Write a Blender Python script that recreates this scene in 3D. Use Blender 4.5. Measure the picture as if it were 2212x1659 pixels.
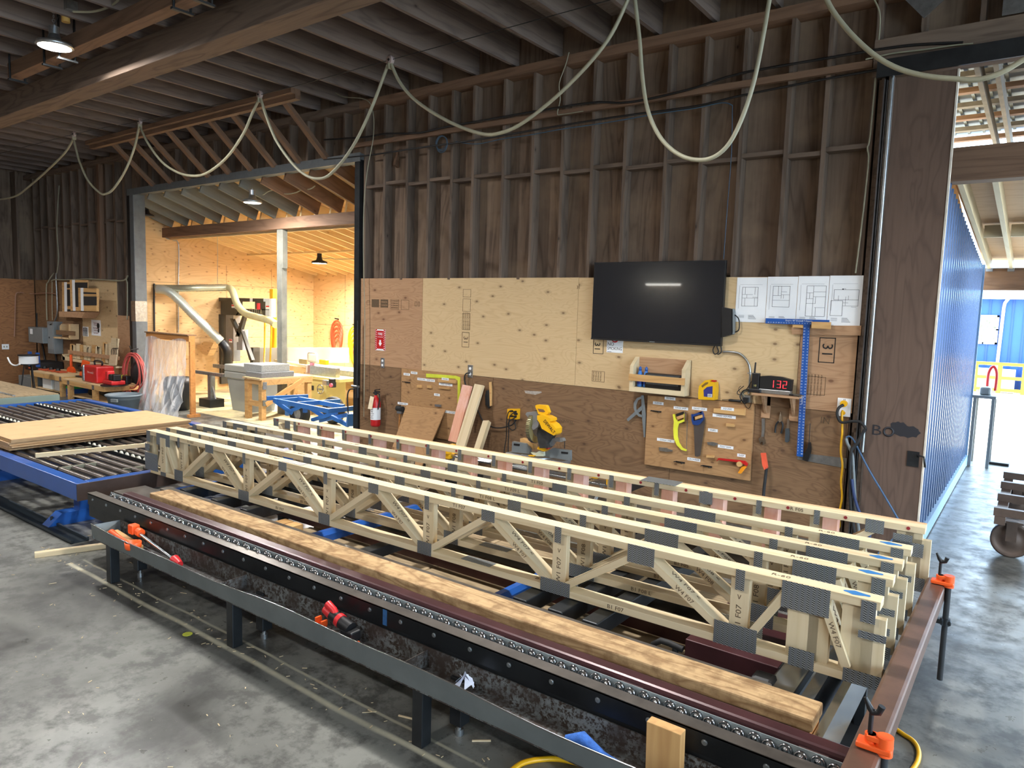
import bpy, bmesh, math, random
from mathutils import Vector, Matrix
random.seed(7)
S=bpy.context.scene
for o in list(bpy.data.objects): bpy.data.objects.remove(o)
COL=S.collection
PI=math.pi
# ---------------------------------------------------------------- camera
F=1540.0; CX,CY=1106.0,829.5
def _basis():
    d=Vector((-985-CX,-(609-CY),-F)).normalized(); X=-d
    n=Vector((1,-.030,0)).cross(d); n.normalize()
    if n.y<0: n=-n
    return Matrix((X,n.cross(X),n))          # rows: world axes seen in camera space
RC=_basis(); CAM=Vector((0,-6.93,2.045))
cam=bpy.data.objects.new('camera',bpy.data.cameras.new('camera')); COL.objects.link(cam)
cam.matrix_world=Matrix.Translation(CAM)@RC.to_4x4()
cam.data.sensor_width=36; cam.data.sensor_fit='HORIZONTAL'; cam.data.lens=F/2212*36
cam.data.clip_start=.05; cam.data.clip_end=300
S.camera=cam
def _ray(px,py): return RC@Vector((px-CX,-(py-CY),-F))
def atY(px,py,y=0.):
    r=_ray(px,py); return CAM+r*((y-CAM.y)/r.y)
def atZ(px,py,z=0.):
    r=_ray(px,py); return CAM+r*((z-CAM.z)/r.z)
def atX(px,py,x):
    r=_ray(px,py); return CAM+r*((x-CAM.x)/r.x)
# ---------------------------------------------------------------- view / world / sun
S.view_settings.view_transform='Standard'; S.view_settings.look='None'
S.view_settings.gamma=1; S.view_settings.use_curve_mapping=False
S.view_settings.exposure=0.88
W=bpy.data.worlds.new('world'); S.world=W; W.use_nodes=True
nt=W.node_tree; bg=nt.nodes['Background']; bg.inputs[0].default_value=(.60,.80,1,1); bg.inputs[1].default_value=7.0
def lamp(name,kind,loc,power,col=(1,1,1),size=.3,rot=(0,0,0),shape='DISK'):
    l=bpy.data.lights.new(name,kind); l.energy=power; l.color=col
    if kind=='AREA': l.shape=shape; l.size=size
    if kind=='SUN': l.angle=size
    if kind in('POINT','SPOT'): l.shadow_soft_size=size
    o=bpy.data.objects.new(name,l); COL.objects.link(o); o.location=loc; o.rotation_euler=rot
    return o
sun=lamp('sun','SUN',(0,0,20),5.0,(1,.95,.86),.01)
sun.rotation_euler=Vector((.3,-.10,.95)).to_track_quat('Z','Y').to_euler()
HB=(1,.985,.955)
for (x,y,p) in ((-3.2,-3.0,160),(3.0,-3.2,130),(-9.0,-9.4,80),(-3.0,-9.4,105),(3.0,-9.4,90),(-15.6,-9.4,110),(-17.0,-3.0,110)):
    lamp('high_bay_light','AREA',(x,y,4.78),p,HB,.34)
# ---------------------------------------------------------------- builders
class MB:
    def __init__(s): s.v=[]; s.f=[]; s.m=[]; s.cur=0; s.T=Matrix.Identity(4); s.sm=[]; s.smooth=False
    def add(s,vs,fs):
        b=len(s.v); s.v+=[tuple(s.T@Vector(p)) for p in vs]
        for f in fs: s.f.append([b+i for i in f]); s.m.append(s.cur); s.sm.append(s.smooth)
        return s
    def box(s,x0,x1,y0,y1,z0,z1,c=0.):
        if c<=0 :
            s.add([(x0,y0,z0),(x1,y0,z0),(x1,y1,z0),(x0,y1,z0),(x0,y0,z1),(x1,y0,z1),(x1,y1,z1),(x0,y1,z1)],
              [(0,3,2,1),(4,5,6,7),(0,1,5,4),(1,2,6,5),(2,3,7,6),(3,0,4,7)]); return s
        bm=bmesh.new(); bmesh.ops.create_cube(bm,size=1)
        for v in bm.verts: v.co=Vector(((x0+x1)/2+v.co.x*(x1-x0),(y0+y1)/2+v.co.y*(y1-y0),(z0+z1)/2+v.co.z*(z1-z0)))
        bmesh.ops.bevel(bm,geom=list(bm.edges),offset=c,segments=2,profile=.5,affect='EDGES')
        s.add([v.co[:] for v in bm.verts],[[v.index for v in f.verts] for f in bm.faces]); bm.free(); return s
    def cyl(s,p0,p1,r0,r1=None,n=16,cap=True):
        p0=Vector(p0);p1=Vector(p1); r1=r0 if r1 is None else r1
        d=(p1-p0).normalized(); a=d.orthogonal().normalized(); b=d.cross(a)
        vs=[];
        for p,r in((p0,r0),(p1,r1)):
            for i in range(n):
                t=2*PI*i/n; vs.append(p+a*(r*math.cos(t))+b*(r*math.sin(t)))
        fs=[(i,(i+1)%n,n+(i+1)%n,n+i) for i in range(n)]
        sv=s.smooth; s.smooth=True; s.add(vs,fs); s.smooth=sv
        if cap: s.add(vs[:n],[tuple(range(n))[::-1]]); s.add(vs[n:],[tuple(range(n))])
        return s
    def ring(s,c,axis,R,r,n=20,k=8):
        c=Vector(c);d=Vector(axis).normalized(); a=d.orthogonal().normalized(); b=d.cross(a)
        return s.tube([c+a*(R*math.cos(2*PI*i/n))+b*(R*math.sin(2*PI*i/n)) for i in range(n)],r,k,closed=True)
    def tube(s,pts,r,k=8,closed=False,cap=True):
        pts=[Vector(p) for p in pts]; n=len(pts); vs=[]; up=None
        for i,p in enumerate(pts):
            if closed: t=(pts[(i+1)%n]-pts[i-1])
            else: t=(pts[min(i+1,n-1)]-pts[max(i-1,0)])
            t.normalize()
            if up is None: a=t.orthogonal().normalized()
            else:
                a=up-t*up.dot(t); a.normalize()
            up=a; b=t.cross(a); rr=r[i] if isinstance(r,(list,tuple)) else r
            for j in range(k): th=2*PI*j/k; vs.append(p+a*(rr*math.cos(th))+b*(rr*math.sin(th)))
        fs=[]
        for i in range(n if closed else n-1):
            for j in range(k): fs.append((i*k+j,i*k+(j+1)%k,((i+1)%n)*k+(j+1)%k,((i+1)%n)*k+j))
        sv=s.smooth; s.smooth=True; s.add(vs,fs); s.smooth=sv
        if cap and not closed: s.add(vs[:k],[tuple(range(k))[::-1]]); s.add(vs[-k:],[tuple(range(k))])
        return s
    def prism(s,poly,a0,a1,ax='y'):
        """extrude a 2d polygon; ax = axis of extrusion. poly coords are the other two axes in xyz order"""
        n=len(poly)
        def P(u,v,w): return {'x':(w,u,v),'y':(u,w,v),'z':(u,v,w)}[ax]
        vs=[P(u,v,a0) for u,v in poly]+[P(u,v,a1) for u,v in poly]
        ar=sum(poly[i][0]*poly[(i+1)%n][1]-poly[(i+1)%n][0]*poly[i][1] for i in range(n))
        f0=tuple(range(n)); f1=tuple(range(n,2*n)); sd=[(i,(i+1)%n,n+(i+1)%n,n+i) for i in range(n)]
        flip=(ar>0)!=(ax=='y')
        if a1<a0: flip=not flip
        if flip: fs=[f0[::-1],f1]+sd
        else: fs=[f0,f1[::-1]]+[q[::-1] for q in sd]
        return s.add(vs,fs)
    def lathe(s,prof,c=(0,0,0),n=24,axis='z'):
        vs=[];m=len(prof)
        for i in range(n):
            t=2*PI*i/n
            for r,h in prof:
                p=(r*math.cos(t),r*math.sin(t),h)
                if axis=='y': p=(p[0],p[2],p[1])
                if axis=='x': p=(p[2],p[0],p[1])
                vs.append((c[0]+p[0],c[1]+p[1],c[2]+p[2]))
        fs=[]
        for i in range(n):
            j=(i+1)%n
            for k in range(m-1):
                q=(i*m+k,j*m+k,j*m+k+1,i*m+k+1); fs.append(q if axis!='y' else q[::-1])
        sv=s.smooth; s.smooth=True; s.add(vs,fs); s.smooth=sv; return s
    def text(s,txt,h,T,depth=.001,font_scale=1.,align='CENTER'):
        """flat lettering, text plane local XY, placed by matrix T"""
        cu=bpy.data.curves.new('t','FONT'); cu.body=txt; cu.size=h; cu.align_x=align; cu.align_y='CENTER'; cu.resolution_u=2
        cu.extrude=depth; ob=bpy.data.objects.new('t',cu); me=bpy.data.meshes.new_from_object(ob)
        old=s.T; s.T=old@T@Matrix.Diagonal((font_scale,1,1,1))
        s.add([v.co[:] for v in me.vertices],[list(p.vertices) for p in me.polygons]); s.T=old
        bpy.data.objects.remove(ob); bpy.data.curves.remove(cu); bpy.data.meshes.remove(me); return s
    def mesh(s,name,mats):
        me=bpy.data.meshes.new(name); me.from_pydata(s.v,[],s.f)
        if not isinstance(mats,(list,tuple)): mats=[mats]
        for m in mats: me.materials.append(m)
        me.polygons.foreach_set('material_index',s.m); me.polygons.foreach_set('use_smooth',s.sm); me.update(); return me
def obj(name,mb,mats,parent=None,M=None,label=None):
    o=bpy.data.objects.new(name,mb.mesh(name,mats)); COL.objects.link(o)
    if parent is not None: o.parent=parent
    if M is not None: o.matrix_local=M
    if label: o['label']=label
    return o
def tag(o,label,cat,group=None,kind=None):
    o['label']=label; o['category']=cat
    if group: o['group']=group
    if kind: o['kind']=kind
    return o
def thing(name,loc,label,cat,group=None,rz=0.):
    o=bpy.data.objects.new(name,None); COL.objects.link(o); o.location=loc; o.rotation_euler=(0,0,rz); o.empty_display_size=.1
    return tag(o,label,cat,group)
def struct(name,mb,mats,parent=None,label=None):
    o=obj(name,mb,mats,parent)
    if parent is None: o['kind']='structure'
    if label: o['label']=label
    return o
def copy_tree(o,parent=None):
    c=o.copy(); COL.objects.link(c)
    if parent is not None: c.parent=parent
    for ch in list(o.children): copy_tree(ch,c)
    return c
def frameM(p0,p1,up=(0,0,1)):
    p0=Vector(p0);p1=Vector(p1);x=(p1-p0).normalized(); u=Vector(up); y=u.cross(x)
    if y.length<1e-4: y=Vector((0,1,0)).cross(x)
    y.normalize(); z=x.cross(y)
    M=Matrix((x,y,z)).transposed().to_4x4(); M.translation=p0; return M
def bar(name,p0,p1,w,h,mat,parent=None,c=.0,up=(0,0,1),label=None,obj_extra=None):
    """a member of width w (local y) and height h (local z) from p0 to p1, grain along its length"""
    L=(Vector(p1)-Vector(p0)).length; mb=MB().box(0,L,-w/2,w/2,-h/2,h/2,c)
    if obj_extra: obj_extra(mb,L)
    return obj(name,mb,mat,parent,frameM(p0,p1,up),label)
def rel(parent,o):
    """keep world placement when o is put under an unrotated parent empty"""
    o.location=Vector(o.location)-Vector(parent.location); return o
def TR(x=0,y=0,z=0,rx=0,ry=0,rz=0):
    return Matrix.Translation((x,y,z))@Matrix.Rotation(rz,4,'Z')@Matrix.Rotation(ry,4,'Y')@Matrix.Rotation(rx,4,'X')
WALLT=lambda x,z,y=-.02,roll=0: Matrix.Translation((x,y,z))@Matrix.Rotation(PI/2,4,'X')@Matrix.Rotation(roll,4,'Z')   # text on the back wall, facing -y
# ---------------------------------------------------------------- materials
_M={}
def _new(name):
    m=bpy.data.materials.new(name); m.use_nodes=True; t=m.node_tree; b=t.nodes['Principled BSDF']; return m,t,b
def N(t,k,**kw):
    n=t.nodes.new(k)
    for a,v in kw.items(): setattr(n,a,v)
    return n
def coords(t,scale=(1,1,1),rnd=True,kind='Object'):
    tc=N(t,'ShaderNodeTexCoord'); mp=N(t,'ShaderNodeMapping'); mp.inputs['Scale'].default_value=scale
    if rnd:
        oi=N(t,'ShaderNodeObjectInfo'); ml=N(t,'ShaderNodeMath',operation='MULTIPLY'); ml.inputs[1].default_value=37.
        t.links.new(oi.outputs['Random'],ml.inputs[0]); va=N(t,'ShaderNodeVectorMath',operation='ADD')
        t.links.new(tc.outputs[kind],va.inputs[0]); t.links.new(ml.outputs[0],va.inputs[1]); t.links.new(va.outputs[0],mp.inputs['Vector'])
    else: t.links.new(tc.outputs[kind],mp.inputs['Vector'])
    return mp.outputs['Vector']
def noise(t,vec,scale,detail=3,rough=.5,dist=0.):
    n=N(t,'ShaderNodeTexNoise'); n.inputs['Scale'].default_value=scale; n.inputs['Detail'].default_value=detail
    n.inputs['Roughness'].default_value=rough; n.inputs['Distortion'].default_value=dist; t.links.new(vec,n.inputs['Vector']); return n.outputs['Fac']
def ramp(t,fac,stops):
    r=N(t,'ShaderNodeValToRGB'); e=r.color_ramp.elements
    while len(e)<len(stops): e.new(.5)
    for q,(p,c) in zip(e,stops): q.position=p; q.color=(c[0],c[1],c[2],1) if not isinstance(c,(int,float)) else (c,c,c,1)
    t.links.new(fac,r.inputs[0]); return r.outputs[0]
def math_(t,op,a,b=None,c=None):
    n=N(t,'ShaderNodeMath',operation=op)
    for i,v in enumerate((a,b,c)):
        if v is None: continue
        if isinstance(v,(int,float)): n.inputs[i].default_value=v
        else: t.links.new(v,n.inputs[i])
    return n.outputs[0]
def mix(t,fac,a,b,mode='MIX'):
    n=N(t,'ShaderNodeMixRGB',blend_type=mode)
    for i,v in enumerate((fac,a,b)):
        if isinstance(v,(int,float)): n.inputs[i].default_value=v
        elif isinstance(v,(tuple,list)): n.inputs[i].default_value=(v[0],v[1],v[2],1)
        else: t.links.new(v,n.inputs[i])
    return n.outputs[0]
def bump(t,b,h,strength=.2,dist=.01):
    n=N(t,'ShaderNodeBump'); n.inputs['Strength'].default_value=strength; n.inputs['Distance'].default_value=dist
    t.links.new(h,n.inputs['Height']); t.links.new(n.outputs[0],b.inputs['Normal'])
def sr(c):  # sRGB 0-255 -> linear
    return tuple(((v/255.)/12.92 if v/255.<=.04045 else ((v/255.+.055)/1.055)**2.4) for v in c)
def plain(name,c,rough=.6,metal=0.,var=.12,vs=8.,spec=None,bumps=0.,emis=None,coat=0):
    if name in _M: return _M[name]
    m,t,b=_new(name); col=sr(c)
    v=coords(t); n=noise(t,v,vs,4,.6)
    lo=tuple(x*(1-var) for x in col); hi=tuple(min(1,x*(1+var)) for x in col)
    t.links.new(ramp(t,n,[(.3,lo),(.7,hi)]),b.inputs['Base Color'])
    b.inputs['Roughness'].default_value=rough; b.inputs['Metallic'].default_value=metal
    if spec is not None: b.inputs['Specular IOR Level'].default_value=spec
    if bumps: bump(t,b,noise(t,v,vs*8,3),bumps,.004)
    if emis: b.inputs['Emission Color'].default_value=(*sr(emis[0]),1); b.inputs['Emission Strength'].default_value=emis[1]
    if coat: b.inputs['Coat Weight'].default_value=coat
    _M[name]=m; return m
def wood(name,c,dark,grain='x',stretch=9.,bands=9.,scale=1.,knots=.5,rough=.65,knotc=(74,46,28),contrast=.5,vary=.1,kscale=1.0,stain=None,kplane=None):
    """flat sawn timber or veneer: contour bands of a stretched noise, fine fibre, knots"""
    if name in _M: return _M[name]
    m,t,b=_new(name); s=[scale*3.]*3; i='xyz'.index(grain); s[i]=scale*3./stretch
    v=coords(t,tuple(s))
    n=noise(t,v,1.2,3,.5,.6); f=math_(t,'PINGPONG',math_(t,'MULTIPLY',n,bands),.5)
    s2=[scale*60.]*3; s2[i]=scale*3.; v2=coords(t,tuple(s2)); fib=noise(t,v2,1.,3,.6)
    base=mix(t,math_(t,'MULTIPLY',ramp(t,f,[(.0,1.),(.22,.15),(.5,0.)]),contrast),sr(c),sr(dark))
    base=mix(t,math_(t,'MULTIPLY',ramp(t,fib,[(.35,0.),(.75,1.)]),contrast*.55),base,sr(dark))
    oi=N(t,'ShaderNodeObjectInfo'); hv=N(t,'ShaderNodeHueSaturation'); 
    t.links.new(math_(t,'MULTIPLY_ADD',oi.outputs['Random'],vary*2,1-vary),hv.inputs['Value']); t.links.new(base,hv.inputs['Color']); base=hv.outputs[0]
    if knots>0:
        s3=[4.5*kscale]*3; s3[i]=2.6*kscale; v3=coords(t,tuple(s3)); vo=N(t,'ShaderNodeTexVoronoi'); vo.inputs['Scale'].default_value=1.; 
        if kplane:
            vo.voronoi_dimensions='2D'; sx=N(t,'ShaderNodeSeparateXYZ'); cx_=N(t,'ShaderNodeCombineXYZ'); t.links.new(v3,sx.inputs[0]); t.links.new(sx.outputs['xyz'.index(kplane[0])],cx_.inputs[0]); t.links.new(sx.outputs['xyz'.index(kplane[1])],cx_.inputs[1]); t.links.new(cx_.outputs[0],vo.inputs['Vector'])
        else: t.links.new(v3,vo.inputs['Vector'])
        k=ramp(t,vo.outputs['Distance'],[(0.,1.),(.035,.95),(.06,.35),(.15,0.)])
        sep=N(t,'ShaderNodeSeparateColor'); t.links.new(vo.outputs['Color'],sep.inputs[0])
        g=math_(t,'GREATER_THAN',sep.outputs[0],1-knots)
        base=mix(t,math_(t,'MULTIPLY',math_(t,'MULTIPLY',k,g),.75),base,sr(knotc))
    if stain:
        ns=noise(t,coords(t,(1,1,1)),stain[1],4,.6); base=mix(t,math_(t,'MULTIPLY',ramp(t,ns,[(.45,0.),(.65,1.)]),stain[2]),base,sr(stain[0]))
    t.links.new(base,b.inputs['Base Color']); b.inputs['Roughness'].default_value=rough
    b.inputs['Specular IOR Level'].default_value=.3
    bump(t,b,fib,.12,.003); _M[name]=m; return m
# timber
M_spf=wood('spruce_lumber',(214,196,162),(186,160,118),'x',12,7,1,.35,.6,(120,80,48),.45,.07)
M_spf2=wood('pale_spruce',(212,194,160),(190,168,126),'x',12,7,1,.25,.6,(130,90,55),.4,.06)
M_pink=wood('pink_end_lumber',(226,170,142),(205,128,104),'x',8,9,1,.3,.65,(150,80,60),.5,.08,stain=((238,200,190),3,.6))
M_dark=wood('smoke_dark_timber',(116,99,86),(74,62,54),'x',10,8,1,.3,.8,(30,22,18),.6,.16)
M_darkz=wood('smoke_dark_sheathing',(124,105,90),(80,66,56),'z',9,9,.8,.2,.85,(28,22,18),.7,.05,stain=((152,130,108),1.3,.5))
M_deck=wood('roof_sheathing',(158,146,138),(112,102,98),'x',5,12,1.3,.5,.85,(35,26,20),.6,.1)
M_ceilj=wood('grey_brown_joist',(122,108,100),(84,74,70),'x',10,8,1,.3,.8,(50,42,38),.55,.14)
M_plyA=wood('fir_plywood_tan',(208,180,138),(176,142,100),'x',4.5,22,1.1,.8,.7,(84,54,36),.30,.02,1.0,None,'xz')
M_plyB=wood('fir_plywood_reddish',(180,142,108),(146,108,78),'x',3.5,20,.9,.5,.7,(90,55,38),.5,.02,.8,None,'xz')
M_plyC=wood('fir_plywood_brown',(132,102,74),(92,68,48),'x',3.5,20,.9,.5,.72,(66,46,34),.55,.05,.9,None,'xz')
M_plyBoard=wood('fir_plywood_toolboard',(176,136,94),(134,98,64),'x',4,18,1,.6,.7,(80,50,32),.45,.02,1.1,None,'xz')
M_plyG=wood('golden_plywood',(220,184,134),(186,144,96),'x',4,16,.6,.9,.65,(120,70,36),.4,.04,1.3,None,'xz')
M_plyGz=wood('golden_plywood_side',(220,184,134),(186,144,96),'y',4,16,.6,.9,.65,(120,70,36),.4,.04,1.3,None,'yz')
M_2x4=wood('construction_lumber',(206,164,108),(166,120,72),'x',10,8,1,.35,.65,(105,66,38),.5,.08)
M_orange=wood('amber_lumber',(196,136,76),(156,98,50),'x',10,8,1,.3,.65,(96,56,30),.5,.06)
M_ledge=wood('pale_orange_board',(214,176,134),(188,146,104),'x',10,8,1,.2,.65,(96,56,30),.4,.03)
M_beam=wood('old_brown_beam',(128,100,80),(88,66,52),'x',10,8,1,.2,.75,(56,36,26),.5,.08)
M_grayj=wood('grey_painted_joist',(118,118,110),(92,90,84),'x',9,6,1,.3,.8,(60,58,54),.35,.08)
M_board=wood('worn_board',(198,166,122),(132,98,64),'x',7,12,1.4,.4,.7,(90,58,34),.75,.04,stain=((112,82,52),14,.6))
M_plank=wood('underbench_planking',(160,140,110),(108,92,68),'x',6,10,1.2,.3,.75,(70,54,38),.6,.08)
M_steelblk=plain('mill_scale_steel',(52,54,56),.42,.7,.3,5,bumps=.05)
M_steeltop=plain('worn_steel_top',(112,106,100),.38,.75,.25,7,bumps=.05)
M_mar=plain('maroon_painted_steel',(66,34,38),.35,.2,.25,5)
M_blue=plain('blue_enamel',(26,80,156),.32,.0,.12,4,coat=.3)
M_blue2=plain('mid_blue_enamel',(50,112,186),.38,.0,.12,4)
M_chrome=plain('bright_steel',(190,192,196),.18,1.,.08,6)
M_galv=plain('galvanised_steel',(168,172,174),.34,.9,.18,22)
M_roller=plain('roller_tube_steel',(112,104,98),.3,.75,.2,6)
M_yel=plain('yellow_plastic',(236,176,26),.35,0,.06,8)
M_black=plain('black_plastic',(22,22,24),.45,0,.2,8)
M_rub=plain('black_rubber',(30,30,31),.7,0,.2,10)
M_orangep=plain('orange_plastic',(240,92,34),.4,0,.06,8)
M_red=plain('red_enamel',(186,30,32),.35,0,.1,6)
M_white=plain('white_paper',(232,234,236),.7,0,.03,6)
M_whitem=plain('white_melamine',(226,230,228),.35,0,.03,4)
M_ink=plain('black_ink',(26,24,22),.8,0,.1,10)
M_ink2=plain('faded_ink',(92,72,50),.8,0,.3,60)
M_grey=plain('grey_enamel',(118,124,126),.45,.1,.08,5)
M_cable=plain('cream_cable_jacket',(150,146,124),.55,0,.1,8)
M_redm=plain('red_tool_plastic',(196,36,40),.4,0,.1,8)
# ================================================================ ROOM SHELL
def concrete(name,c,c2,lines=False,dust=None,rough=.55):
    m,t,b=_new(name); v=coords(t,(1,1,1),False)
    n1=noise(t,v,.9,6,.62,.4); n2=noise(t,v,5.,5,.7); n3=noise(t,v,42.,3,.6)
    base=ramp(t,n1,[(.36,sr(c2)),(.48,sr(c)),(.62,tuple(min(1,x*1.45) for x in sr(c)))])
    base=mix(t,math_(t,'MULTIPLY',ramp(t,n2,[(.47,0.),(.60,1.)]),.7),base,sr(c2))
    spk=ramp(t,n3,[(.68,0.),(.76,1.)]); base=mix(t,math_(t,'MULTIPLY',spk,.35),base,sr((196,188,160)))
    if lines:
        sp=N(t,'ShaderNodeSeparateXYZ'); t.links.new(v,sp.inputs[0]); wob=noise(t,v,1.2,3)
        for yc,w,k in ((-4.65,.011,.85),(-4.545,.006,.6)):
            d=math_(t,'ABSOLUTE',math_(t,'SUBTRACT',math_(t,'ADD',sp.outputs[1],math_(t,'MULTIPLY',math_(t,'SUBTRACT',wob,.5),.05)),yc))
            g=ramp(t,math_(t,'DIVIDE',d,w*2.2),[(0.,1.),(.45,.8),(1.,0.)])
            g=math_(t,'MULTIPLY',g,math_(t,'GREATER_THAN',sp.outputs[0],-5.9))
            base=mix(t,math_(t,'MULTIPLY',math_(t,'MULTIPLY',g,ramp(t,n2,[(.3,.4),(.6,1.)])),k),base,sr((205,198,172)))
    if dust: base=mix(t,math_(t,'MULTIPLY',ramp(t,noise(t,v,1.6,5,.65),[(.38,1.),(.62,.2)]),dust[1]),base,sr(dust[0]))
    t.links.new(base,b.inputs['Base Color'])
    t.links.new(ramp(t,n2,[(.3,rough-.12),(.7,rough+.15)]),b.inputs['Roughness']); bump(t,b,n2,.12,.006); return m
M_conc=concrete('stained_concrete',(104,104,99),(50,49,46),True,None,.36)
M_conc2=concrete('dusty_concrete',(160,152,128),(110,102,84),False,((222,204,150),.65),.75)
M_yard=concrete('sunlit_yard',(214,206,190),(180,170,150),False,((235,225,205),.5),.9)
struct('floor',MB().box(-19.6,8.2,-13,.15,-.12,0),M_conc)
struct('floor_side_yard',MB().box(8.2,30,-30,7.0,-.12,-.005),concrete('side_yard',(190,186,176),(160,154,142),False,None,.9))
struct('floor_back_room',MB().box(-15.6,-.75,.15,5.3,-.12,0),M_conc2)
struct('floor_outside',MB().box(-.75,8.2,.15,7.0,-.12,0).box(-15.6,-.75,5.3,7.0,-.12,0),M_conc)
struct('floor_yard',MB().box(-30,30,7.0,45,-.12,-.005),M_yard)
# back wall: dark board sheathing behind the studs
YS=.14
wb=MB().box(-19.6,-14.46,YS,YS+.03,0,5.25).box(-7.86,-1.18,YS,YS+.03,0,5.25).box(-14.46,-7.86,YS,YS+.03,4.14,5.25).box(-1.18,5.2,YS,YS+.03,4.2,5.25).box(5.2,8.2,0,YS+.03,0,5.25)
wall=struct('wall_back',wb,M_darkz)
studx=[-7.78,-7.39,-6.96,-6.57,-6.17,-5.82,-5.35,-4.92,-4.51,-4.12,-3.72,-3.25,-2.87,-2.48,-2.05,-1.72,-1.34]
leftx=[-19.2+.405*i for i in range(12)]
def stud(x,z0,z1,m=M_dark,w=.038,d=YS): bar('stud',(x,d/2,z0),(x,d/2,z1),d,w,m,wall,up=(1,0,0))
for x in studx: stud(x,0,4.77)
for x in leftx: stud(x,0,4.77)
bar('stud',(-15.73,-.02,2.45),(-15.73,-.02,4.77),.09,.10,M_beam,wall,up=(1,0,0),label='paler brown post beside the dark studs')
for i in range(15): stud(-14.1+.42*i,4.16,4.77)
for i in range(16): stud(-1.0+.41*i,4.32,4.77)
for a,b in ((-19.6,-7.86),(-7.86,8.2)):
    bar('top_plate',(a,.06,4.82),(b,.06,4.82),.20,.10,M_beam if a>-10 else M_dark,wall)
for i,(a,b) in enumerate(zip(studx[:-1],studx[1:])):
    z=3.72-.028*(a+7.5)+(.012 if i%2 else -.022); bar('blocking',(a+.02,.07,z),(b-.02,.07,z),.12,.04,M_dark,wall)
for i,(a,b) in enumerate(zip(leftx[:-1],leftx[1:])):
    z=3.62+(.02 if i%2 else -.02); bar('blocking',(a+.02,.07,z),(b-.02,.07,z),.12,.04,M_dark,wall)
def sheet(x0,x1,z0,z1,m,y=-.012,notches=(),label=None,name='plywood_sheet'):
    mb=MB(); xs=[x0+.002]; top=[]
    if notches:
        pts=[(x0+.002,z0+.002),(x1-.002,z0+.002),(x1-.002,z1)]
        for nx in sorted(notches,reverse=True): pts+=[(nx+.025,z1),(nx+.025,z1-.02),(nx-.025,z1-.02),(nx-.025,z1)]
        pts+=[(x0+.002,z1)]; mb.prism(pts,y,y+.012,'y')
    else: mb.box(x0+.002,x1-.002,y,y+.012,z0+.002,z1-.002)
    return obj(name,mb,m,wall,None,label)
sheet(-7.86,-6.62,1.22,2.44,M_plyB,notches=(-7.03,),label='reddish plywood sheet')
sheet(-6.62,-4.22,1.22,2.44,M_plyA,notches=(-6.17,-5.07),label='pale knotty plywood sheet')
sheet(-4.22,-1.80,1.22,2.44,M_plyA)
sheet(-1.80,-1.31,1.22,2.44,M_plyB)
for a,b in ((-7.86,-7.0),(-7.0,-5.40),(-5.40,-3.02),(-3.02,-1.33)): sheet(a,b,0,1.22,M_plyC)
sheet(-19.2,-16.75,0,2.44,M_plyC,label='brown plywood sheet'); sheet(-16.75,-15.15,0,2.44,M_plyA); sheet(-15.15,-14.5,0,1.72,M_plyB)
# lumber stamps printed on the sheets
def ink(name,items,m=M_ink2,y=-.0135,parent=None):
    mb=MB()
    for it in items:
        if it[0]=='t': _,tx,x,z,h,roll=it; mb.text(tx,h,WALLT(x,z,y,roll),.0006)
        else:
            _,x0,x1,z0,z1,w=it
            mb.box(x0,x1,y,y+.001,z1-w,z1).box(x0,x1,y,y+.001,z0,z0+w).box(x0,x0+w,y,y+.001,z0,z1).box(x1-w,x1,y,y+.001,z0,z1)
    return obj(name,mb,m,parent or wall)
H=-PI/2
ink('ink_stamp',[('t','31',-1.56,1.775,.13,H),('r',-1.63,-1.49,1.66,1.89,.008),('r',-1.64,-1.50,1.93,2.08,.006)],M_ink)
ink('ink_stamp',[('r',-1.72,-1.55,1.36,1.53,.004)]+[('t','APA RATED SHEATHING',-1.70+.028*i,1.45,.018,H) for i in range(5)])
ink('ink_stamp',[('t','31',-5.86,1.66,.10,H),('r',-5.92,-5.80,1.57,1.76,.006),('r',-5.92,-5.79,1.79,2.0,.004),('r',-5.92,-5.79,2.02,2.18,.004),('r',-5.92,-5.79,2.20,2.30,.004)]+[('t','CANPLY EXTERIOR',-5.90+.03*i,1.9,.025,H) for i in range(4)])
ink('ink_stamp',[('t','31',-3.95,1.68,.10,H),('r',-4.0,-3.87,1.60,1.77,.006)],M_ink)
ink('ink_stamp',[('r',-4.0,-3.84,1.29,1.41,.004)]+[('t','EXTERIOR',-3.98+.03*i,1.35,.022,H) for i in range(4)])
mb=MB()
for x in (-7.62,-7.33): mb.box(x,x+.17,-.0135,-.0125,2.03,2.15)
a=obj('ink_stamp',MB().box(-7.60,-7.45,-.0135,-.0125,2.04,2.15).box(-7.42,-7.27,-.0135,-.0125,2.04,2.15),M_ink2,wall)
ink('ink_stamp',[('t',"MADE IN",-7.345,2.115,.03,0),('t',"CANADA",-7.345,2.07,.03,0)],M_plyB,-.0145)
ink('ink_stamp',[('r',-7.22,-7.06,2.02,2.15,.004),('r',-7.02,-6.87,2.02,2.15,.004),('r',-6.76,-6.72,2.07,2.13,.005),('r',-6.70,-6.67,2.07,2.13,.005),('r',-7.70,-7.64,2.07,2.13,.004)]+[('t','PLYWOOD',-7.14,2.04+.03*i,.026,0) for i in range(4)])
ink('ink_stamp',[('t','WANDZ',-4.32,.80,.05,PI),('t','31',-4.22,2.33,.05,0),('t','IN',-1.53,1.13,.085,-.06)],M_ink2)
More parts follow.
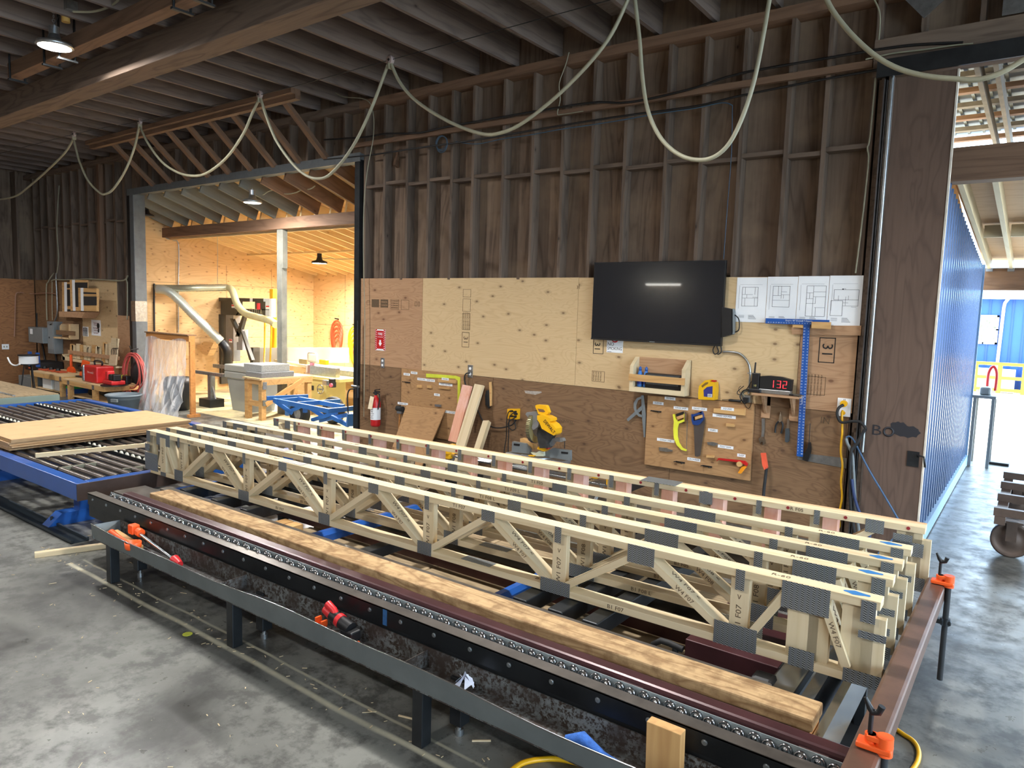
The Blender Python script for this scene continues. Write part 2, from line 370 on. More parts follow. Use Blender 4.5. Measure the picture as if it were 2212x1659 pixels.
# left wall
wl=struct('wall_left',MB().box(-19.63,-19.6,-13,.15,0,5.25),M_darkz)
for i in range(14): bar('stud',(-19.42,-.3-.405*i,2.44),(-19.42,-.3-.405*i,4.9),.038,.30,M_dark,wl,up=(1,0,0))
for i in range(4): obj('plywood_sheet',MB().box(-19.262,-19.25,-.012-2.4*(i+1)+.004,-.012-2.4*i-.004,0,2.44),wood('fir_plywood_side',(150,106,70),(104,70,46),'y',3.5,18,.8,.35,.72,(60,38,26),.6,.05),wl)
struct('wall_front',MB().box(-19.6,8.2,-13.03,-13,0,5.25),M_darkz)
struct('wall_right',MB().box(8.2,8.23,-13,-12,0,5.25).box(8.2,8.23,-1.5,.15,0,5.25).box(8.2,8.23,-12,-1.5,4.2,5.25),M_darkz)
# ceiling deck with its joists
ceil=struct('ceiling',MB().box(-19.63,8.23,-13,.17,5.25,5.29),M_deck)
for i in range(45):
    x=-19.3+.61*i
    bar('joist',(x,-13,5.085),(x,.13,5.085),.045,.33,M_ceilj,ceil)
for k,(y,z0,z1,x0,x1,m,lb) in enumerate(((-2.72,4.60,4.90,-19.6,8.2,M_dark,None),)):
    b_=struct('trim_1',MB().box(x0,x1,y-.14,y+.14,z0,z1,.006),M_beam if 0 else M_dark)
p0=atZ(60,150,4.74); yp=p0.y
pb=struct('trim_2',MB().box(-10.4,-6.2,yp-.07,yp+.07,4.70,4.86,.004).box(-6.15,2,yp-.07,yp+.07,4.70,4.86,.004),M_beam)
for x in (-9.3,-8.9,-6.5,-6.15,-10.3): obj('hanger_rod',MB().cyl((x,yp-.08,4.66),(x,yp-.08,5.2),.012).cyl((x,yp+.08,4.66),(x,yp+.08,5.2),.012).box(x-.02,x+.02,yp-.1,yp+.1,4.645,4.665),M_steelblk,pb)
# opening to the back room: header, jambs
M_jamb=plain('grey_painted_post',(96,100,102),.5,.1,.15,9)
struct('trim_3',MB().box(-14.5,-7.80,-.06,.17,4.08,4.16).box(-14.5,-7.8,-.075,-.06,4.05,4.17),M_jamb)
jl=struct('trim_4',MB().box(-14.44,-14.28,-.06,.17,0,4.08,.01),M_jamb)
fo=MB().box(-14.445,-14.275,-.066,.16,1.62,2.02)
for i in range(14): fo.box(-14.45,-14.27,-.074,.165,1.63+.028*i,1.64+.028*i)
obj('foil_wrap',fo,plain('crinkled_foil',(176,172,160),.25,.8,.3,30,bumps=.5),jl)
struct('trim_5',MB().box(-7.93,-7.83,-.05,.17,0,4.08).box(-14.60,-14.46,-.03,.17,0,4.08),M_steelblk)
br=struct('trim_6',MB().box(-14.15,-8.15,-.95,-.80,4.80,4.87).box(-14.15,-8.15,-.88,-.80,4.74,4.80),M_beam)
for i in range(9):
    x=-13.5+.62*i
    bar('brace',(x,-.80,4.82),(x,.0,4.12),.09,.06,M_beam if i%3 else M_2x4 if 0 else M_beam,br)
# back room: side wall, far wall, shed roof
ROOF=lambda y: (4.00-.34*y) if y<1.18 else (3.60-.205*(y-1.18))
pts=[(.17,0),(5.1,0),(5.1,ROOF(5.1)+.2),(1.18,ROOF(1.18)+.25),(.17,ROOF(.17)+.3)]
wfl=struct('wall_far_left',MB().prism(pts,-15.60,-15.45,'x'),M_plyGz)
mb=MB()
for y in (1.39,2.61,3.83): mb.box(-15.452,-15.449,y-.003,y+.003,0,2.9)
for z in (1.22,2.44): mb.box(-15.452,-15.449,.17,5.1,z-.003,z+.003)
obj('sheet_joint',mb,M_ink2,wfl)
wff=struct('wall_far',MB().box(-15.6,-.9,5.1,5.25,0,3.1),M_plyG)
mb=MB()
for i in range(7): mb.box(-14.2+1.22*i-.003,-14.2+1.22*i+.003,5.098,5.101,0,2.9)
mb.box(-15.4,-6,5.098,5.101,1.55,1.556); obj('sheet_joint',mb,M_ink2,wff)
struct('wall_far_right',MB().prism([(.17,0),(5.25,0),(5.25,2.86),(.17,3.32)],-.95,-.80,'x'),M_plyGz)
cf=struct('ceiling_back_room',MB().prism([(.17,ROOF(.17)+.26),(1.18,ROOF(1.18)+.24),(5.2,ROOF(5.2)+.24),(5.2,ROOF(5.2)+.28),(1.18,ROOF(1.18)+.3),(.17,ROOF(.17)+.3)],-15.6,-.9,'x'),M_plyGz)
for i in range(24):
    x=-15.2+.61*i
    if x>-7: break
    bar('joist',(x,.10,ROOF(.10)+.12),(x,1.22,ROOF(1.18)+.12),.04,.24,M_grayj if x<-10.6 else M_beam,cf)
M_roofj=wood('new_roof_joist',(226,200,152),(200,164,112),'x',12,7,1,.35,.6,(130,80,44),.45,.05)
for i in range(26):
    x=-15.3+.405*i
    if x>-6: break
    bar('joist',(x,1.24,ROOF(1.24)+.12),(x,5.1,ROOF(5.1)+.12),.045,.22,M_roofj,cf)
for x in (0,):
    mb=MB().box(-15.45,-6,3.15,3.21,ROOF(3.18)-.015,ROOF(3.18)+.03); obj('strapping',mb,M_roofj,cf)
struct('trim_7',MB().box(-15.45,-6.2,1.10,1.24,3.40,3.60,.004),M_beam)
struct('trim_8',MB().box(-15.45,-6.2,1.245,1.30,3.36,3.58,.004),M_roofj)
pp=atY(610,600,1.18); struct('trim_9',MB().box(pp.x-.085,pp.x+.06,1.12,1.24,0,3.40,.006).box(pp.x+.06,pp.x+.085,1.13,1.23,2.7,3.40),plain('grey_timber_post',(112,112,104),.7,0,.25,5))
# big sliding door parked at the right end of the wall, track and header
M_doorw=wood('door_plywood_brown',(104,84,72),(76,60,52),'z',5,12,.8,.15,.75,(46,34,30),.5,.02)
door=struct('door_1',MB().box(-1.17,-.722,-.07,-.035,.03,4.08),M_doorw)
obj('door_edge',MB().box(-.722,-.708,-.075,-.03,.03,4.08),plain('bare_pale_edge',(206,196,180),.6,0,.2,8),door)
hp=atY(1985,992,-.08); obj('latch_plate',MB().box(hp.x-.09,hp.x+.0,-.078,-.070,hp.z-.07,hp.z+.06),M_steelblk,door)
obj('handle',MB().tube([(hp.x-.01,-.08,hp.z+.02),(hp.x-.01,-.12,hp.z+.04),(hp.x+.04,-.12,hp.z+.03),(hp.x+.05,-.12,hp.z-.03),(hp.x+.05,-.08,hp.z-.06)],.008),M_steelblk,door)
# black spray paint letters and blot on the door
m,t_,b_=_new('sprayed_black'); b_.inputs['Base Color'].default_value=(.02,.02,.025,1); 
v_=coords(t_,(1,1,1),False); n_=noise(t_,v_,60,3,.7); _M['spray']=m
def spray(cx,cz,rx,rz,y=-.0712,n=22):
    mb=MB(); vs=[(cx+rx*math.cos(2*PI*i/n)*(1+.12*math.sin(5*i)),y,cz+rz*math.sin(2*PI*i/n)*(1+.15*math.cos(3*i))) for i in range(n)]; return mb.add(vs,[tuple(range(n))])
q=atY(1958,932,-.071); q2=atY(1893,930,-.071); q3=atY(1915,932,-.071)
mb=spray(q.x,q.z,.11,.05); mb.T=Matrix(); 
g=spray(q.x-.06,q.z+.03,.07,.045,-.0716); mb.v+=g.v; mb.f+=[[i+22 for i in f] for f in g.f]; mb.m+=g.m; mb.sm+=g.sm
mb.text('B',.13,WALLT(q2.x,q2.z,-.0716),.001,1.2).ring((q3.x+.015,-.0716,q3.z),(0,1,0),.036,.009)
obj('paint_mark',mb,m,door)
t10=struct('trim_10',MB().box(-1.35,5.2,-.06,.10,4.12,4.42),M_dark)
obj('door_track',MB().box(-1.3,5.2,-.16,-.14,4.08,4.20).box(-1.3,5.2,-.16,-.06,4.20,4.22),M_steelblk,t10)
for xx,zz,rr_ in ((-.95,4.72,-.7),(-.3,4.55,0),(.9,4.6,0)):
    o=obj('connector_plate',MB().box(-.16,.16,-.006,0,-.12,.12),M_galv,t10); o.location=(xx,-.062,zz); o.rotation_euler=(0,rr_,0)
tr=struct('trim_11',MB().box(-1.30,-1.25,-.012,.14,0,4.1).box(-1.275,-1.25,-.05,.14,0,4.1).box(-1.22,-1.19,-.05,.10,0,4.3),M_dark)
obj('steel_channel',MB().box(-1.249,-1.240,-.09,.0,0,4.08).box(-1.232,-1.224,-.06,.0,0,4.08),plain('dull_steel',(92,90,92),.4,.6,.2,9),tr)
obj('conduit',MB().cyl((-1.185,-.10,.9),(-1.185,-.10,4.1),.014),M_galv,tr)
# blue corrugated siding on the outside of the back room
M_sid=plain('blue_corrugated_siding',(60,78,110),.25,.35,.06,3)
mb=MB(); n=int((5.25-.17)/.2)
for i in range(n):
    y=.17+.2*i; zt=3.30-.085*y
    mb.box(-.80,-.775,y,y+.2,.14,zt); mb.prism([(-.775,y+.05),(-.745,y+.075),(-.745,y+.115),(-.775,y+.14)],.14,zt,'z')
ws=struct('wall_side',mb,M_sid)
obj('base_flashing',MB().box(-.80,-.72,.17,5.27,.02,.16),plain('light_blue_flashing',(150,184,216),.4,.2,.04,3),ws)
obj('corner_flashing',MB().box(-.80,-.73,5.25,5.30,0,2.9),plain('light_blue_flashing2',(120,156,200),.4,.2,.04,3),ws)
# canopy outside: beam, rafters with soffit, high corrugated roof
CR=lambda y:3.34-.085*y
cb=struct('ceiling_canopy',MB().prism([(.5,CR(.5)+.16),(5.9,CR(5.9)+.16),(5.9,CR(5.9)+.19),(.5,CR(.5)+.19)],-.8,6,'x'),wood('soffit_plywood',(206,168,128),(176,132,92),'x',5,10,1,.3,.7,(120,80,50),.4,.02))
for x in (-.70,-.44,-.02,.4,.8,1.2,1.6,2.,2.4):
    bar('rafter',(x,.55,CR(.55)+.08),(x,5.7,CR(5.7)+.08),.045,.16,M_spf2,cb)
    obj('bracket',MB().box(x-.04,x+.04,5.62,5.72,CR(5.7)-.03,CR(5.7)+.02),M_galv,cb)
for x0 in(-.68,-.42,.0,.42): bar('blocking',(x0+.03,3.2,CR(3.2)+.07),(x0+.22 if x0<-.5 else x0+.36,3.2,CR(3.2)+.07),.04,.14,M_spf2,cb)
struct('trim_12',MB().box(-1.0,6,.40,.54,3.32,3.56).box(-1.0,6,.38,.56,3.27,3.32),M_beam)
struct('trim_13',MB().box(-.85,6,5.72,5.86,2.56,2.88),M_beam)
ye=atZ(2150,302,4.50).y; mb=MB()
for i in range(44):
    x=-1.2+.16*i; mb.box(x,x+.16,.18,ye-.5,4.52,4.525); mb.box(x+.05,x+.08,.18,ye-.5,4.50,4.525)
hr=struct('ceiling_high_canopy',mb,plain('weathered_roof_metal',(92,98,98),.45,.4,.15,4))
obj('sky_strip',MB().box(-1.2,5.8,ye-.5,ye,4.52,4.525),plain('opaque_sky_blue',(150,176,216),.3,0,.1,9),hr)  # opaque strip; the blue of bright sky is put into its colour
M_cgray=plain('weathered_timber',(110,104,96),.8,0,.2,8)
for i in range(8):
    yy=.3+(ye-.4)*i/7.5; bar('purlin',(-1.2,yy,4.46),(6,yy,4.46),.09,.05,M_beam if i%2 else M_cgray,hr)
for x in (-.66,-.52,1.2): bar('rafter',(x,.2,4.36),(x,ye-.1,4.30),.04,.14,M_cgray,hr)
# ================================================================ PLATED FLOOR TRUSSES ON THE PRESS BENCH
M_stamp=plain('inkjet_stamp',(92,76,58),.8,0,.4,90)
ZB,ZT=.495,.877; CW=.089; CH=.038
def plate_mat():
    m,t,b=_new('punched_truss_plate'); v=coords(t,(1,1,1),False)
    sp=N(t,'ShaderNodeSeparateXYZ'); t.links.new(v,sp.inputs[0])
    u=math_(t,'MULTIPLY',sp.outputs[0],1/.0235); w=math_(t,'MULTIPLY',sp.outputs[2],1/.0098)
    fu=math_(t,'FRACT',u); fw=math_(t,'FRACT',math_(t,'ADD',w,math_(t,'MULTIPLY',math_(t,'FLOOR',math_(t,'MULTIPLY',fu,4.)),.25)))
    a=math_(t,'LESS_THAN',math_(t,'ABSOLUTE',math_(t,'SUBTRACT',fu,.5)),.30)
    d=math_(t,'LESS_THAN',math_(t,'ABSOLUTE',math_(t,'SUBTRACT',fw,.5)),.20); hole=math_(t,'MULTIPLY',a,d)
    lit=math_(t,'MULTIPLY',a,math_(t,'LESS_THAN',math_(t,'ABSOLUTE',math_(t,'SUBTRACT',fw,.82)),.10))
    base=mix(t,hole,sr((122,128,132)),sr((30,30,30))); base=mix(t,lit,base,sr((214,216,210)))
    t.links.new(base,b.inputs['Base Color']); b.inputs['Roughness'].default_value=.42; b.inputs['Metallic'].default_value=.55
    bump(t,b,math_(t,'ADD',lit,math_(t,'MULTIPLY',hole,-1.)),.5,.002); return m
M_plate=plate_mat()
def member(par,name,p0,p1,h=CH,w=CW,m=None,text=None,side='f',label=None):
    """truss member; text in ink on the front (-y) face or on the face looking up/right"""
    m=m or M_spf; L=(Vector(p1)-Vector(p0)).length; mb=MB().box(0,L,-w/2,w/2,-h/2,h/2,.0015)
    if text:
        mb.cur=1
        for s_,tx,f_ in text:
            if f_=='f': mb.text(tx,min(h*.8,.03),TR(L*s_,-w/2-.0006,0,PI/2,0,0),.0004,1.15)
            elif f_=='t': mb.text(tx,w*.42,TR(L*s_,0,h/2+.0006,0,0,0),.0004,1.2)
            else: mb.text(tx,w*.42,TR(L*s_,0,-h/2-.0006,PI,0,0),.0004,1.2)
    return obj(name,mb,[m,M_stamp],par,frameM(p0,p1),label)
def gplate(par,x0,x1,z0,z1,yf=-CW/2,both=True):
    c=((x0+x1)/2,0,(z0+z1)/2)
    for s in ((-1,1) if both else (-1,)):
        y=s*(CW/2+.0015)
        o=obj('gusset_plate',MB().box(-(x1-x0)/2,(x1-x0)/2,-.001,.001,-(z1-z0)/2,(z1-z0)/2),M_plate,par); o.location=(c[0],y,c[2])
def diag(par,x0,z0,x1,z1,tx=None,**k):
    return member(par,'web',(x0,0,z0),(x1,0,z1),text=tx,**k)
P0=(-5.89,-4.945,-3.98,-3.015,-2.04,-1.04)    # posts / bottom joints
T0=(-5.42,-4.455,-3.486,-2.52,-1.54)          # top joints between them
def truss(name,yl,yr,label,code,plates,dx=0.,blue=True,first=False):
    xl,xr=-6.42,-.447
    t=thing(name,(xl,yl+CW/2,0),label,'truss','plated floor trusses standing on the press bench',math.atan2(yr-yl,xr-xl))
    X=lambda x:x+dx-xl
    e1=ZT-CH/2; e0=ZB+CH/2
    member(t,'top_chord',(0,0,e1),(xr-xl,0,e1),m=M_spf,text=[(.30,code[0],'t'),(.615,code[0][::-1] if 0 else code[0],'f'),(.12,code[0],'f'),(.93,'R-60','t')])
    member(t,'bottom_chord',(.05,0,e0),(xr-xl-.10+.05,0,e0),m=M_spf,text=[(.32,code[1],'f'),(.80,code[1],'f'),(.72,code[1],'t')])
    if blue:
        q=MB(); n=14; q.add([(xr-xl-.10+.055*math.cos(2*PI*i/n),.0+.022*math.sin(2*PI*i/n)*(1+.3*math.sin(2*i)),ZT+.0008) for i in range(n)],[tuple(range(n))])
        obj('blue_crayon_mark',q,plain('blue_crayon',(40,110,170),.7),t)
    zi0,zi1=ZB+CH,ZT-CH
    # end blocks
    for k in range(2): member(t,'end_block',(.0+.02+.038*k-.03,0,zi0-.02),(.02+.038*k-.03,0,zi1 if k else zi1-.0),CH,CW,M_spf2)
    for k,(w,zt) in enumerate(((.038,zi1),(.038,zi1),(.050,zi1-.045))):
        member(t,'end_block',(xr-xl-.105+.042*k,0,zi0-.02),(xr-xl-.105+.042*k,0,zt),.04,CW,M_spf2,text=[(.7,'F07','f')] if k==1 else None)
    member(t,'post',(X(-6.14),0,zi0),(X(-6.14),0,zi1),.10,CW,M_spf2,text=[(.5,code[2],'b')])
    for k in range(3): member(t,'post',(X(-.775)+.045*k,0,zi0-.002),(X(-.775)+.045*k,0,zi1),.043,CW,M_spf2,text=[(.45,'F07','f'),(.75,'W5','f')] if k else None)
    for x in P0: member(t,'post',(X(x),0,zi0),(X(x),0,zi1),text=[(.38,code[2]+'  <','b'),(.5,code[3],'f')] if x>-5.5 else [(.45,code[2],'b')])
    # diagonals
    D=[(-6.22,zi0+.05,-6.155,zi1-.06),(-6.11,zi1-.05,-5.96,zi0+.01),(-5.86,zi0+.01,-5.44,zi1-.01)]
    for a,b_ in ((T0[0],P0[1]),(T0[1],P0[2]),(T0[2],P0[3]),(T0[3],P0[4]),(T0[4],P0[5])):
        D.append((a+.02,zi1-.012,b_-.045,zi0+.012))
    for b_,a in ((P0[1],T0[1]),(P0[2],T0[2]),(P0[3],T0[3]),(P0[4],T0[4]),(P0[5],-.80)):
        D.append((b_+.045,zi0+.012,a-.02,zi1-.012))
    D.append((-.67,zi1-.02,-.56,zi0+.02))
    for k,(a,z0,b_,z1) in enumerate(D):
        down=z1<z0
        diag(t,X(a),z0,X(b_),z1,tx=[(.5,code[4],'f'),(.45,code[4]+' <','t')] if down and k>2 else None)
    # plates
    for (x0,x1,z0,z1) in plates: gplate(t,X(x0),X(x1),z0,z1)
    return t
a=ZT
PL1=[(-6.42,-6.36,.775,a),(-6.455,-6.235,.52,.675),(-6.45,-6.37,.69,.755),(-6.25,-6.03,.77,a-.002),(-6.19,-6.105,.497,.575),(-5.902,-5.87,.79,a),(-5.96,-5.83,.495,.59),
 (-5.475,-5.362,.81,a),(-4.957,-4.921,.79,a),(-5.015,-4.88,.495,.575),(-4.50,-4.408,.812,a),(-3.99,-3.952,.79,a),(-4.042,-3.925,.495,.577),(-3.533,-3.44,.81,a),
 (-3.025,-2.988,.79,a),(-3.08,-2.962,.495,.578),(-2.57,-2.474,.81,a),(-2.058,-2.017,.787,a),(-2.14,-1.95,.495,.573),(-1.615,-1.468,.782,a),(-1.056,-1.014,.778,a),
 (-1.145,-.942,.494,.607),(-.846,-.643,.752,a),(-.798,-.689,.494,.578),(-.57,-.419,.495,.555),(-.52,-.462,.776,a-.006),(-.523,-.415,.705,.737)]
PL2=[p for p in PL1]; PL2[19]=(-1.65,-1.457,.782,a); PL2[22]=(-.87,-.671,.77,a)
PL3=list(PL2); PL3[16]=(-2.60,-2.484,.80,a)
trs=[]
trs.append(truss('floor_truss',-3.77,-3.68,'open web floor truss of pale lumber nearest the camera, its whole front face in view',('T1 F07','B1 F07','W1 F07','W1','W4 F07'),PL1))
trs.append(truss('floor_truss',-3.58,-3.35,'open web floor truss standing second from the front, right behind the nearest one',('T1 F08 L','B1 F08 L','W1 F08','F08','W4 F08'),PL2,-.015))
trs.append(truss('floor_truss',-3.32,-3.08,'open web floor truss in the middle of the row of five',('T1 F09 L','B1 F09','W1 F09','F09','W4 F09'),PL3,-.02))
trs.append(truss('floor_truss',-3.01,-2.80,'open web floor truss just in front of the wide doubled rearmost one',('T1 F05','B1 F05','W1 F05','F05','W5 F05'),PL3,-.02))
# splice plates lying on the chords
for t,s_ in ((trs[0],((2.05,ZT),(3.8,ZB+CH))),(trs[1],((1.55,ZT),(3.72,ZB+CH))),(trs[2],((1.3,ZT),(4.1,ZB+CH))),(trs[3],((1.5,ZT),))):
    for x,z in s_:
        o=obj('splice_plate',MB().box(-.11,.11,-.001,.001,-.036,.036),M_plate,t); o.location=(x,0,z+.0015); o.rotation_euler=(PI/2,0,0)
# rearmost one: close posts, doubled chord, red dots
xl,xr=-6.29,-.44
t5=thing('rim_truss',(xl,-2.54+CW/2,0),'rearmost ladder truss with close pink-sided posts, red dots and a doubled top chord','truss','plated floor trusses standing on the press bench',math.atan2(.24,5.85))
LW=xr-xl
member(t5,'top_chord',(0,0,ZT-CH/2),(LW,0,ZT-CH/2),text=[(.88,'R F05','f')]); member(t5,'bottom_chord',(0,0,ZB+CH/2),(LW-.06,0,ZB+CH/2))
member(t5,'ledger_board',(.0,CW/2+.021,ZT-.02),(LW,CW/2+.021,ZT-.02),.038,.04,M_ledge,label='orange toned board nailed behind the chord')
for i in range(15):
    x=-5.95+.352*i-xl
    member(t5,'post',(x,0,ZB+CH),(x,0,ZT-CH),m=M_spf2)
    member(t5,'block',(x+.075,0.01,ZB+CH),(x+.075,0.01,ZT-CH-.002),.09,.086,M_pink,text=[(.6,'W1','f')],label='pink stained post')
    o=obj('gusset_plate',MB().box(-.017,.017,-.001,.001,-.045,.045),M_plate,t5); o.location=(x,-CW/2-.0015,ZT-.046)
    o=obj('gusset_plate',MB().box(-.025,.025,-.001,.001,-.03,.03),M_plate,t5); o.location=(x,-CW/2-.0015,ZB+.032)
for k in range(3): member(t5,'end_block',(LW-.10+.045*k,0,ZB+CH-.02),(LW-.10+.045*k,0,ZT-CH-(.04 if k==2 else 0)),.043,CW,M_spf2)
for i in range(18):
    x=-6.22+.335*i-xl
    if x>LW-.03: break
    o=obj('red_dot',MB().cyl((0,0,0),(0,-.003,0),.010,n=14),plain('dark_red_wax',(140,40,44),.5),t5); o.location=(x,-CW/2,ZT-.017)
for x0,x1,z0 in ((-.75,-.65,.80),(-.60,-.50,.74),(-1.77,-1.68,.79),(-6.28,-6.20,.80),(-6.1,-6.02,.79),(-.52,-.42,.50),(-.60,-.44,.70)):
    o=obj('gusset_plate',MB().box(-(x1-x0)/2,(x1-x0)/2,-.001,.001,-.04,.04),M_plate,t5); o.location=((x0+x1)/2-xl,-CW/2-.0018,min(z0+.04,ZT-.04))
member(t5,'web',(-1.05-xl,0,ZB+.05),(-.70-xl,0,ZT-.06)); member(t5,'web',(-6.2-xl,0,ZT-.06),(-5.99-xl,0,ZB+.05))
o=obj('splice_plate',MB().box(-.13,.13,-.001,.001,-.075,.075),M_plate,t5); o.location=(-2.07-xl,.02,ZT+.0012); o.rotation_euler=(PI/2,0,0)

# ================================================================ PRESS BENCH
bx0,bx1=-6.04,-.36; yF=-4.43
bn=thing('press_bench',((bx0+bx1)/2,-4.2,0),'long low black steel bench with a strip of skate wheels along its front','bench')
ox=(bx0+bx1)/2; oy=-4.2
def B(name,mb,m,label=None):
    mb.v=[(a-ox,b-oy,c) for a,b,c in mb.v]; return obj(name,mb,m,bn,None,label)
ZR=.49
B('front_rail',MB().box(bx0,bx1,yF,yF+.012,.305,.402).box(bx0,bx1,yF+.002,yF+.10,.300,.312),M_steelblk)
B('front_plate',MB().box(bx0,bx1,yF-.008,yF,.40,.49),plain('blackened_steel_plate',(44,46,48),.35,.7,.3,5,bumps=.05))
B('top_plate',MB().box(bx0,bx1,yF-.008,yF+.058,.484,.493),M_steeltop)
B('bench_frame',MB().box(bx0,-.90,yF+.10,-3.98,.30,.42).box(-.90,bx1,yF+.10,-4.2,.30,.42).box(bx0+.05,bx1-.02,-4.27,-4.235,.42,.46),M_steelblk)
B('middle_plate',MB().box(bx0+.02,-.66,-4.25,-3.99,.455,.475),M_steeltop)
B('back_rail',MB().box(bx0+.25,-.80,-3.985,-3.90,.37,.492,.01),M_steeltop)
BS=MB().box(-2.63,-2.60,yF-.0090,yF-.0078,.40,.485)
B('blue_stripe',BS,plain('blue_paint_smear',(38,84,130),.6,0,.3,30),label='blue paint smear')
px_=bx0+.10
for i in range(25):
    x=bx0+.09+.23*i
    B('bolt',MB().cyl((x,yF-.008,.452),(x,yF-.014,.452),.009,n=6).cyl((x,yF-.008,.452),(x,yF-.0095,.452),.012,n=12),M_galv)
B('wheel_rail',MB().box(bx0+.18,bx1,-4.340,-4.336,.44,.512).box(bx0+.18,bx1,-4.372,-4.369,.44,.488),plain('pale_grey_rail',(150,160,162),.35,.3,.05,5))
wh=None
for i in range(98):
    x=bx0+.22+.0565*i
    if wh is None:
        mb=MB().lathe([(0,-.006),(.009,-.006),(.009,-.003),(.019,-.003),(.021,-.007),(.024,-.007),(.024,.007),(.021,.007),(.019,.003),(.009,.003),(.009,.006),(0,.006)],(0,0,0),18,'y')
        wh=obj('skate_wheel',mb,M_chrome,bn)
        w_=wh
    else: w_=wh.copy(); COL.objects.link(w_); w_.parent=bn
    w_.location=(x-ox,(-4.360 if i%2 else -4.349)-oy,.487)
ms=MB(); ms.box(bx0+.35,bx1,-4.33,-4.252,.43,.535,.014)
B('stop_tube',ms,M_mar,'maroon square tube')
for i in range(8):
    x=bx0+.42+.72*i; B('slot',MB().box(x,x+.10,-4.3315,-4.329,.505,.513),plain('pale_slot',(136,110,108),.5))
for x in (-5.22,-3.68,-2.10,-.70):
    B('leg',MB().box(x-.035,x+.035,-4.435+.0-.03,-4.365-.03,.06,.30,.004),M_steelblk)
    B('levelling_foot',MB().cyl((x,-4.43,.0),(x,-4.43,.03),.022,n=6).cyl((x,-4.43,.03),(x,-4.43,.07),.011),M_galv)
for x in (-5.3,-3.0,-.75): B('rear_leg',MB().box(x-.035,x+.035,-4.02,-3.95,0,.37),M_steelblk)
# low sub-frame of cross members carrying the trusses
sf=thing('roller_cradle',(-3.2,-3.0,0),'black steel ladder frame under the trusses with cross tubes','steel frame')
def SF(name,mb,m,label=None):
    mb.v=[(a+3.2,b+3.0,c) for a,b,c in mb.v]; return obj(name,mb,m,sf,None,label)
for i,x in enumerate((-5.62,-5.15,-4.75,-3.42,-2.16,-1.93,-1.72)):
    SF('cross_tube',MB().box(x-.045,x+.045,-3.88,-2.2,.40,.49 if i!=3 else .47,.006),M_steelblk)
SF('back_tube',MB().box(-5.9,-1.4,-2.28,-2.20,.40,.492),M_steeltop); SF('long_tube',MB().box(-5.9,-1.4,-2.95,-2.87,.24,.318),M_steelblk)
SF('long_tube',MB().box(-5.9,-1.4,-3.30,-3.26,.24,.318),M_mar)
for x in (-5.6,-3.77,-2.1): SF('leg',MB().box(x-.035,x+.035,-2.95,-2.88,0,.24),M_steelblk); SF('leg',MB().box(x-.035,x+.035,-2.28,-2.21,0,.40),M_steelblk)
for x,y0 in ((-4.12,-3.86),(-2.43,-3.84),(-5.45,-3.75)):
    o=obj('lift_arm',MB().prism([(-.045,0),(.045,0),(.045,.05),(.02,.075),(-.02,.075),(-.045,.05)],0,1.55,'y'),M_blue); o.location=(x,y0,.322)
    tag(o,{-4.12:'blue steel arm under the trusses, left of the dark cross tube',-2.43:'blue steel arm under the trusses near the middle of the bench',-5.45:'broad blue steel arm under the left end of the trusses'}[x],'arm','blue lift arms')
    if x==-5.45: o.scale=(1.6,1,1)
# planking stacked under the frame
for i in range(8):
    y0=-3.90+.222*i
    for j,(xa,xb) in enumerate(((-4.75,-3.35),(-3.345,-2.3),(-2.295,-1.42))):
        o=bar('deck_plank',(xa,y0+.10,.19),(xb,y0+.10,.19),.20,.045,M_plank,None,.012)
        tag(o,'brown plank of the low deck under the trusses','plank','low deck planks under the trusses')
for x in (-4.5,-3.0,-1.6): tag(bar('bearer',(x,-3.9,.084),(x,-2.2,.084),.09,.166,M_orange),'brown timber bearer carrying the low plank deck','bearer','bearers under the low deck')
for (x,z) in ((-4.62,.215),(-4.50,.215)):
    tag(bar('wood_block',(x,-3.86,z+.075),(x,-3.56,z+.075),.10,.145,M_2x4),'short brown timber block leaning by the left end of the deck under the trusses','block','timber blocks under the trusses')
# maroon cabinet under the right end
mx=thing('pump_cabinet',(-1.09,-3.45,0),'dark maroon box with a round hole under the right end of the trusses','cabinet')
obj('body',MB().box(-.23,.23,-.15,.50,0.02,.42,.004),M_mar,mx); obj('hole',MB().cyl((-.08,-.151,.25),(-.08,-.153,.25),.028),M_black,mx)
obj('side_panel',MB().box(.231,.236,-.15,.5,.02,.42),M_black,mx)
o=obj('black_hose_elbow',MB().tube([(-1.50,-3.60,.24),(-1.49,-3.60,.34),(-1.45,-3.60,.37),(-1.40,-3.60,.37),(-1.33,-3.60,.36)],.017).cyl((-1.37,-3.6,.36),(-1.37,-3.6,.22),.016),M_rub)
tag(o,'black rubber hose elbow joined to the maroon box','hose')
# bright steel runners
sr_=thing('steel_runners',(-.66,-3.6,0),'bright steel sheet runners crossing under the right end of the trusses','runner')
SP=lambda n,mb,m:obj(n,MB_off(mb,-.66,-3.6),m,sr_)
def MB_off(mb,x,y,z=0.): mb.v=[(a-x,b-y,c-z) for a,b,c in mb.v]; return mb
SP('runner',MB().box(-.86,-.74,-3.86,-2.3,.36,.42,.01).cyl((-.80,-3.3,.42),(-.80,-2.3,.42),.03),M_chrome)
SP('runner',MB().prism([(-.74,.30),(-.70,.44),(-.64,.46),(-.62,.30)],-4.10,-2.3,'y'),M_chrome)
SP('runner',MB().prism([(-.61,.30),(-.585,.44),(-.55,.44),(-.53,.30)],-4.12,-2.3,'y'),M_chrome)
SP('hood',MB().box(-.93,-.83,-3.80,-3.70,.36,.44,.02),M_black)
SP('leg',MB().box(-.60,-.555,-3.12,-3.075,0,.44).box(-.72,-.555,-3.5,-3.0,0,.015).prism([(-.56,0),(-.56,.12),(-.75,.0)],-3.1,-3.06,'y'),M_steelblk)
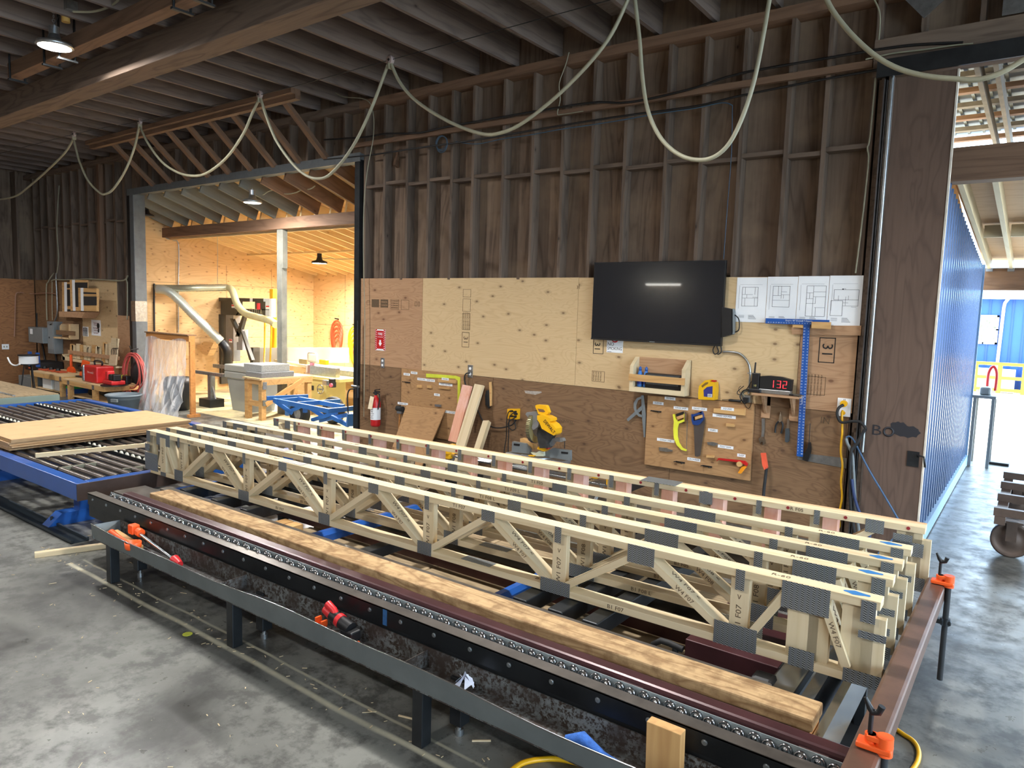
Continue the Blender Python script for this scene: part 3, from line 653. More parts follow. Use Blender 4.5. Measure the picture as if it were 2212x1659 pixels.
# long worn board
o=bar('worn_board',(-5.55,-4.105,.505),(-.575,-4.08,.505),.165,.055,M_board,None,.008); tag(o,'long worn tan board with rough front edge lying on the black bench','board')
o=obj('short_block',MB().box(-.66,-.59,-4.13,-3.98,.2,.475),M_orange); tag(o,'small orange wood block under the right end of the worn board','block')
# tray hung in front
TX0,TX1=-5.50,.3
ty=thing('steel_trough',(-3,-4.55,0),'long sagging grey sheet steel trough hung in front of the bench','trough')
def TY(name,mb,m,label=None): return obj(name,MB_off(mb,-3,-4.55),m,ty,None,label)
M_tray=plain('grey_green_steel_sheet',(104,110,110),.4,.45,.15,4)
m,t_,b_=_new('rusty_grey_sheet'); v_=coords(t_,(1,1,1),False)
b0=ramp(t_,noise(t_,v_,55,4,.7),[(.46,sr((120,124,124))),(.56,sr((52,40,30)))]); b1=ramp(t_,noise(t_,v_,6,5,.7),[(.40,0.),(.62,1.)])
t_.links.new(mix(t_,b1,b0,sr((60,50,44))),b_.inputs['Base Color']); b_.inputs['Roughness'].default_value=.6; b_.inputs['Metallic'].default_value=.3; M_rust=m
def lipz(x): return .385+.012*math.sin(x*1.9+.6)+.006*math.sin(x*5.3)
n=58; xs=[TX0+(TX1-TX0)*i/n for i in range(n+1)]
fl=MB()
vs=[]
for x in xs: vs+=[(x,-4.645,lipz(x)),(x,-4.638,.285),(x,-4.632,.285),(x,-4.641,lipz(x)+.001)]
fs=[]
for i in range(n):
    a=i*4
    fs+=[(a,a+1,a+5,a+4),(a+3,a+7,a+6,a+2),(a,a+4,a+7,a+3),(a+1,a+2,a+6,a+5)]
fl.add(vs,fs); TY('front_lip',fl,M_tray)
TY('lip_edge',MB().tube([(x,-4.643,lipz(x)+.002) for x in xs],.0035,6),M_chrome,'bright worn top edge')
TY('trough_bottom',MB().box(TX0+.03,TX1,-4.640,-4.445,.281,.285),M_rust)
TY('trough_back',MB().box(TX0+.02,TX1,-4.449,-4.442,.281,.385),M_rust)
TY('end_wall',MB().add([(TX0,-4.643,.385),(TX0+.03,-4.64,.285),(TX0+.03,-4.445,.285),(TX0+.02,-4.445,.385)],[(0,1,2,3)]).add([(TX0+.004,-4.643,.385),(TX0+.034,-4.64,.285),(TX0+.034,-4.445,.285),(TX0+.024,-4.445,.385)],[(3,2,1,0)]),M_tray)
for x in (-3.83,-2.30,-.75): TY('divider',MB().box(x-.002,x+.002,-4.637,-4.45,.285,.372),M_rust)
for x in (-5.27,-3.73,-2.19,-.65): TY('leg',MB().box(x-.033,x+.033,-4.632,-4.567,0,.281,.004),M_steelblk)
# ---- things lying in the trough
def hammer_thing():
    t=thing('orange_funnel_handle',(-5.10,-4.56,.30),'orange plastic tool with round cup end lying at the left end of the trough','tool')
    obj('handle',MB().tube([(-.22,-.03,.055),(-.20,-.03,.06),(-.12,-.035,.055),(0,-.04,.045),(.10,-.045,.035)],[.018,.024,.017,.017,.02],10),M_orangep,t)
    obj('cup',MB().lathe([(0,.0),(.045,0),(.052,.01),(.055,.05),(.050,.05),(.045,.014),(0,.012)],(.15,-.045,.02),24),M_orangep,t); return t
hammer_thing()
t=thing('pipe_clamp',(-4.85,-4.50,.29),'orange headed pipe clamp lying in the trough beside the orange tool','clamp','pipe clamps')
obj('pipe',MB().cyl((-.28,.0,.10),(.38,-.045,.03),.012),M_chrome,t); obj('head',MB().box(-.34,-.27,-.03,.03,.07,.14,.01).cyl((-.24,0,.1),(-.20,0,.095),.03),M_orangep,t); obj('tail',MB().cyl((.33,-.04,.035),(.42,-.05,.03),.035,.02),M_redm,t)
tag(bar('lumber_offcut',(-5.44,-4.53,.31),(-4.95,-4.58,.31),.09,.038,M_2x4),'pale lumber offcut lying in the left end of the trough','offcut')
t=thing('cordless_impact_driver',(-2.86,-4.53,.29),'red and black cordless impact driver standing in the trough','power tool')
R_=Matrix.Rotation(.5,4,'Z')
obj('body',MB().cyl((-.06,0,.11),(.09,0,.075),.032,.036),M_black,t); obj('nose',MB().cyl((-.12,0,.125),(-.06,0,.11),.022,.03),M_redm,t)
obj('grip',MB().tube([(-.02,0,.10),(-.05,.0,.14),(-.10,.0,.16)],[.02,.02,.022],8),M_redm,t); obj('battery',MB().box(.04,.13,-.035,.035,.02,.075,.008),M_black,t); obj('band',MB().cyl((-.01,0,.10),(.015,0,.094),.037),M_redm,t)
for x,y,lb in ((-2.72,-4.56,'small orange plastic clamp pad lying right of the impact driver in the trough'),(-3.05,-4.50,'small orange plastic clip lying left of the impact driver in the trough')):
    o=obj('orange_clip',MB().box(-.03,.03,-.02,.02,.0,.012,.004).box(-.03,-.018,-.02,.02,.012,.05).box(.018,.03,-.02,.02,.012,.04),M_orangep); o.location=(x,y,.289 if 0 else .2865); tag(o,lb,'clip')
mb=MB(); rr=random.Random(3)
for i in range(9):
    a=rr.random()*6.28; mb.add([(0,0,.02+rr.random()*.05),(.05*math.cos(a),.04*math.sin(a),.0),(.05*math.cos(a+.9),.04*math.sin(a+.9),.04*rr.random())],[(0,1,2)])
o=obj('crumpled_wrapper',mb,plain('clear_wrap',(196,204,222),.15,.0,.1,20)); o.location=(-1.99,-4.53,.33); tag(o,'crumpled shiny clear wrapper in the trough','wrapper')
o=obj('blue_rag',MB().tube([(-1.42,-4.56,.31),(-1.36,-4.54,.33),(-1.25,-4.56,.31),(-1.05,-4.58,.30)],[.02,.03,.018,.012],8),plain('blue_cloth',(54,104,186),.9,0,.3,40,bumps=.4)); tag(o,'blue rag bundled in the right part of the trough','rag')
o=bar('wood_block',(-1.02,-4.49,.30),(-1.02,-4.50,.50),.045,.14,M_2x4,None,.003,up=(1,0,0)); tag(o,'upright block of glued pale timber standing in the trough at the bottom of the picture','block')

# ================================================================ STEEL TUBE STOP AND CLAMPS
M_tube=plain('brown_scuffed_steel_tube',(112,84,70),.38,.45,.22,6,bumps=.06)
o=obj('square_steel_tube',MB().box(-.412,-.315,-4.75,-2.28,.497,.597,.014),M_tube); tag(o,'brown scuffed square steel tube clamped across the right end of the bench','steel tube')
def pipeclamp(x,y,ztop,label,plen,hang):
    t=thing('bar_clamp',(x,y,.60),label,'clamp','pipe clamps')
    obj('pipe',MB().cyl((.035,0,.02),(.035,0,-plen),.015),M_rub,t)
    obj('head',MB().box(-.05,.06,-.03,.03,.0,.02,.005).cyl((.035,0,-.01),(.035,0,.055),.027).box(-.02,.03,-.022,.022,.03,.05,.004).cyl((-.01,0,.02),(-.01,0,.05),.018),M_orangep,t)
    obj('screw',MB().cyl((-.012,0,.03),(-.012,0,.12),.008),M_black,t)
    obj('handle',MB().tube([(-.035,0,.17),(-.02,0,.14),(-.01,0,.125),(.01,0,.13),(.018,.0,.155)],[.006,.011,.013,.011,.012],8),M_black,t)
    obj('tail_jaw',MB().box(-.06,.065,-.02,.02,-hang-.025,-hang,.006).cyl((.035,0,-hang-.03),(.035,0,-hang+.01),.024),M_steelblk,t)
    return t
pipeclamp(-.335,-2.38,0,'orange bar clamp with long black pipe at the far end of the brown tube',.55,.20)
pipeclamp(-.345,-4.33,0,'orange bar clamp at the near end of the brown tube, bottom right',.30,.20)

# ================================================================ ROLLER CONVEYOR
KX0,KX1,KY0,KY1,KZ=-11.9,-6.40,-4.37,-2.0,.49
cv=thing('roller_conveyor',((KX0+KX1)/2,(KY0+KY1)/2,0),'wide blue framed roller conveyor table with rows of brown steel rollers','conveyor')
kx,ky=(KX0+KX1)/2,(KY0+KY1)/2
def K(name,mb,m,label=None): return obj(name,MB_off(mb,kx,ky),m,cv,None,label)
K('side_beam',MB().box(KX0,KX1-.01,KY0,KY0+.10,.34,KZ,.006),M_blue); K('side_beam',MB().box(KX0,KX1,KY1-.10,KY1,.34,KZ,.006),M_blue)
K('end_beam',MB().box(KX1-.10,KX1-.012,KY0+.1,KY1,.35,KZ,.004),M_blue); K('end_beam',MB().box(KX0,KX0+.10,KY0+.1,KY1,.35,KZ,.004),M_blue)
K('end_cap',MB().box(KX1-.012,KX1,KY0,-3.2,.34,KZ-.004),plain('brown_raw_steel',(74,60,54),.5,.4,.2,6),'unpainted brown steel face')
for x in (-7.02,-9.2,-11.5):
    for y in (-4.08,-2.3):
        K('leg',MB().box(x-.06,x+.06,y-.05,y+.05,.10,.34),M_blue)
    K('foot',MB().prism([(-4.40,0),(-1.98,0),(-2.05,.11),(-4.28,.11)],x-.07,x+.07,'x'),M_blue)
    K('foot_bolt',MB().cyl((x,-4.34,.02),(x,-4.34,.08),.012,n=6),M_steelblk)
roll=None; cnt=0
bands=[(-4.22,3),( -3.9,3),(-3.3,4),(-2.95,4),(-2.55,4)]
import itertools
xsplit=[(-11.8,-10.35),(-10.3,-8.9),(-8.85,-7.75),(-7.70,-6.53)]
rows=[KY0+.18+.112*i for i in range(19)]
skip=(6,13)
for ri,y in enumerate(rows):
    if ri in skip: continue
    off=[0,.0,.0,.45,.45,.45,0,.15,.15,.15,.6,.6,.6,0,.3,.3,.3,.3,.3][ri]
    edges=[-11.8]+[x+off for x in (-11.1,-9.9,-8.5,-7.2) if x+off<-6.75]+[-6.53]
    for a,b_ in zip(edges[:-1],edges[1:]):
        L=b_-a-.05
        if L<.2: continue
        cnt+=1
        o=obj('roller',MB().cyl((0,0,0),(L,0,0),.028,n=14).cyl((-.02,0,0),(L+.02,0,0),.008,n=8),M_roller,cv); o.location=(a+.025-kx,y-ky,.455)
for (x,y0,y1) in ((-7.2,-4.2,-3.85),(-7.2,-3.5,-3.2),(-8.5,-4.2,-3.85),(-6.9,-3.5,-3.2),(-8.05,-3.84,-3.5),(-6.75,-3.84,-3.5),(-9.9,-4.2,-3.85),(-8.35,-3.5,-3.2),(-9.75,-3.5,-3.2),(-7.9,-3.05,-2.8),(-9.3,-3.05,-2.8),(-10.5,-3.05,-2.8),(-8.2,-2.75,-2.15),(-9.6,-2.75,-2.15),(-10.8,-2.75,-2.15),(-6.9,-2.75,-2.15)):
    K('cross_bar',MB().box(x-.012,x+.012,y0,y1,.43,.478),plain('greenish_steel_bar',(128,128,112),.5,.4,.1,8))
sw=None
for ri in skip:
    y=rows[ri]; K('wheel_rail',MB().box(-11.75,-6.55,y-.04,y-.035,.43,.492).box(-11.75,-6.55,y+.035,y+.04,.43,.492),M_steelblk)
    mb=MB()
    for i in range(84):
        x=-11.7+.061*i; mb.lathe([(.008,-.009),(.026,-.008),(.028,0),(.026,.008),(.008,.009)],(x,y+(.012 if i%2 else -.012),.47),10,'y')
    K('wheel_strip',mb,plain('white_skate_wheels',(196,196,184),.4,.1,.05,9))['kind']='stuff'
K('under_frame',MB().box(-11.6,-6.6,-3.25,-3.17,.34,.42).box(-9.3,-9.2,-4.3,-2.1,.34,.42).box(-7.8,-7.7,-4.3,-2.1,.34,.42),M_blue)
o=obj('long_steel_rail',MB().box(-9.6,-6.35,-4.33,-4.31,0,.03).box(-9.6,-6.35,-4.45,-4.43,0,.03).box(-9.6,-6.35,-4.45,-4.31,0,.006),plain('dark_blue_grey_steel',(40,50,58),.5,.3,.1,5)); tag(o,'dark steel floor channel running under the front edge of the conveyor','floor rail')
# plywood stack on the conveyor
for i in range(7):
    j=random.Random(i); dx=(j.random()-.5)*.05; dy=(j.random()-.5)*.03
    z=.497+.0175*i
    if i<2: dx-=.06
    o=obj('plywood_board',MB().box(-.55,.55,-.94,.94,0,.016),[wood('stack_plywood',(186,152,112),(160,124,84),'y',5,10,1,.5,.65,(110,72,44),.35,.06)]); o.location=(-8.73+dx,-3.32+dy,z); o.rotation_euler=(0,0,(j.random()-.5)*.01)
    tag(o,'topmost sheet of the plywood stack on the blue roller conveyor' if i==6 else 'sheet of plywood in the stack on the conveyor, below its top sheet','plywood sheet','plywood sheets stacked on the conveyor')
q0=atZ(76,980,.53); q1=atZ(316,955,.53)
o=bar('lumber_stick',(q0.x,q0.y,.512),(q1.x+.15,q1.y+.4,.512),.04,.04,M_spf,None,.001); tag(o,'pale lumber stick lying across the conveyor rollers in front of the plywood stack','lumber')
q0=atZ(75,1204,0); q1=atZ(240,1180,0)
o=bar('lumber_stick',(q0.x,q0.y,.02),(q1.x+.12,q1.y+.25,.02),.05,.04,M_spf,None,.001); tag(o,'pale lumber stick lying on the concrete left of the trough','lumber')
# ================================================================ THINGS ON AND BY THE BACK WALL
def cm(x0,y0,k): return lambda a,b:(x0+a*k,y0+b*k)
cA=cm(780,580,.2351); cB=cm(1260,540,.2803); cC=cm(1340,780,.16275); cD=cm(1580,740,.14467); cE=cm(1040,850,.13562)
def W(cr,pts,y): return [(lambda v:(v.x,v.z))(atY(*cr(a,b),y)) for a,b in pts]
def W1(cr,a,b,y):
    v=atY(*cr(a,b),y); return v.x,v.z
class G:
    """one wall-mounted thing: parts given as outlines read off its own face, extruded to real depth"""
    def __init__(s,name,cr,a,b,label,cat,group=None,y=-.02):
        x,z=W1(cr,a,b,y); s.x,s.y,s.z=x,y,z; s.cr=cr; s.t=thing(name,(x,y,z),label,cat,group)
    def part(s,name,mb,m,label=None): return obj(name,MB_off(mb,s.x,s.y,s.z),m,s.t,None,label)
    def poly(s,name,pts,y0,y1,m,label=None): return s.part(name,MB().prism(W(s.cr,pts,y1),y0,y1,'y'),m,label)
    def tube(s,name,pts,y,r,m,k=8,label=None):
        P=[]
        for p in pts:
            yy=y if len(p)==2 else p[2]; x,z=W1(s.cr,p[0],p[1],yy); P.append((x,yy,z))
        return s.part(name,MB().tube(smooth(P),r,k),m,label)
def smooth(P,n=5):
    P=[Vector(p) for p in P]
    if len(P)<3: return P
    out=[]
    for i in range(len(P)-1):
        a,b,c,d=P[max(i-1,0)],P[i],P[i+1],P[min(i+2,len(P)-1)]
        for k in range(n):
            t=k/n; out.append(.5*((2*b)+(c-a)*t+(2*a-5*b+4*c-d)*t*t+(3*b-a-3*c+d)*t**3))
    out.append(P[-1]); return out
def cord(name,pts,r,m,label,cat='cable',group=None):
    o=obj(name,MB().tube(smooth(pts),r,8),m); return tag(o,label,cat,group)
def one(name,mb,m,label,cat,group=None): return tag(obj(name,mb,m),label,cat,group)
I=cm(0,0,1)
# --- television
a=atY(1279,570,-.09); b=atY(1565,558,-.09); c=atY(1281,737,-.09); zt=(a.z+b.z)/2-.02; 
tx0,tx1=-4.06,-2.57; tz1,tz0=2.60,1.76
x0,x1=atY(1280,650,-.09).x,atY(1563,650,-.09).x; z1=(atY(1279,570,-.09).z+atY(1565,558,-.09).z)/2; z0=(atY(1281,737,-.09).z+atY(1560,744,-.09).z)/2
tv=thing('television',((x0+x1)/2,-.05,z0),'large flat black television hung on the pale plywood wall','television')
TVP=lambda n,mb,m:obj(n,MB_off(mb,(x0+x1)/2,-.05,z0),m,tv)
m,t_,b_=_new('dark_glossy_screen'); b_.inputs['Base Color'].default_value=(.012,.014,.018,1); b_.inputs['Roughness'].default_value=.16; b_.inputs['Coat Weight'].default_value=.4
TVP('screen',MB().box(x0+.008,x1-.008,-.092,-.088,z0+.02,z1-.008),m)
TVP('frame',MB().box(x0,x1,-.089,-.045,z0,z1,.004).box(x0,x1,-.093,-.085,z0,z0+.018),M_black)
TVP('logo_bar',MB().box((x0+x1)/2-.03,(x0+x1)/2+.03,-.094,-.093,z0+.004,z0+.012),M_grey)
TVP('wall_mount',MB().box(x0+.45,x1-.45,-.045,-.013,z0+.2,z1-.2),M_steelblk)
g=G('black_player_box',I,1578,695,'black electronics box with cables mounted beside the television','electronics')
g.poly('body',[(1566,664),(1587,668),(1587,722),(1566,728)],-.10,-.013,M_black); g.tube('wire',[(1587,680,-.05),(1596,690,-.06),(1596,712,-.05),(1586,718,-.04)],-.05,.006,M_black)
g.poly('side_panel',[(1587,667),(1589,675),(1589,718),(1587,722)],-.09,-.03,M_grey)
cord('television_cable',[tuple(atY(x,y,-.04)) for x,y in ((1545,745),(1540,756),(1544,765),(1552,760),(1549,748),(1556,745),(1558,760),(1550,766))],.006,M_black,'black cord bundled below the right end of the television')
g=G('metal_conduit',I,1560,760,'thin grey conduit curving from under the television down to the outlet box','conduit')
g.tube('pipe',[(1562,760),(1575,760),(1598,764),(1614,780),(1620,800),(1619,830),(1617,850)],-.03,.011,M_galv)
g.tube('strap',[(1615,806),(1624,806)],-.034,.006,M_galv)
# --- prints
PX=[(1593,600),(1659,598.5),(1725,597),(1792,596),(1866,594.5)]; PB=[(1586,694),(1652,698),(1718,701),(1786,703),(1858,705)]
M_line=plain('plan_lines',(70,72,76),.8,0,.1)
for i in range(4):
    p=[PX[i],PX[i+1],PB[i+1],PB[i]]; v=[atY(*q,-.016) for q in p]; X0,X1=(v[0].x+v[3].x)/2+.002,(v[1].x+v[2].x)/2-.002; Z1=(v[0].z+v[1].z)/2; Z0=(v[2].z+v[3].z)/2
    t=thing('floor_plan_print',((X0+X1)/2,-.014,Z0),['white floor plan sheet, first from the television','white floor plan sheet, second from the television, above the blue square','white floor plan sheet with the tallest plan, third from the television','white floor plan sheet at the right end of the row, wide plan with bay'][i],'printed plan','floor plan sheets pinned in a row')
    P=lambda n,mb,m:obj(n,MB_off(mb,(X0+X1)/2,-.014,Z0),m,t)
    P('sheet',MB().box(X0,X1,-.016,-.0145,Z0,Z1),M_white)
    w=X1-X0; h=Z1-Z0; lines=MB()
    def seg(u0,v0,u1,v1,k=.0022):
        xa,xb=sorted((X0+w*u0,X0+w*u1)); za,zb=sorted((Z0+h*v0,Z0+h*v1)); lines.box(xa-k/2,xb+k/2,-.0172,-.0162,za-k/2,zb+k/2)
    def rc(u0,v0,u1,v1,k=.0028): seg(u0,v0,u1,v0,k);seg(u0,v1,u1,v1,k);seg(u0,v0,u0,v1,k);seg(u1,v0,u1,v1,k)
    if i==0: rc(.20,.36,.72,.78); seg(.2,.62,.55,.62);seg(.2,.54,.72,.54);seg(.30,.36,.30,.54);seg(.62,.36,.62,.54);seg(.3,.62,.3,.78);seg(.62,.62,.62,.78);seg(.36,.54,.36,.62);seg(.55,.56,.72,.56)
    if i==1: rc(.20,.36,.76,.80); seg(.38,.60,.38,.80);seg(.48,.54,.48,.80);seg(.48,.62,.76,.62);seg(.2,.60,.48,.60);seg(.2,.50,.76,.50);seg(.56,.54,.56,.62);seg(.48,.68,.66,.68)
    if i==2: rc(.30,.18,.92,.80); seg(.52,.18,.52,.80);seg(.30,.44,.60,.44);seg(.60,.44,.60,.58);seg(.52,.58,.92,.58);seg(.30,.66,.52,.66);seg(.30,.54,.52,.54);seg(.58,.36,.92,.36);seg(.52,.68,.92,.68);seg(.40,.54,.40,.66);seg(.62,.18,.62,.36)
    if i==3: rc(.08,.20,.44,.50); rc(.16,.52,.90,.72); seg(.44,.40,.90,.40);seg(.90,.40,.90,.72);seg(.52,.40,.52,.58);seg(.44,.46,.60,.46);seg(.30,.50,.30,.60);seg(.60,.52,.60,.60);seg(.40,.72,.44,.74);seg(.44,.74,.50,.74);seg(.5,.72,.5,.74);seg(.70,.38,.84,.38)
    for k in range(4): seg(.45,.08+.025*k,.45+.25-.03*k,.08+.025*k,.0035)
    for k in range(3): seg(.12,.10+.025*k,.30,.10+.025*k,.0025)
    seg(.12,.84,.85,.84,.0012); seg(.10,.3,.10,.82,.0012)
    P('plan_drawing',lines,M_line)
    P('pin',MB().cyl((X0+.01,-.0165,Z1-.012),(X0+.01,-.019,Z1-.012),.004,n=8).cyl((X1-.01,-.0165,Z1-.012),(X1-.01,-.019,Z1-.012),.004,n=8),M_black) if 0 else None
# --- blue square and its ledges
g=G('blue_drywall_square',I,1720,690,'big blue aluminium T-square hanging in front of the plywood on the right','square')
v=[atY(*p,-.06) for p in ((1654,690),(1792,690),(1743,695),(1727,986))]
zA=v[0].z+.012; 
g.part('blade',MB().prism([(v[2].x-.028,v[2].z),(v[2].x+.028,v[2].z),(v[3].x+.030,v[3].z),(v[3].x-.026,v[3].z)],-.062,-.058,'y'),M_blue)
g.part('head',MB().box(v[0].x,v[1].x,-.066,-.056,zA-.05,zA,.002),M_blue)
nm=MB()
for i in range(44):
    f=i/44; x=v[2].x+(v[3].x-v[2].x)*f; z=v[2].z-.06+(v[3].z-v[2].z+.06)*f
    nm.text(str(i+1),.016,WALLT(x+.019,z,-.0632),.0003); nm.text(str(44-i),.016,WALLT(x-.016,z,-.0632),.0003)
for i in range(22):
    x=v[0].x+.03+(v[1].x-v[0].x-.05)*i/22; nm.text(str(22-i if i<11 else i-10),.014,WALLT(x,zA-.038,-.0672),.0003)
nm.text('Empire 48" Drywall T-Square',.020,WALLT((v[0].x+v[1].x)/2+.02,zA-.016,-.0672),.0003); nm.text('Empire',.026,WALLT((v[2].x+v[3].x)/2,(v[2].z+v[3].z)/2-.1,-.0632,H),.0003)
g.part('white_markings',nm,plain('white_print',(214,224,236),.6))
def strip(name,pts,y0,y1,m,label,cat='wooden strip',group=None,cr=I):
    mb=MB().prism(W(cr,pts,y0),y0,y1,'y'); return one(name,mb,m,label,cat,group)
strip('wood_ledge',[(1709,703),(1861,703.5),(1859,725),(1711,722)],-.036,-.013,M_plyB,'long reddish wooden strip under the floor plans','wooden strip')
strip('wood_block',[(1753,695),(1794,696),(1793,711),(1753,709)],-.095,-.067,M_2x4,'small wood block screwed over the head of the blue square','wooden block')
strip('wood_block',[(1712,700),(1741,702),(1740,709),(1712,707)],-.058,-.036,M_2x4,'small wood block behind the blue square, left of its blade','wooden block')
# --- no smoking sign and fire sign
v=[atY(*p,-.016) for p in ((1311,742),(1345,763))]
t=thing('no_smoking_sign',(v[0].x,-.014,v[1].z),'white NO SMOKING sign half hidden under the television','sign'); P=lambda n,mb,m:obj(n,MB_off(mb,v[0].x,-.014,v[1].z),m,t)
cx=(v[0].x+v[1].x)/2; zt_=v[0].z+.10
P('sheet',MB().box(v[0].x,v[1].x,-.017,-.0145,v[1].z,zt_),M_white)
P('lettering',MB().text('NO',.052,WALLT(v[0].x+.008,v[0].z-.005,-.0175),.0004,1,'LEFT').text('SMOKING',.046,WALLT(v[0].x+.008,v[0].z-.052,-.0175),.0004,.88,'LEFT').box(v[0].x+.01,v[0].x+.06,-.018,-.017,v[1].z+.006,v[1].z+.010),M_ink)
P('red_symbol',MB().ring((cx,-.018,v[0].z+.055),(0,1,0),.035,.006),M_red)
v=[atY(*p,-.016) for p in ((811,711),(832,758))]; x0,x1,z1,z0=v[0].x,v[1].x,v[0].z,v[1].z
t=thing('fire_extinguisher_sign',(x0,-.014,z0),'red and white striped FIRE sign with a down arrow','sign'); P=lambda n,mb,m:obj(n,MB_off(mb,x0,-.014,z0),m,t)
P('sheet',MB().box(x0,x1,-.0165,-.0145,z0,z1),M_white)
w=x1-x0;h=z1-z0; cx=(x0+x1)/2
rd=MB().box(x0+w*.17,x1-w*.17,-.0175,-.0168,z0+h*.08,z1-h*.06)
for i in range(11):
    zz=z0+h*(.05+.09*i)
    for s in (-1,1):
        xa=cx+s*w*.33; xb=cx+s*w*.5; rd.add([(xa,-.0172,zz),(xb,-.0172,zz-.012*1),(xb,-.0172,zz+.008),(xa,-.0172,zz+.02)],[(0,1,2,3) if s>0 else (3,2,1,0)])
P('red_panel',rd,M_red)
P('lettering',MB().text('FIRE',.052,WALLT(cx,z1-h*.22,-.018),.0004).text('EXTINGUISHER',.016,WALLT(cx,z1-h*.36,-.018),.0004).prism([(cx-.016,z0+h*.5),(cx-.016,z0+h*.36),(cx-.035,z0+h*.36),(cx,z0+h*.2),(cx+.035,z0+h*.36),(cx+.016,z0+h*.36),(cx+.016,z0+h*.5)],-.0185,-.0175,'y'),M_white)
# --- outlets
def outlet(px,py,w,h,label,pl=M_galv,two=2,txt=None):
    v=atY(px,py,-.02); t=thing('wall_outlet',(v.x,-.013,v.z),label,'outlet'); P=lambda n,mb,m:obj(n,MB_off(mb,v.x,-.013,v.z),m,t)
    P('plate',MB().box(v.x-w/2,v.x+w/2,-.02,-.0135,v.z-h/2,v.z+h/2,.002),pl)
    for s in (-1,1): P('socket',MB().cyl((v.x,-.020,v.z+s*h*.22),(v.x,-.023,v.z+s*h*.22),min(w*.3,.018)).box(v.x-.006,v.x-.004,-.0236,-.023,v.z+s*h*.22-.004,v.z+s*h*.22+.006).box(v.x+.004,v.x+.006,-.0236,-.023,v.z+s*h*.22-.004,v.z+s*h*.22+.006),M_white)
    if txt: P('lettering',MB().text(txt,.018,WALLT(v.x,v.z+h*.42,-.0206),.0003),M_ink)
    return v,t,P
outlet(826,784,.07,.14,'grey metal duplex outlet below the red FIRE sign')
v,t,P=outlet(1015.5,802,.08,.16,'grey metal outlet with a black plug below the pale knotty plywood'); 
cord('extension_cable',[tuple(atY(*cA(a,b),y)) for a,b,y in ((1000,960,-.04),(960,970,-.06),(950,1030,-.05),(985,1130,-.07),(1010,1200,-.07),(1075,1310,-.05),(1120,1400,-.06),(1190,1450,-.06),(1270,1465,-.05),(1380,1440,-.05),(1425,1390,-.04))],.008,M_rub,'black cord running from the grey outlet past the leaning boards to the yellow box')
v,t,P=outlet(1823,880,.115,.165,'white outlet plate marked A4 at the right end of the plywood',M_white,2,'A4')
P('yellow_plug',MB().cyl((v.x,-.02,v.z+.035),(v.x,-.05,v.z+.035),.03).cyl((v.x,-.02,v.z-.05),(v.x,-.045,v.z-.05),.018),M_yel)
cord('yellow_extension_cable',[tuple(atY(*cD(a,b),-.055)) for a,b in ((1665,1010),(1650,1060),(1655,1200),(1655,1350),(1640,1500),(1635,1650))]+[tuple(atY(x,y,-.06)) for x,y in ((1820,1005),(1817,1040),(1819,1075),(1813,1110),(1812,1140))]+[(-1.42,-.08,.2),(-1.44,-.2,.02)],.010,M_yel,'yellow extension cord hanging down from the white outlet plate')
cord('black_hose',[tuple(atY(*cD(a,b),y)) for a,b,y in ((1670,930,-.06),(1600,980,-.09),(1580,1080,-.1),(1640,1190,-.1),(1800,1175,-.12),(1930,1190,-.13),(2010,1290,-.14))],.013,M_rub,'black cable looping from the white outlet plate to the dark post','cable')
# --- fire extinguisher
v=atY(811,921,-.10); 
t=thing('fire_extinguisher',(v.x,-.10,v.z),'red fire extinguisher with paper tag hanging below the FIRE sign','fire extinguisher')
obj('cylinder',MB().lathe([(0,0),(.05,0),(.066,.012),(.070,.03),(.070,.34),(.055,.39),(.025,.42),(.02,.44),(0,.44)],(0,0,0),28),M_red,t)
obj('label_band',MB().lathe([(.0712,.10),(.0712,.27)],(0,0,0),28),M_white,t); 
mb=MB()
for k,(s_,z) in enumerate((('ABC',.245),('FIRE',.215),('EXTINGUISHER',.19),('1 PULL PIN',.165),('2 AIM',.145),('3 SQUEEZE',.125))): mb.text(s_,.022 if k<2 else .014,TR(0,-.073,z,PI/2,0,0),.0003)
obj('label_print',mb,M_ink,t)
obj('valve',MB().cyl((0,0,.44),(0,0,.49),.018).box(-.02,.075,-.012,.012,.485,.50).prism([(-.02,.50),(.08,.525),(.08,.535),(-.02,.515)],-.01,.01,'y').cyl((0,0,.47),(-.045,0,.47),.012),M_black,t)
obj('hose',MB().tube(smooth([(.02,0,.47),(.07,0,.46),(.085,-.01,.36),(.08,-.03,.25)]),.009),M_rub,t)
obj('paper_tag',MB().add([(-.07,-.082,.25),(.02,-.086,.25),(.03,-.06,.42),(-.045,-.06,.43)],[(0,1,2,3)]).add([(-.07,-.080,.25),(.02,-.084,.25),(.03,-.058,.42),(-.045,-.058,.43)],[(3,2,1,0)]),plain('manila_tag',(226,208,176),.8),t)
# --- mallet, brush
g=G('rubber_mallet',cA,360,1290,'black rubber mallet with wooden handle hanging left of the tool board','mallet')
x,z=W1(cA,357,1287,-.09); g.part('head',MB().cyl((x-.055,-.09,z),(x+.055,-.09,z),.036).cyl((x-.06,-.09,z),(x-.055,-.09,z),.03,.036),M_rub)
g.part('bracket',MB().box(x-.03,x+.05,-.12,-.014,z-.065,z-.035),M_galv); g.part('handle',MB().tube([(x,-.09,z-.03),(x-.005,-.09,z-.2),(x-.008,-.09,z-.34)],[.012,.013,.016]),M_orange)
g=G('bench_brush',cA,1185,1160,'black bench brush with wooden handle hung on the brown plywood','brush')
g.poly('handle',[(1186,1045),(1200,1040),(1206,1110),(1204,1260),(1194,1265),(1190,1120)],-.045,-.02,M_2x4); g.poly('bristles',[(1160,1120),(1190,1115),(1193,1270),(1180,1285),(1155,1250),(1150,1170)],-.045,-.02,M_rub)
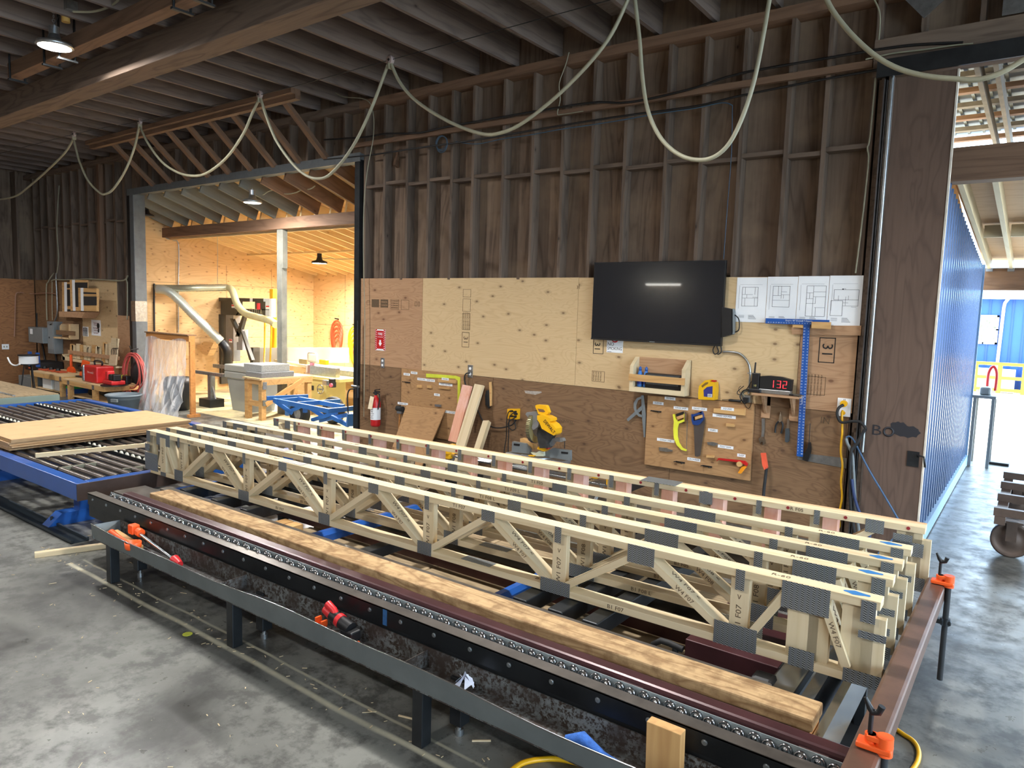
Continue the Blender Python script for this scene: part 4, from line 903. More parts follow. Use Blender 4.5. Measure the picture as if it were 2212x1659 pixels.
one('torn_slot',MB().prism(W(cA,[(1500,1122),(1655,1130),(1658,1142),(1600,1160),(1510,1145)],-.0135),-.0140,-.0125,'y'),plain('torn_pale_veneer',(170,160,150),.8,0,.3,40),'torn pale slot in the brown plywood above the saw','torn slot')
# --- tool boards
def toolboard(name,pts,cr,label,y1=-.013,y0=-.032):
    v=W(cr,pts,y0); t=thing(name,(v[0][0],y1,v[0][1]),label,'tool board'); obj('panel',MB_off(MB().prism(v,y0,y1,'y'),v[0][0],y1,v[0][1]),M_plyBoard,t); return t,v[0]
tb1,o1=toolboard('tool_board',[(370,918),(945,975),(945,1600),(365,1500)],cA,'left plywood tool board with mostly empty pegs and a yellow square')
tb2,o2=toolboard('tool_board',[(365,455),(1775,570),(1715,1590),(320,1370)],cC,'right plywood tool board with hanging hack saw and hand saw',-.013,-.045)
def lab(t,o,cr,a,b,txt,roll,y,h=.030,w=None):
    x,z=W1(cr,a,b,y); w=w or (.021*len(txt)+.012); R=Matrix.Translation((x,y,z))@Matrix.Rotation(-roll,4,'Y')
    mb=MB(); mb.T=R; mb.box(-w/2,w/2,-.0012,0,-h/2,h/2); mb.cur=1; mb.T=Matrix(); mb.text(txt,h*.78,Matrix.Translation((x,y-.0014,z))@Matrix.Rotation(-roll,4,'Y')@Matrix.Rotation(PI/2,4,'X'),.0003,min(1.,w/(.56*h*.78*len(txt)+.001)*.9))
    return obj('name_label',MB_off(mb,o[0],-.013,o[1]),[M_white,M_ink],t)
for a,b,tx in ((660,497,'PRYBAR'),(503,559,'SLEDGE'),(803,626,'HACK SAW'),(1050,633,'HAND SAW'),(1228,918,'SNIPS'),(602,1052,'CHALK LINE'),(1397,1140,'POLY SAW'),(975,1307,'CROWBAR'),(1607,1253,'RASP'),(1378,733,'SPEED SQUARE')): lab(tb2,o2,cC,a,b,tx,-.0,-.046,.030,.019*len(tx)+.006)
lab(tb2,o2,cC,1422,635,'SQUARE',0,-.0735,.03,.13)
for a,b,tx in ((420,972,'SLEDGE'),(487,959,'PRYBAR'),(557,1018,'HACK SAW'),(637,1028,'HAND SAW'),(777,1066,'SPEED SQUARE'),(697,1160,'SNIPS'),(383,1242,'CHALK LINE'),(800,1318,'POLY SAW'),(860,1326,'RASP')): lab(tb1,o1,cA,a,b,tx,0,-.033,.032,.019*len(tx)+.006)
lab(tb1,o1,cA,773,1016,'SQUARE',0,-.0555,.03,.12)
def onb(t,o,name,pts,y0,y1,m,cr): return obj(name,MB_off(MB().prism(W(cr,pts,y0),y0,y1,'y'),o[0],-.013,o[1]),m,t)
onb(tb2,o2,'rail_block',[(1240,628),(1652,632),(1650,722),(1236,682)],-.072,-.045,M_2x4,cC)
for p in ([(1402,828),(1512,838),(1510,875),(1402,865)],[(1140,1248),(1240,1256),(1238,1285),(1140,1278)],): onb(tb2,o2,'peg_block',p,-.072,-.045,M_2x4,cC)
for p in ([(706,1010),(872,1022),(868,1058),(706,1042)],[(712,1088),(810,1098),(810,1112),(712,1102)],[(512,1070),(550,1072),(550,1098),(512,1096)],[(604,1074),(642,1076),(642,1100),(604,1098)]): onb(tb1,o1,'peg_block',p,-.055,-.032,M_2x4,cA)
for t,o,cr,pts,y in ((tb2,o2,cC,[(510,1145),(620,1155),(622,1165),(685,1180),(685,1200),(615,1205),(515,1190)],-.045),(tb2,o2,cC,[(1150,1078),(1220,1075),(1285,1092),(1285,1112),(1245,1128),(1160,1110)],-.045),(tb1,o1,cA,[(675,1248),(730,1252),(730,1272),(680,1268)],-.032)): onb(t,o,'metal_clip',pts,y-.02,y,M_galv,cr)
for t,o,cr,a,b,y in ((tb2,o2,cC,460,672,-.045),(tb2,o2,cC,770,1350,-.045),(tb2,o2,cC,1130,1405,-.045),(tb1,o1,cA,405,1047,-.032)):
    x,z=W1(cr,a,b,y-.05); mb=MB().tube([(x-.045,y,z),(x-.045,y-.06,z+.005),(x-.03,y-.07,z+.012)],.005).tube([(x+.035,y,z-.004),(x+.035,y-.06,z),(x+.05,y-.07,z+.006)],.005).box(x-.05,x+.05,y-.012,y,z-.006,z+.006); obj('hook',MB_off(mb,o[0],-.013,o[1]),M_black,t)
# yellow-green framing square on the left board
g=G('framing_square',cA,905,985,'yellow-green framing square hanging on the left tool board','square')
g.poly('blade',[(600,965),(870,985),(912,1000),(912,1240),(888,1250),(890,1030),(865,1012),(600,1000)],-.040,-.034,plain('lime_paint',(204,210,60),.5))
# --- leaning plywood and boards
def lean(name,px_top,px_bot,w,th,m,label,group=None,ytop=-.05,ybot=-.30,zb=None,cr=cA):
    a=atY(*cr(*px_top),ytop); b=atY(*cr(*px_bot),ybot)
    if zb is not None:
        k=(a.z-zb)/(a.z-b.z); b=a+(b-a)*k
    o=bar(name,b,a,w,th,m,None,.002,up=(0,-1,.2)); return tag(o,label,'board',group)
v=[atY(*cA(a,b),-.06) for a,b in ((410,1255),(767,1300))]
xb=atY(*cA(372,1525),-.14).x; 
mb=MB().add([(xb-.03,-.36,.0),(xb+.58,-.36,.0),(v[1].x,-.05,v[1].z),(v[0].x,-.05,v[0].z),(xb-.03,-.345,.0),(xb+.58,-.345,.0),(v[1].x,-.035,v[1].z),(v[0].x,-.035,v[0].z)],[(0,1,2,3),(7,6,5,4),(0,4,5,1),(1,5,6,2),(2,6,7,3),(3,7,4,0)])
one('plywood_offcut',mb,M_plyBoard,'square plywood offcut leaning on the left tool board','plywood')
lean('leaning_board',(978,1075),(846,1594),.14,.038,M_pink,'pinkish doubled board leaning on the wall, left of the paler one','boards leaning by the saw',-.10,-.30)
lean('leaning_board',(1090,1070),(922,1615),.14,.038,M_spf,'pale yellow board leaning on the wall next to the pinkish one','boards leaning by the saw',-.06,-.34,.05)
lean('leaning_board',(1158,1406),(1082,1642),.09,.06,M_spf2,'short pale board leaning on the wall left of the yellow power box','boards leaning by the saw',-.12,-.32,.05)
# --- yellow power box
g=G('power_box',cE,540,320,'yellow four-way power box on the brown plywood with black plugs','power box')
g.poly('box',[(465,238),(618,240),(612,405),(455,390)],-.08,-.013,M_yel)
for a,b in ((490,280),(550,290),(565,325),(490,360),(550,365)):
    x,z=W1(cE,a,b,-.085); g.part('plug',MB().cyl((x,-.08,z),(x-.01,-.12,z),.012,.010),M_black)
cord('power_cable',[tuple(atY(*cE(a,b),y)) for a,b,y in ((485,285,-.12),(430,300,-.13),(400,450,-.12),(395,700,-.10),(365,900,-.1),(360,1100,-.12))],.006,M_rub,'black cord hanging straight down from the left plug of the yellow box')
cord('power_cable',[tuple(atY(*cE(a,b),y)) for a,b,y in ((560,300,-.12),(470,340,-.14),(440,450,-.13),(430,700,-.11),(425,900,-.1),(430,1100,-.1))],.006,M_rub,'black cord looping out of the top right plug of the yellow box')
cord('power_cable',[tuple(atY(*cE(a,b),y)) for a,b,y in ((555,375,-.12),(460,430,-.13),(420,500,-.12),(480,580,-.12),(540,560,-.1),(535,480,-.1),(520,410,-.09))],.006,M_rub,'black cord looped under the lower plug of the yellow box')
# --- hand tools on the right tool board
g=G('hack_saw',cC,800,900,'yellow hack saw hanging on the right tool board','saw',None,-.07)
g.poly('frame',[(705,705),(730,700),(745,760),(770,800),(850,770),(850,680),(868,670),(875,790),(830,810),(780,830),(765,900),(765,1000),(785,1080),(830,1150),(885,1172),(882,1192),(820,1175),(760,1115),(720,1020),(712,900),(720,800)],-.085,-.065,plain('lime_yellow_enamel',(228,226,66),.4))
g.poly('grip',[(750,700),(850,665),(862,690),(760,735)],-.088,-.062,M_black); g.poly('blade',[(885,790),(893,790),(884,1170),(877,1168)],-.078,-.074,M_galv); g.poly('tension_knob',[(865,668),(890,670),(893,700),(885,795),(868,790)],-.09,-.06,M_chrome)
onb(tb2,o2,'peg_block',[(748,738),(835,710),(840,750),(755,780)],-.098,-.045,M_2x4,cC)
g=G('hand_saw',cC,1040,900,'hand saw with blue handle and grey blade hanging beside the hack saw','saw',None,-.07)
g.poly('blade',[(975,840),(1125,740),(1130,780),(1062,1255),(1020,1270),(990,1260)],-.072,-.069,plain('saw_blade_steel',(122,116,112),.35,.8,.1,4))
g.poly('handle',[(955,700),(975,705),(985,790),(1080,770),(1090,690),(1040,680),(1095,662),(1112,700),(1118,770),(1075,830),(1040,848),(975,840),(960,790)],-.088,-.06,plain('navy_plastic',(30,60,120),.35))
g.poly('handle_top',[(970,708),(1095,665),(1092,694),(980,735)],-.088,-.06,plain('navy_plastic',(30,60,120),.35))
onb(tb2,o2,'peg_block',[(990,740),(1085,712),(1090,748),(995,778)],-.098,-.045,M_2x4,cC)
g=G('rasp',cC,1500,1320,'red surform rasp with orange handle hanging low on the right tool board','rasp',None,-.07)
g.poly('body',[(1310,1285),(1660,1320),(1700,1360),(1690,1390),(1620,1345),(1310,1305),(1285,1330)],-.085,-.06,M_red); g.poly('handle',[(1620,1400),(1665,1388),(1685,1400),(1610,1490),(1570,1480)],-.085,-.06,plain('orange_grip',(240,150,30),.4))
x,z=W1(cC,1580,1367,-.09); g.part('knob',MB().cyl((x,-.10,z),(x,-.06,z),.026),M_2x4)
# protractor square left of the board
g=G('protractor_gauge',cC,250,600,'grey steel protractor gauge hanging left of the right tool board','gauge')
pts=[(278,455),(312,455),(340,700),(332,1010),(312,1010),(290,740)]
g.poly('long_arm',pts,-.035,-.031,M_grey); g.poly('short_arm',[(285,590),(300,640),(105,800),(85,770)],-.040,-.036,M_grey)
arc=[(278,470),(220,490),(180,550),(178,620),(200,690),(245,735),(290,745),(290,715),(250,700),(215,650),(212,590),(235,520),(285,495)]
g.poly('arc',arc,-.045,-.041,M_grey)
# --- shelf box with bottles
g=G('wall_tray_shelf',cC,490,300,'pale wooden box shelf with low front rail, holding blue bottles','shelf')
YF=-.16
def sx(a,b,y): return W1(cC,a,b,y)
xL=sx(115,385,YF)[0]; xR=sx(845,480,YF)[0]; zB=(sx(115,395,YF)[1]+sx(845,475,YF)[1])/2; zR0=zB+.055
zt1=sx(125,150,YF)[1]
g.part('back_panel',MB().box(xL+.03,xR-.0,-.026,-.013,zB,zB+.36),M_plyB)
for x in (xL,xR-.038):
    g.part('side_panel',MB().prism([(-.015,zB),(-.015,zB+.36),(-.05,zB+.36),(YF,zB+.27),(YF,zB)],x,x+.038,'x'),M_spf2)
g.part('bottom_board',MB().box(xL+.038,xR-.038,YF,-.026,zB,zB+.05),M_spf2); g.part('front_rail',MB().box(xL-.002,xR+.002,YF-.018,YF,zB+.115,zB+.185),M_2x4)
sxL,sxR,sz=xL,xR,zB+.05
for i,x in enumerate((xL+.085,xL+.155)):
    t=thing('blue_bottle',(x,-.09,sz),['blue squeeze bottle nearest the left end of the box shelf','blue squeeze bottle right beside the leftmost one in the box shelf'][i],'bottle','blue bottles in the box shelf')
    obj('body',MB().lathe([(0,0),(.028,0),(.030,.01),(.030,.11),(.022,.15),(.014,.17)],(0,0,0),20),M_blue2,t); obj('cap',MB().lathe([(.014,.17),(.017,.172),(.016,.20),(.006,.215),(0,.216)],(0,0,0),16),M_blue,t)
    obj('label',MB().lathe([(.0305,.03),(.0305,.09)],(0,0,0),20),plain('deep_blue_label',(28,52,140),.5),t)
t=thing('black_charger',((xL+xR)/2+.05,-.085,sz),'flat black slotted unit lying in the box shelf','electronics'); obj('body',MB().box(-.20,.20,-.04,.04,0,.155,.012),M_black,t)
mb=MB()
for i in range(24): mb.box(-.18+.015*i,-.173+.015*i,-.0415,-.04,.04,.06).box(-.18+.015*i,-.173+.015*i,-.0415,-.04,.13,.14)
obj('vent_slots',mb,M_grey,t)['kind']='stuff'
# --- yellow jug on ledge
x,z=W1(cC,1145,515,-.09)
t=thing('oil_jug',(x,-.075,z),'yellow oil jug with blue label and red cap standing on the ledge','jug')
v=lambda pts:[(a-x,b-z) for a,b in W(cC,pts,-.12)]
obj('body',MB().prism(v([(1035,505),(1033,420),(1045,330),(1120,258),(1190,248),(1192,275),(1258,282),(1262,400),(1250,518),(1100,512)]),-.045,.045,'y'),plain('mustard_plastic',(222,172,24),.35),t)
obj('handle_hole',MB().prism(v([(1075,330),(1130,285),(1168,278),(1165,300),(1125,325),(1090,352)]),-.0465,.0465,'y'),M_plyA if 0 else plain('shadowed_gap',(120,90,30),.8),t)
obj('label',MB().prism(v([(1105,385),(1150,345),(1225,332),(1222,480),(1110,470)]),-.047,-.0455,'y'),plain('navy_label',(46,48,120),.5),t)
mb=MB()
for i in range(6):
    q=v([(1165+8*i,440),(1169+8*i,440),(1168+8*i,475),(1164+8*i,475)]); mb.prism(q,-.0485,-.0475,'y')
q=v([(1160,436),(1218,438),(1215,480),(1160,478)]); obj('barcode_patch',MB().prism(q,-.0478,-.0471,'y'),M_white,t); obj('barcode',mb,M_ink,t)
obj('cap',MB().prism(v([(1198,255),(1248,258),(1245,282),(1198,280)]),-.02,.02,'y'),plain('red_cap',(170,36,30),.4),t)
strip('ledge_strip',[(1260,836),(1640,868),(1640,872),(1260,840)],-.05,-.013,M_plyC,'narrow brown ledge under the jug along the plywood seam','ledge') if 0 else None
o=one('screwdriver',MB().tube([tuple(atY(*cC(a,b),-.06)) for a,b in ((1350,515),(1440,518))],.004).tube([tuple(atY(*cC(a,b),-.06)) for a,b in ((1440,518),(1460,520),(1580,532),(1600,535))],[.010,.013,.014,.012],10),M_black,'black handled screwdriver lying on top of the right tool board','screwdriver')
# --- outlet cluster
g=G('junction_box',cC,1690,500,'grey outlet box with tangled cords at the left end of the little shelf','outlet box')
g.poly('box',[(1640,440),(1752,455),(1750,545),(1640,530)],-.07,-.013,M_galv); g.poly('adapter',[(1645,480),(1705,485),(1705,550),(1648,545)],-.11,-.07,M_black)
g.tube('cords',[(1730,380,-.06),(1650,385,-.1),(1610,420,-.09),(1590,480,-.1),(1640,560,-.08),(1690,545,-.1)],-.08,.006,M_black); g.tube('cord_loop',[(1640,330,-.05),(1560,400,-.07),(1560,440,-.07),(1620,440,-.07),(1650,400,-.06),(1700,340,-.05),(1740,270,-.07)],-.08,.004,M_black)
g.tube('thin_wire',[(1600,330,-.05),(1570,370,-.06),(1600,440,-.06),(1660,590,-.05),(1700,630,-.05),(1730,590,-.05),(1740,540,-.05)],-.05,.0025,M_black); g.tube('grey_cable',[(1720,400,-.06),(1650,400,-.08),(1620,430,-.08),(1650,470,-.07)],-.07,.008,M_cable)
# --- little shelf with radio and clock
xa,za=W1(cD,215,760,-.18); xb,zb=W1(cD,1000,810,-.18); zs=(za+zb)/2
g=G('small_shelf',cD,600,800,'small brown wall shelf on two brackets carrying radio and clock','shelf')
g.part('top_board',MB().box(xa+.06,xb,-.18,-.013,zs-.015,zs+.005),M_plyB); g.part('apron',MB().box(xa+.14,xb-.06,-.03,-.013,zs-.12,zs-.015),M_plyC)
for x in (xa+.16,xb-.06):
    g.part('bracket',MB().box(x-.05,x+.03,-.03,-.013,zs-.24,zs-.015).prism([(-.03,zs-.015),(-.16,zs-.015),(-.03,zs-.2)],x-.022,x+.0,'x'),M_plyB)
x,z=W1(cD,350,740,-.13)
t=thing('two_way_radio',(x,-.12,zs+.006),'black two-way radio numbered 10 standing in its charger on the little shelf','radio')
obj('charger',MB().box(-.055,.06,-.04,.04,0,.035,.006),M_black,t); obj('body',MB().box(-.035,.035,-.022,.022,.02,.185,.006),M_black,t); obj('antenna',MB().cyl((-.018,0,.18),(-.014,0,.285),.009,.007),M_rub,t)
obj('number',MB().text('10',.030,TR(0,-.0235,.065,PI/2,0,0),.0004),plain('gold_marker',(200,190,120),.5),t)
x,z=W1(cD,645,720,-.13)
t=thing('digital_clock',(x,-.10,zs+.006),'black digital clock with red digits on the little shelf','clock')
v=lambda pts:[(a-x,b-z+.0) for a,b in W(cD,pts,-.13)]
base=v([(495,760),(775,795)]); 
obj('base',MB().box(-.145,.145,-.04,.04,0,.04,.004),M_galv,t)
obj('body',MB().prism([(-.14,.04),(.145,.04),(.15,.145),(.05,.165),(-.06,.168),(-.14,.158)],-.035,.03,'y'),M_black,t)
def seg7(mb,ch,x,z,w,h,k):
    S7={'1':'bc','3':'abgcd','2':'abged'}[ch]
    D={'a':(x,x+w,z+h-k,z+h),'g':(x,x+w,z+h/2-k/2,z+h/2+k/2),'d':(x,x+w,z,z+k),'b':(x+w-k,x+w,z+h/2,z+h),'c':(x+w-k,x+w,z,z+h/2),'e':(x,x+k,z,z+h/2),'f':(x,x+k,z+h/2,z+h)}
    for s in S7: q=D[s]; mb.box(q[0],q[1],-.0365,-.0355,q[2]+.002,q[3]-.002)
mb=MB(); seg7(mb,'1',-.035,.06,.025,.07,.006); seg7(mb,'3',.018,.06,.036,.07,.006); seg7(mb,'2',.072,.06,.036,.07,.006)
obj('digits',mb,plain('red_led',(255,40,50),.5,emis=((255,50,60),1.6)),t)
x,z=W1(cD,960,778,-.15)
t=thing('utility_knife',(x,-.14,zs+.012),'black and silver utility knife lying on the right end of the little shelf','knife'); obj('handle',MB().box(-.06,.05,-.012,.012,-.005,.014,.004),M_black,t); obj('blade',MB().box(-.02,.07,-.0125,-.010,.002,.010),M_chrome,t)
# --- wrench, pliers, trowel knife
g=G('adjustable_wrench',cD,475,1330,'steel adjustable wrench hanging on the brown plywood right of the tool board','wrench')
g.poly('handle',[(458,1135),(500,1135),(500,1300),(488,1405),(500,1450),(440,1450),(450,1405),(458,1300)],-.03,-.018,M_galv)
g.poly('jaw',[(412,1430),(450,1400),(490,1405),(512,1470),(505,1510),(470,1530),(480,1490),(455,1480),(440,1510),(425,1480)],-.034,-.015,M_chrome)
g=G('pliers',cD,715,1200,'long nose pliers with dark handles hanging beside the wrench','pliers')
g.poly('jaws',[(735,1035),(748,1035),(758,1160),(745,1185),(700,1185),(712,1150)],-.035,-.02,M_chrome); g.tube('handle',[(705,1175),(670,1220),(655,1290),(652,1345)],-.03,.009,M_black); g.tube('handle',[(745,1180),(765,1230),(755,1300),(740,1355)],-.03,.009,M_black)
g=G('jab_saw',cD,845,1300,'dark handled drywall knife with slotted blade hanging right of the pliers','knife')
g.poly('handle',[(815,1280),(865,1280),(872,1330),(868,1470),(840,1490),(808,1475)],-.04,-.018,M_grey if 0 else plain('slate_plastic',(60,66,70),.5)); g.poly('blade',[(835,1145),(850,1135),(868,1150),(862,1280),(822,1280)],-.03,-.026,M_chrome)
# --- second radio with long antenna, perforated plate
one('perforated_steel_plate',MB().prism(W(I,[(1724,978),(1829,990),(1828,1012),(1722,992)],-.018),-.018,-.014,'y'),M_galv,'perforated galvanised plate screwed to the brown plywood by the blue square','steel plate')
g=G('two_way_radio',cD,1150,1560,'black two-way radio with thin whip antenna leaning behind the blue square','radio',None,-.05)
g.poly('body',[(1165,1480),(1188,1490),(1200,1570),(1195,1620),(1175,1700),(1150,1770),(1075,1740),(1085,1690),(1130,1600),(1150,1560)],-.055,-.02,M_black); g.tube('antenna',[(1158,1500),(1175,1210)],-.04,.0035,M_black); 
# --- orange handled bar leaning at wall
g=G('orange_handled_bar',I,1652,1000,'black bar with orange grip leaning on the brown plywood below the tool boards','bar')
g.poly('grip',[(1645,978),(1655,978),(1660,1010),(1653,1014),(1649,1005),(1648,1000),(1647,990)],-.10,-.07,plain('coral_plastic',(236,96,66),.45))
g.part('shaft',MB().tube([tuple(atY(1656,1008,-.085)),tuple(atY(1650,1060,-.1)),tuple(atY(1646,1120,-.13)),(atY(1642,1180,-.2).x,-.28,.02)],.015),M_rub)
# --- air hoses and cables at the dark post
cord('air_hose',[tuple(atY(*cD(a,b),-.10)) for a,b in ((1710,1420),(1760,1400),(1820,1450),(1880,1560),(1950,1700))]+[tuple(atY(x,y,-.12)) for x,y in ((1880,1020),(1910,1070),(1938,1118),(1950,1140))]+[(-.98,-.2,.05)],.008,plain('blue_hose',(66,96,130),.5),'thin blue hose sweeping down in front of the brown door','hose','hoses at the door post')
cord('hydraulic_hose',[tuple(atY(*cD(a,b),-.12)) for a,b in ((1710,1430),(1730,1500),(1760,1560),(1790,1640))]+[tuple(atY(x,y,-.13)) for x,y in ((1842,990),(1845,1040),(1848,1090),(1856,1150))],.014,M_grey,'grey fitted hose hanging beside the dark post','hose','hoses at the door post')
cord('hydraulic_hose',[tuple(atY(*cD(a,b),-.14)) for a,b in ((2005,1290),(1960,1350),(1880,1500),(1830,1560))]+[tuple(atY(x,y,-.15)) for x,y in ((1838,980),(1836,1040),(1838,1100),(1846,1150))],.014,M_rub,'black hose crossing diagonally by the dark post','hose','hoses at the door post')
cord('navy_hose',[tuple(atY(x,y,-.16)) for x,y in ((1840,1035),(1845,1070),(1858,1110),(1880,1150))]+[(-1.1,-.25,.02)],.013,plain('navy_rubber',(40,56,96),.6),'navy blue hose dropping behind the right end of the trusses','hose','hoses at the door post')
# --- coil of blue wire, wall rail and cables high on the wall
t=one('wire_coil',MB().ring(tuple(atY(954,310,-.06)),(0,1,.1),.09,.006,28).ring(tuple(atY(955,312,-.07)),(.1,1,0),.10,.005,28).ring(tuple(atY(953,308,-.05)),(-.1,1,0),.085,.005,28),plain('dusty_blue_wire',(60,84,104),.6),'coil of thin blue wire hanging high on the dark studs','wire coil')
p=[atY(x,y,-.03) for x,y in ((745,316),(1344,228),(1895,135))]
zr=p[0].z; o=bar('cable_rail',(-8.0,-.025,atY(790,311,-.03).z),(-1.36,-.025,atY(1890,137,-.03).z),.045,.06,M_beam,wall) 
def wallcable(name,pts,r,m,label,y=-.07): cord(name,[tuple(atY(a,b,y)) for a,b in pts],r,m,label,'cable','cables strung across the studs')
wallcable('wall_cable',((700,302),(790,296),(832,289),(905,287),(975,272),(1160,240),(1277,222),(1343,222),(1400,214),(1500,190),(1594,160),(1760,130),(1948,100),(2080,92)),.012,M_black,'thick black cable running high along the studs above the wooden rail')
wallcable('wall_cable',((700,345),(800,335),(900,320),(1030,302),(1207,272),(1350,250),(1500,230),(1594,208),(1760,175),(1900,150)),.011,M_black,'thick black cable running along the studs under the wooden rail')
wallcable('blue_cable',((985,306),(1030,311),(1085,300),(1142,292),(1207,280),(1276,270),(1345,259),(1424,245),(1500,234),(1560,222),(1582,228)),.006,plain('dusty_blue_wire',(60,84,104),.6),'thin blue cable running along the studs to above the television',-.05)
cord('blue_drop_wire',[tuple(atY(a,b,-.03)) for a,b in ((1582,228),(1580,330),(1571,450),(1563,560))],.004,plain('dusty_blue_wire',(60,84,104),.6),'thin blue wire dropping down to the television','wire')
wallcable('cream_wire',((1870,128),(1930,115),(1990,108),(2060,98),(2102,94)),.007,M_cable,'cream wire at the far right end of the wall cables',-.09)
cord('grey_drop_wire',[tuple(atY(a,b,-.03)) for a,b in ((1889,0),(1901,35),(1896,110),(1880,290),(1874,320),(1876,350),(1862,480),(1848,590))],.007,M_cable,'grey wire wandering down beside the dark door post','wire')
cord('cream_pair_wire',[tuple(atY(a,b,-.06)) for a,b in ((1229,113),(1222,140),(1208,180),(1210,215),(1204,245),(1215,247),(1260,240))],.006,M_cable,'cream wire hanging down the studs in a kink below the ceiling','wire')
cord('jamb_wire',[tuple(atY(a,b,-.09)) for a,b in ((703,178),(735,207),(790,215),(806,245),(806,300),(795,360),(787,430),(785,520),(786,600),(788,700),(786,900))],.006,M_cable,'thin wire running down beside the opening to the back room','wire')
# ================================================================ MITRE SAW AND STAND
M_silver=plain('silver_cast_metal',(158,160,160),.4,.6,.1,10)
st=thing('saw_stand',(-4.3,-.75,0),'long silver and yellow tool stand rails under the mitre saw behind the trusses','saw stand')
O=lambda n,mb,m,l=None:obj(n,MB_off(mb,-4.3,-.75),m,st,None,l)
for y in (-.98,-.93,-.88,-.66,-.61): O('rail',MB().cyl((-5.5,y,.41),(-3.05,y,.41),.017,n=10),M_chrome)
O('end_cap',MB().box(-3.08,-3.0,-1.02,-.58,.37,.45,.01),M_black); O('end_cap',MB().box(-5.55,-5.48,-1.02,-.58,.37,.45,.01),M_yel)
for x in (-5.25,-4.95,-3.55,-3.15): O('yellow_clamp',MB().box(x-.05,x+.05,-1.03,-.56,.375,.43,.006).box(x-.05,x+.05,-1.05,-.98,.43,.50,.008),M_yel)
for x in (-5.2,-3.3):
    O('leg',MB().cyl((x,-.95,.38),(x-.12,-1.05,0),.018),M_silver); O('leg',MB().cyl((x,-.6,.38),(x-.12,-.48,0),.018),M_silver)
for x0,l in ((-3.62,'pale offcut block on the saw stand'),): tag(obj('offcut_block',MB().box(x0,x0+.18,-1.0,-.9,.432,.51),M_2x4),l,'block')
ms_=thing('mitre_saw',(-4.28,-.62,.445),'yellow and grey sliding mitre saw with round blade in front of the brown plywood','mitre saw')
ys=-.75
S_=lambda n,mb,m,l=None:obj(n,MB_off(mb,-4.28,-.62,.445),m,ms_,None,l)
def sp(n,pts,y0,y1,m,l=None): return S_(n,MB().prism(W(cE,pts,y0),y0,y1,'y'),m,l)
S_('base',MB().cyl((-4.28,-.62,.445),(-4.28,-.62,.50),.19,.18,28).box(-4.65,-3.92,-.72,-.52,.445,.49,.01),M_silver)
sp('fence',[(490,765),(695,800),(770,890),(765,960),(480,935)],-.70,-.66,M_grey); sp('fence',[(990,960),(1130,870),(1410,910),(1410,1070),(990,1000)],-.70,-.66,M_grey)
for p in ([(515,795),(608,805),(605,835),(512,828)],[(1270,925),(1378,935),(1375,965),(1268,955)]): sp('warning_label',p,-.704,-.70,M_black)
sp('yellow_scale',[(740,985),(850,985),(840,1005),(760,1000)],-.76,-.72,M_yel); sp('throat_guard',[(780,940),(860,950),(920,915),(985,930),(990,1000),(850,1000)],-.74,-.705,plain('pale_clear_plastic',(196,200,176),.3))
# blade and guard: disc seen edge-on from the left side, upright in the picture
xc,zc=W1(cE,790,540,ys)
yc=-.66
S_('blade',MB().cyl((xc+.02,yc,zc),(xc+.024,yc,zc),.150,n=48),M_silver)
gb=MB(); n_=26
for i in range(n_):
    t0=PI*(.42+1.10*i/n_); t1=PI*(.42+1.10*(i+1)/n_)
    for xa_,xb_ in ((xc-.012,xc+.03),):
        P_=lambda t_,r_: (yc+r_*math.cos(t_),zc+r_*math.sin(t_))
        a0,a1,b1,b0=P_(t0,.172),P_(t1,.172),P_(t1,.105),P_(t0,.105)
        gb.add([(xa_,*a0),(xa_,*a1),(xa_,*b1),(xa_,*b0),(xb_,*a0),(xb_,*a1),(xb_,*b1),(xb_,*b0)],[(0,1,2,3),(4,5,1,0),(4,7,6,5)])
S_('blade_guard',gb,plain('brassy_guard',(196,190,140),.25,.65,.15,8))
tb_=MB()
for i in range(30):
    t0=PI*(.45+1.05*i/30); tb_.box(xc-.015,xc+.03,yc+.176*math.cos(t0)-.002,yc+.176*math.cos(t0)+.002,zc+.176*math.sin(t0)-.003,zc+.176*math.sin(t0)+.003)
S_('guard_ribs',tb_,M_chrome)['kind']='stuff'
sp('upper_guard',[(720,300),(880,290),(905,330),(880,450),(820,580),(790,560),(770,420),(700,330)],ys-.02,ys+.03,M_silver)
sp('handle',[(858,190),(885,178),(1020,190),(1035,210),(1068,300),(1050,330),(990,345),(930,335),(905,330),(885,270),(860,225)],ys-.05,ys+.0,M_yel)
sp('handle_gap',[(892,240),(985,255),(1015,290),(985,300),(920,290)],ys-.052,ys-.049,plain('brown_gap',(116,84,58),.8))
sp('motor_housing',[(885,350),(960,335),(1000,350),(1100,400),(1105,440),(1080,455),(1140,500),(1185,560),(1180,640),(1150,670),(1060,620),(960,560),(920,460),(888,420)],ys-.09,ys+.03,M_yel)
x,z=W1(cE,1080,530,ys-.092); S_('lettering',MB().text('DEWALT',.052,Matrix.Translation((x,ys-.093,z))@Matrix.Rotation(.72,4,'Y')@Matrix.Rotation(PI/2,4,'X'),.0006,.85),M_ink)
sp('motor_bracket',[(810,500),(880,440),(915,470),(900,530),(830,580),(800,550)],ys-.07,ys+.0,M_silver)
sp('pivot_arm',[(900,540),(960,580),(1100,650),(1120,680),(1040,800),(1060,870),(930,870),(900,780),(880,640)],ys-.03,ys+.06,plain('dark_grey_castings',(70,70,70),.45,.5,.3,14))
sp('rear_arm',[(1050,790),(1110,720),(1200,700),(1280,715),(1300,760),(1270,775),(1160,760),(1110,830),(1060,880)],ys+.02,ys+.08,M_silver); S_('hex_rod',MB().cyl((*[W1(cE,1283,770,ys)[0],ys+.05],W1(cE,1283,770,ys)[1]),(*[W1(cE,1283,885,ys)[0],ys+.05],W1(cE,1283,885,ys)[1]),.005),M_black)
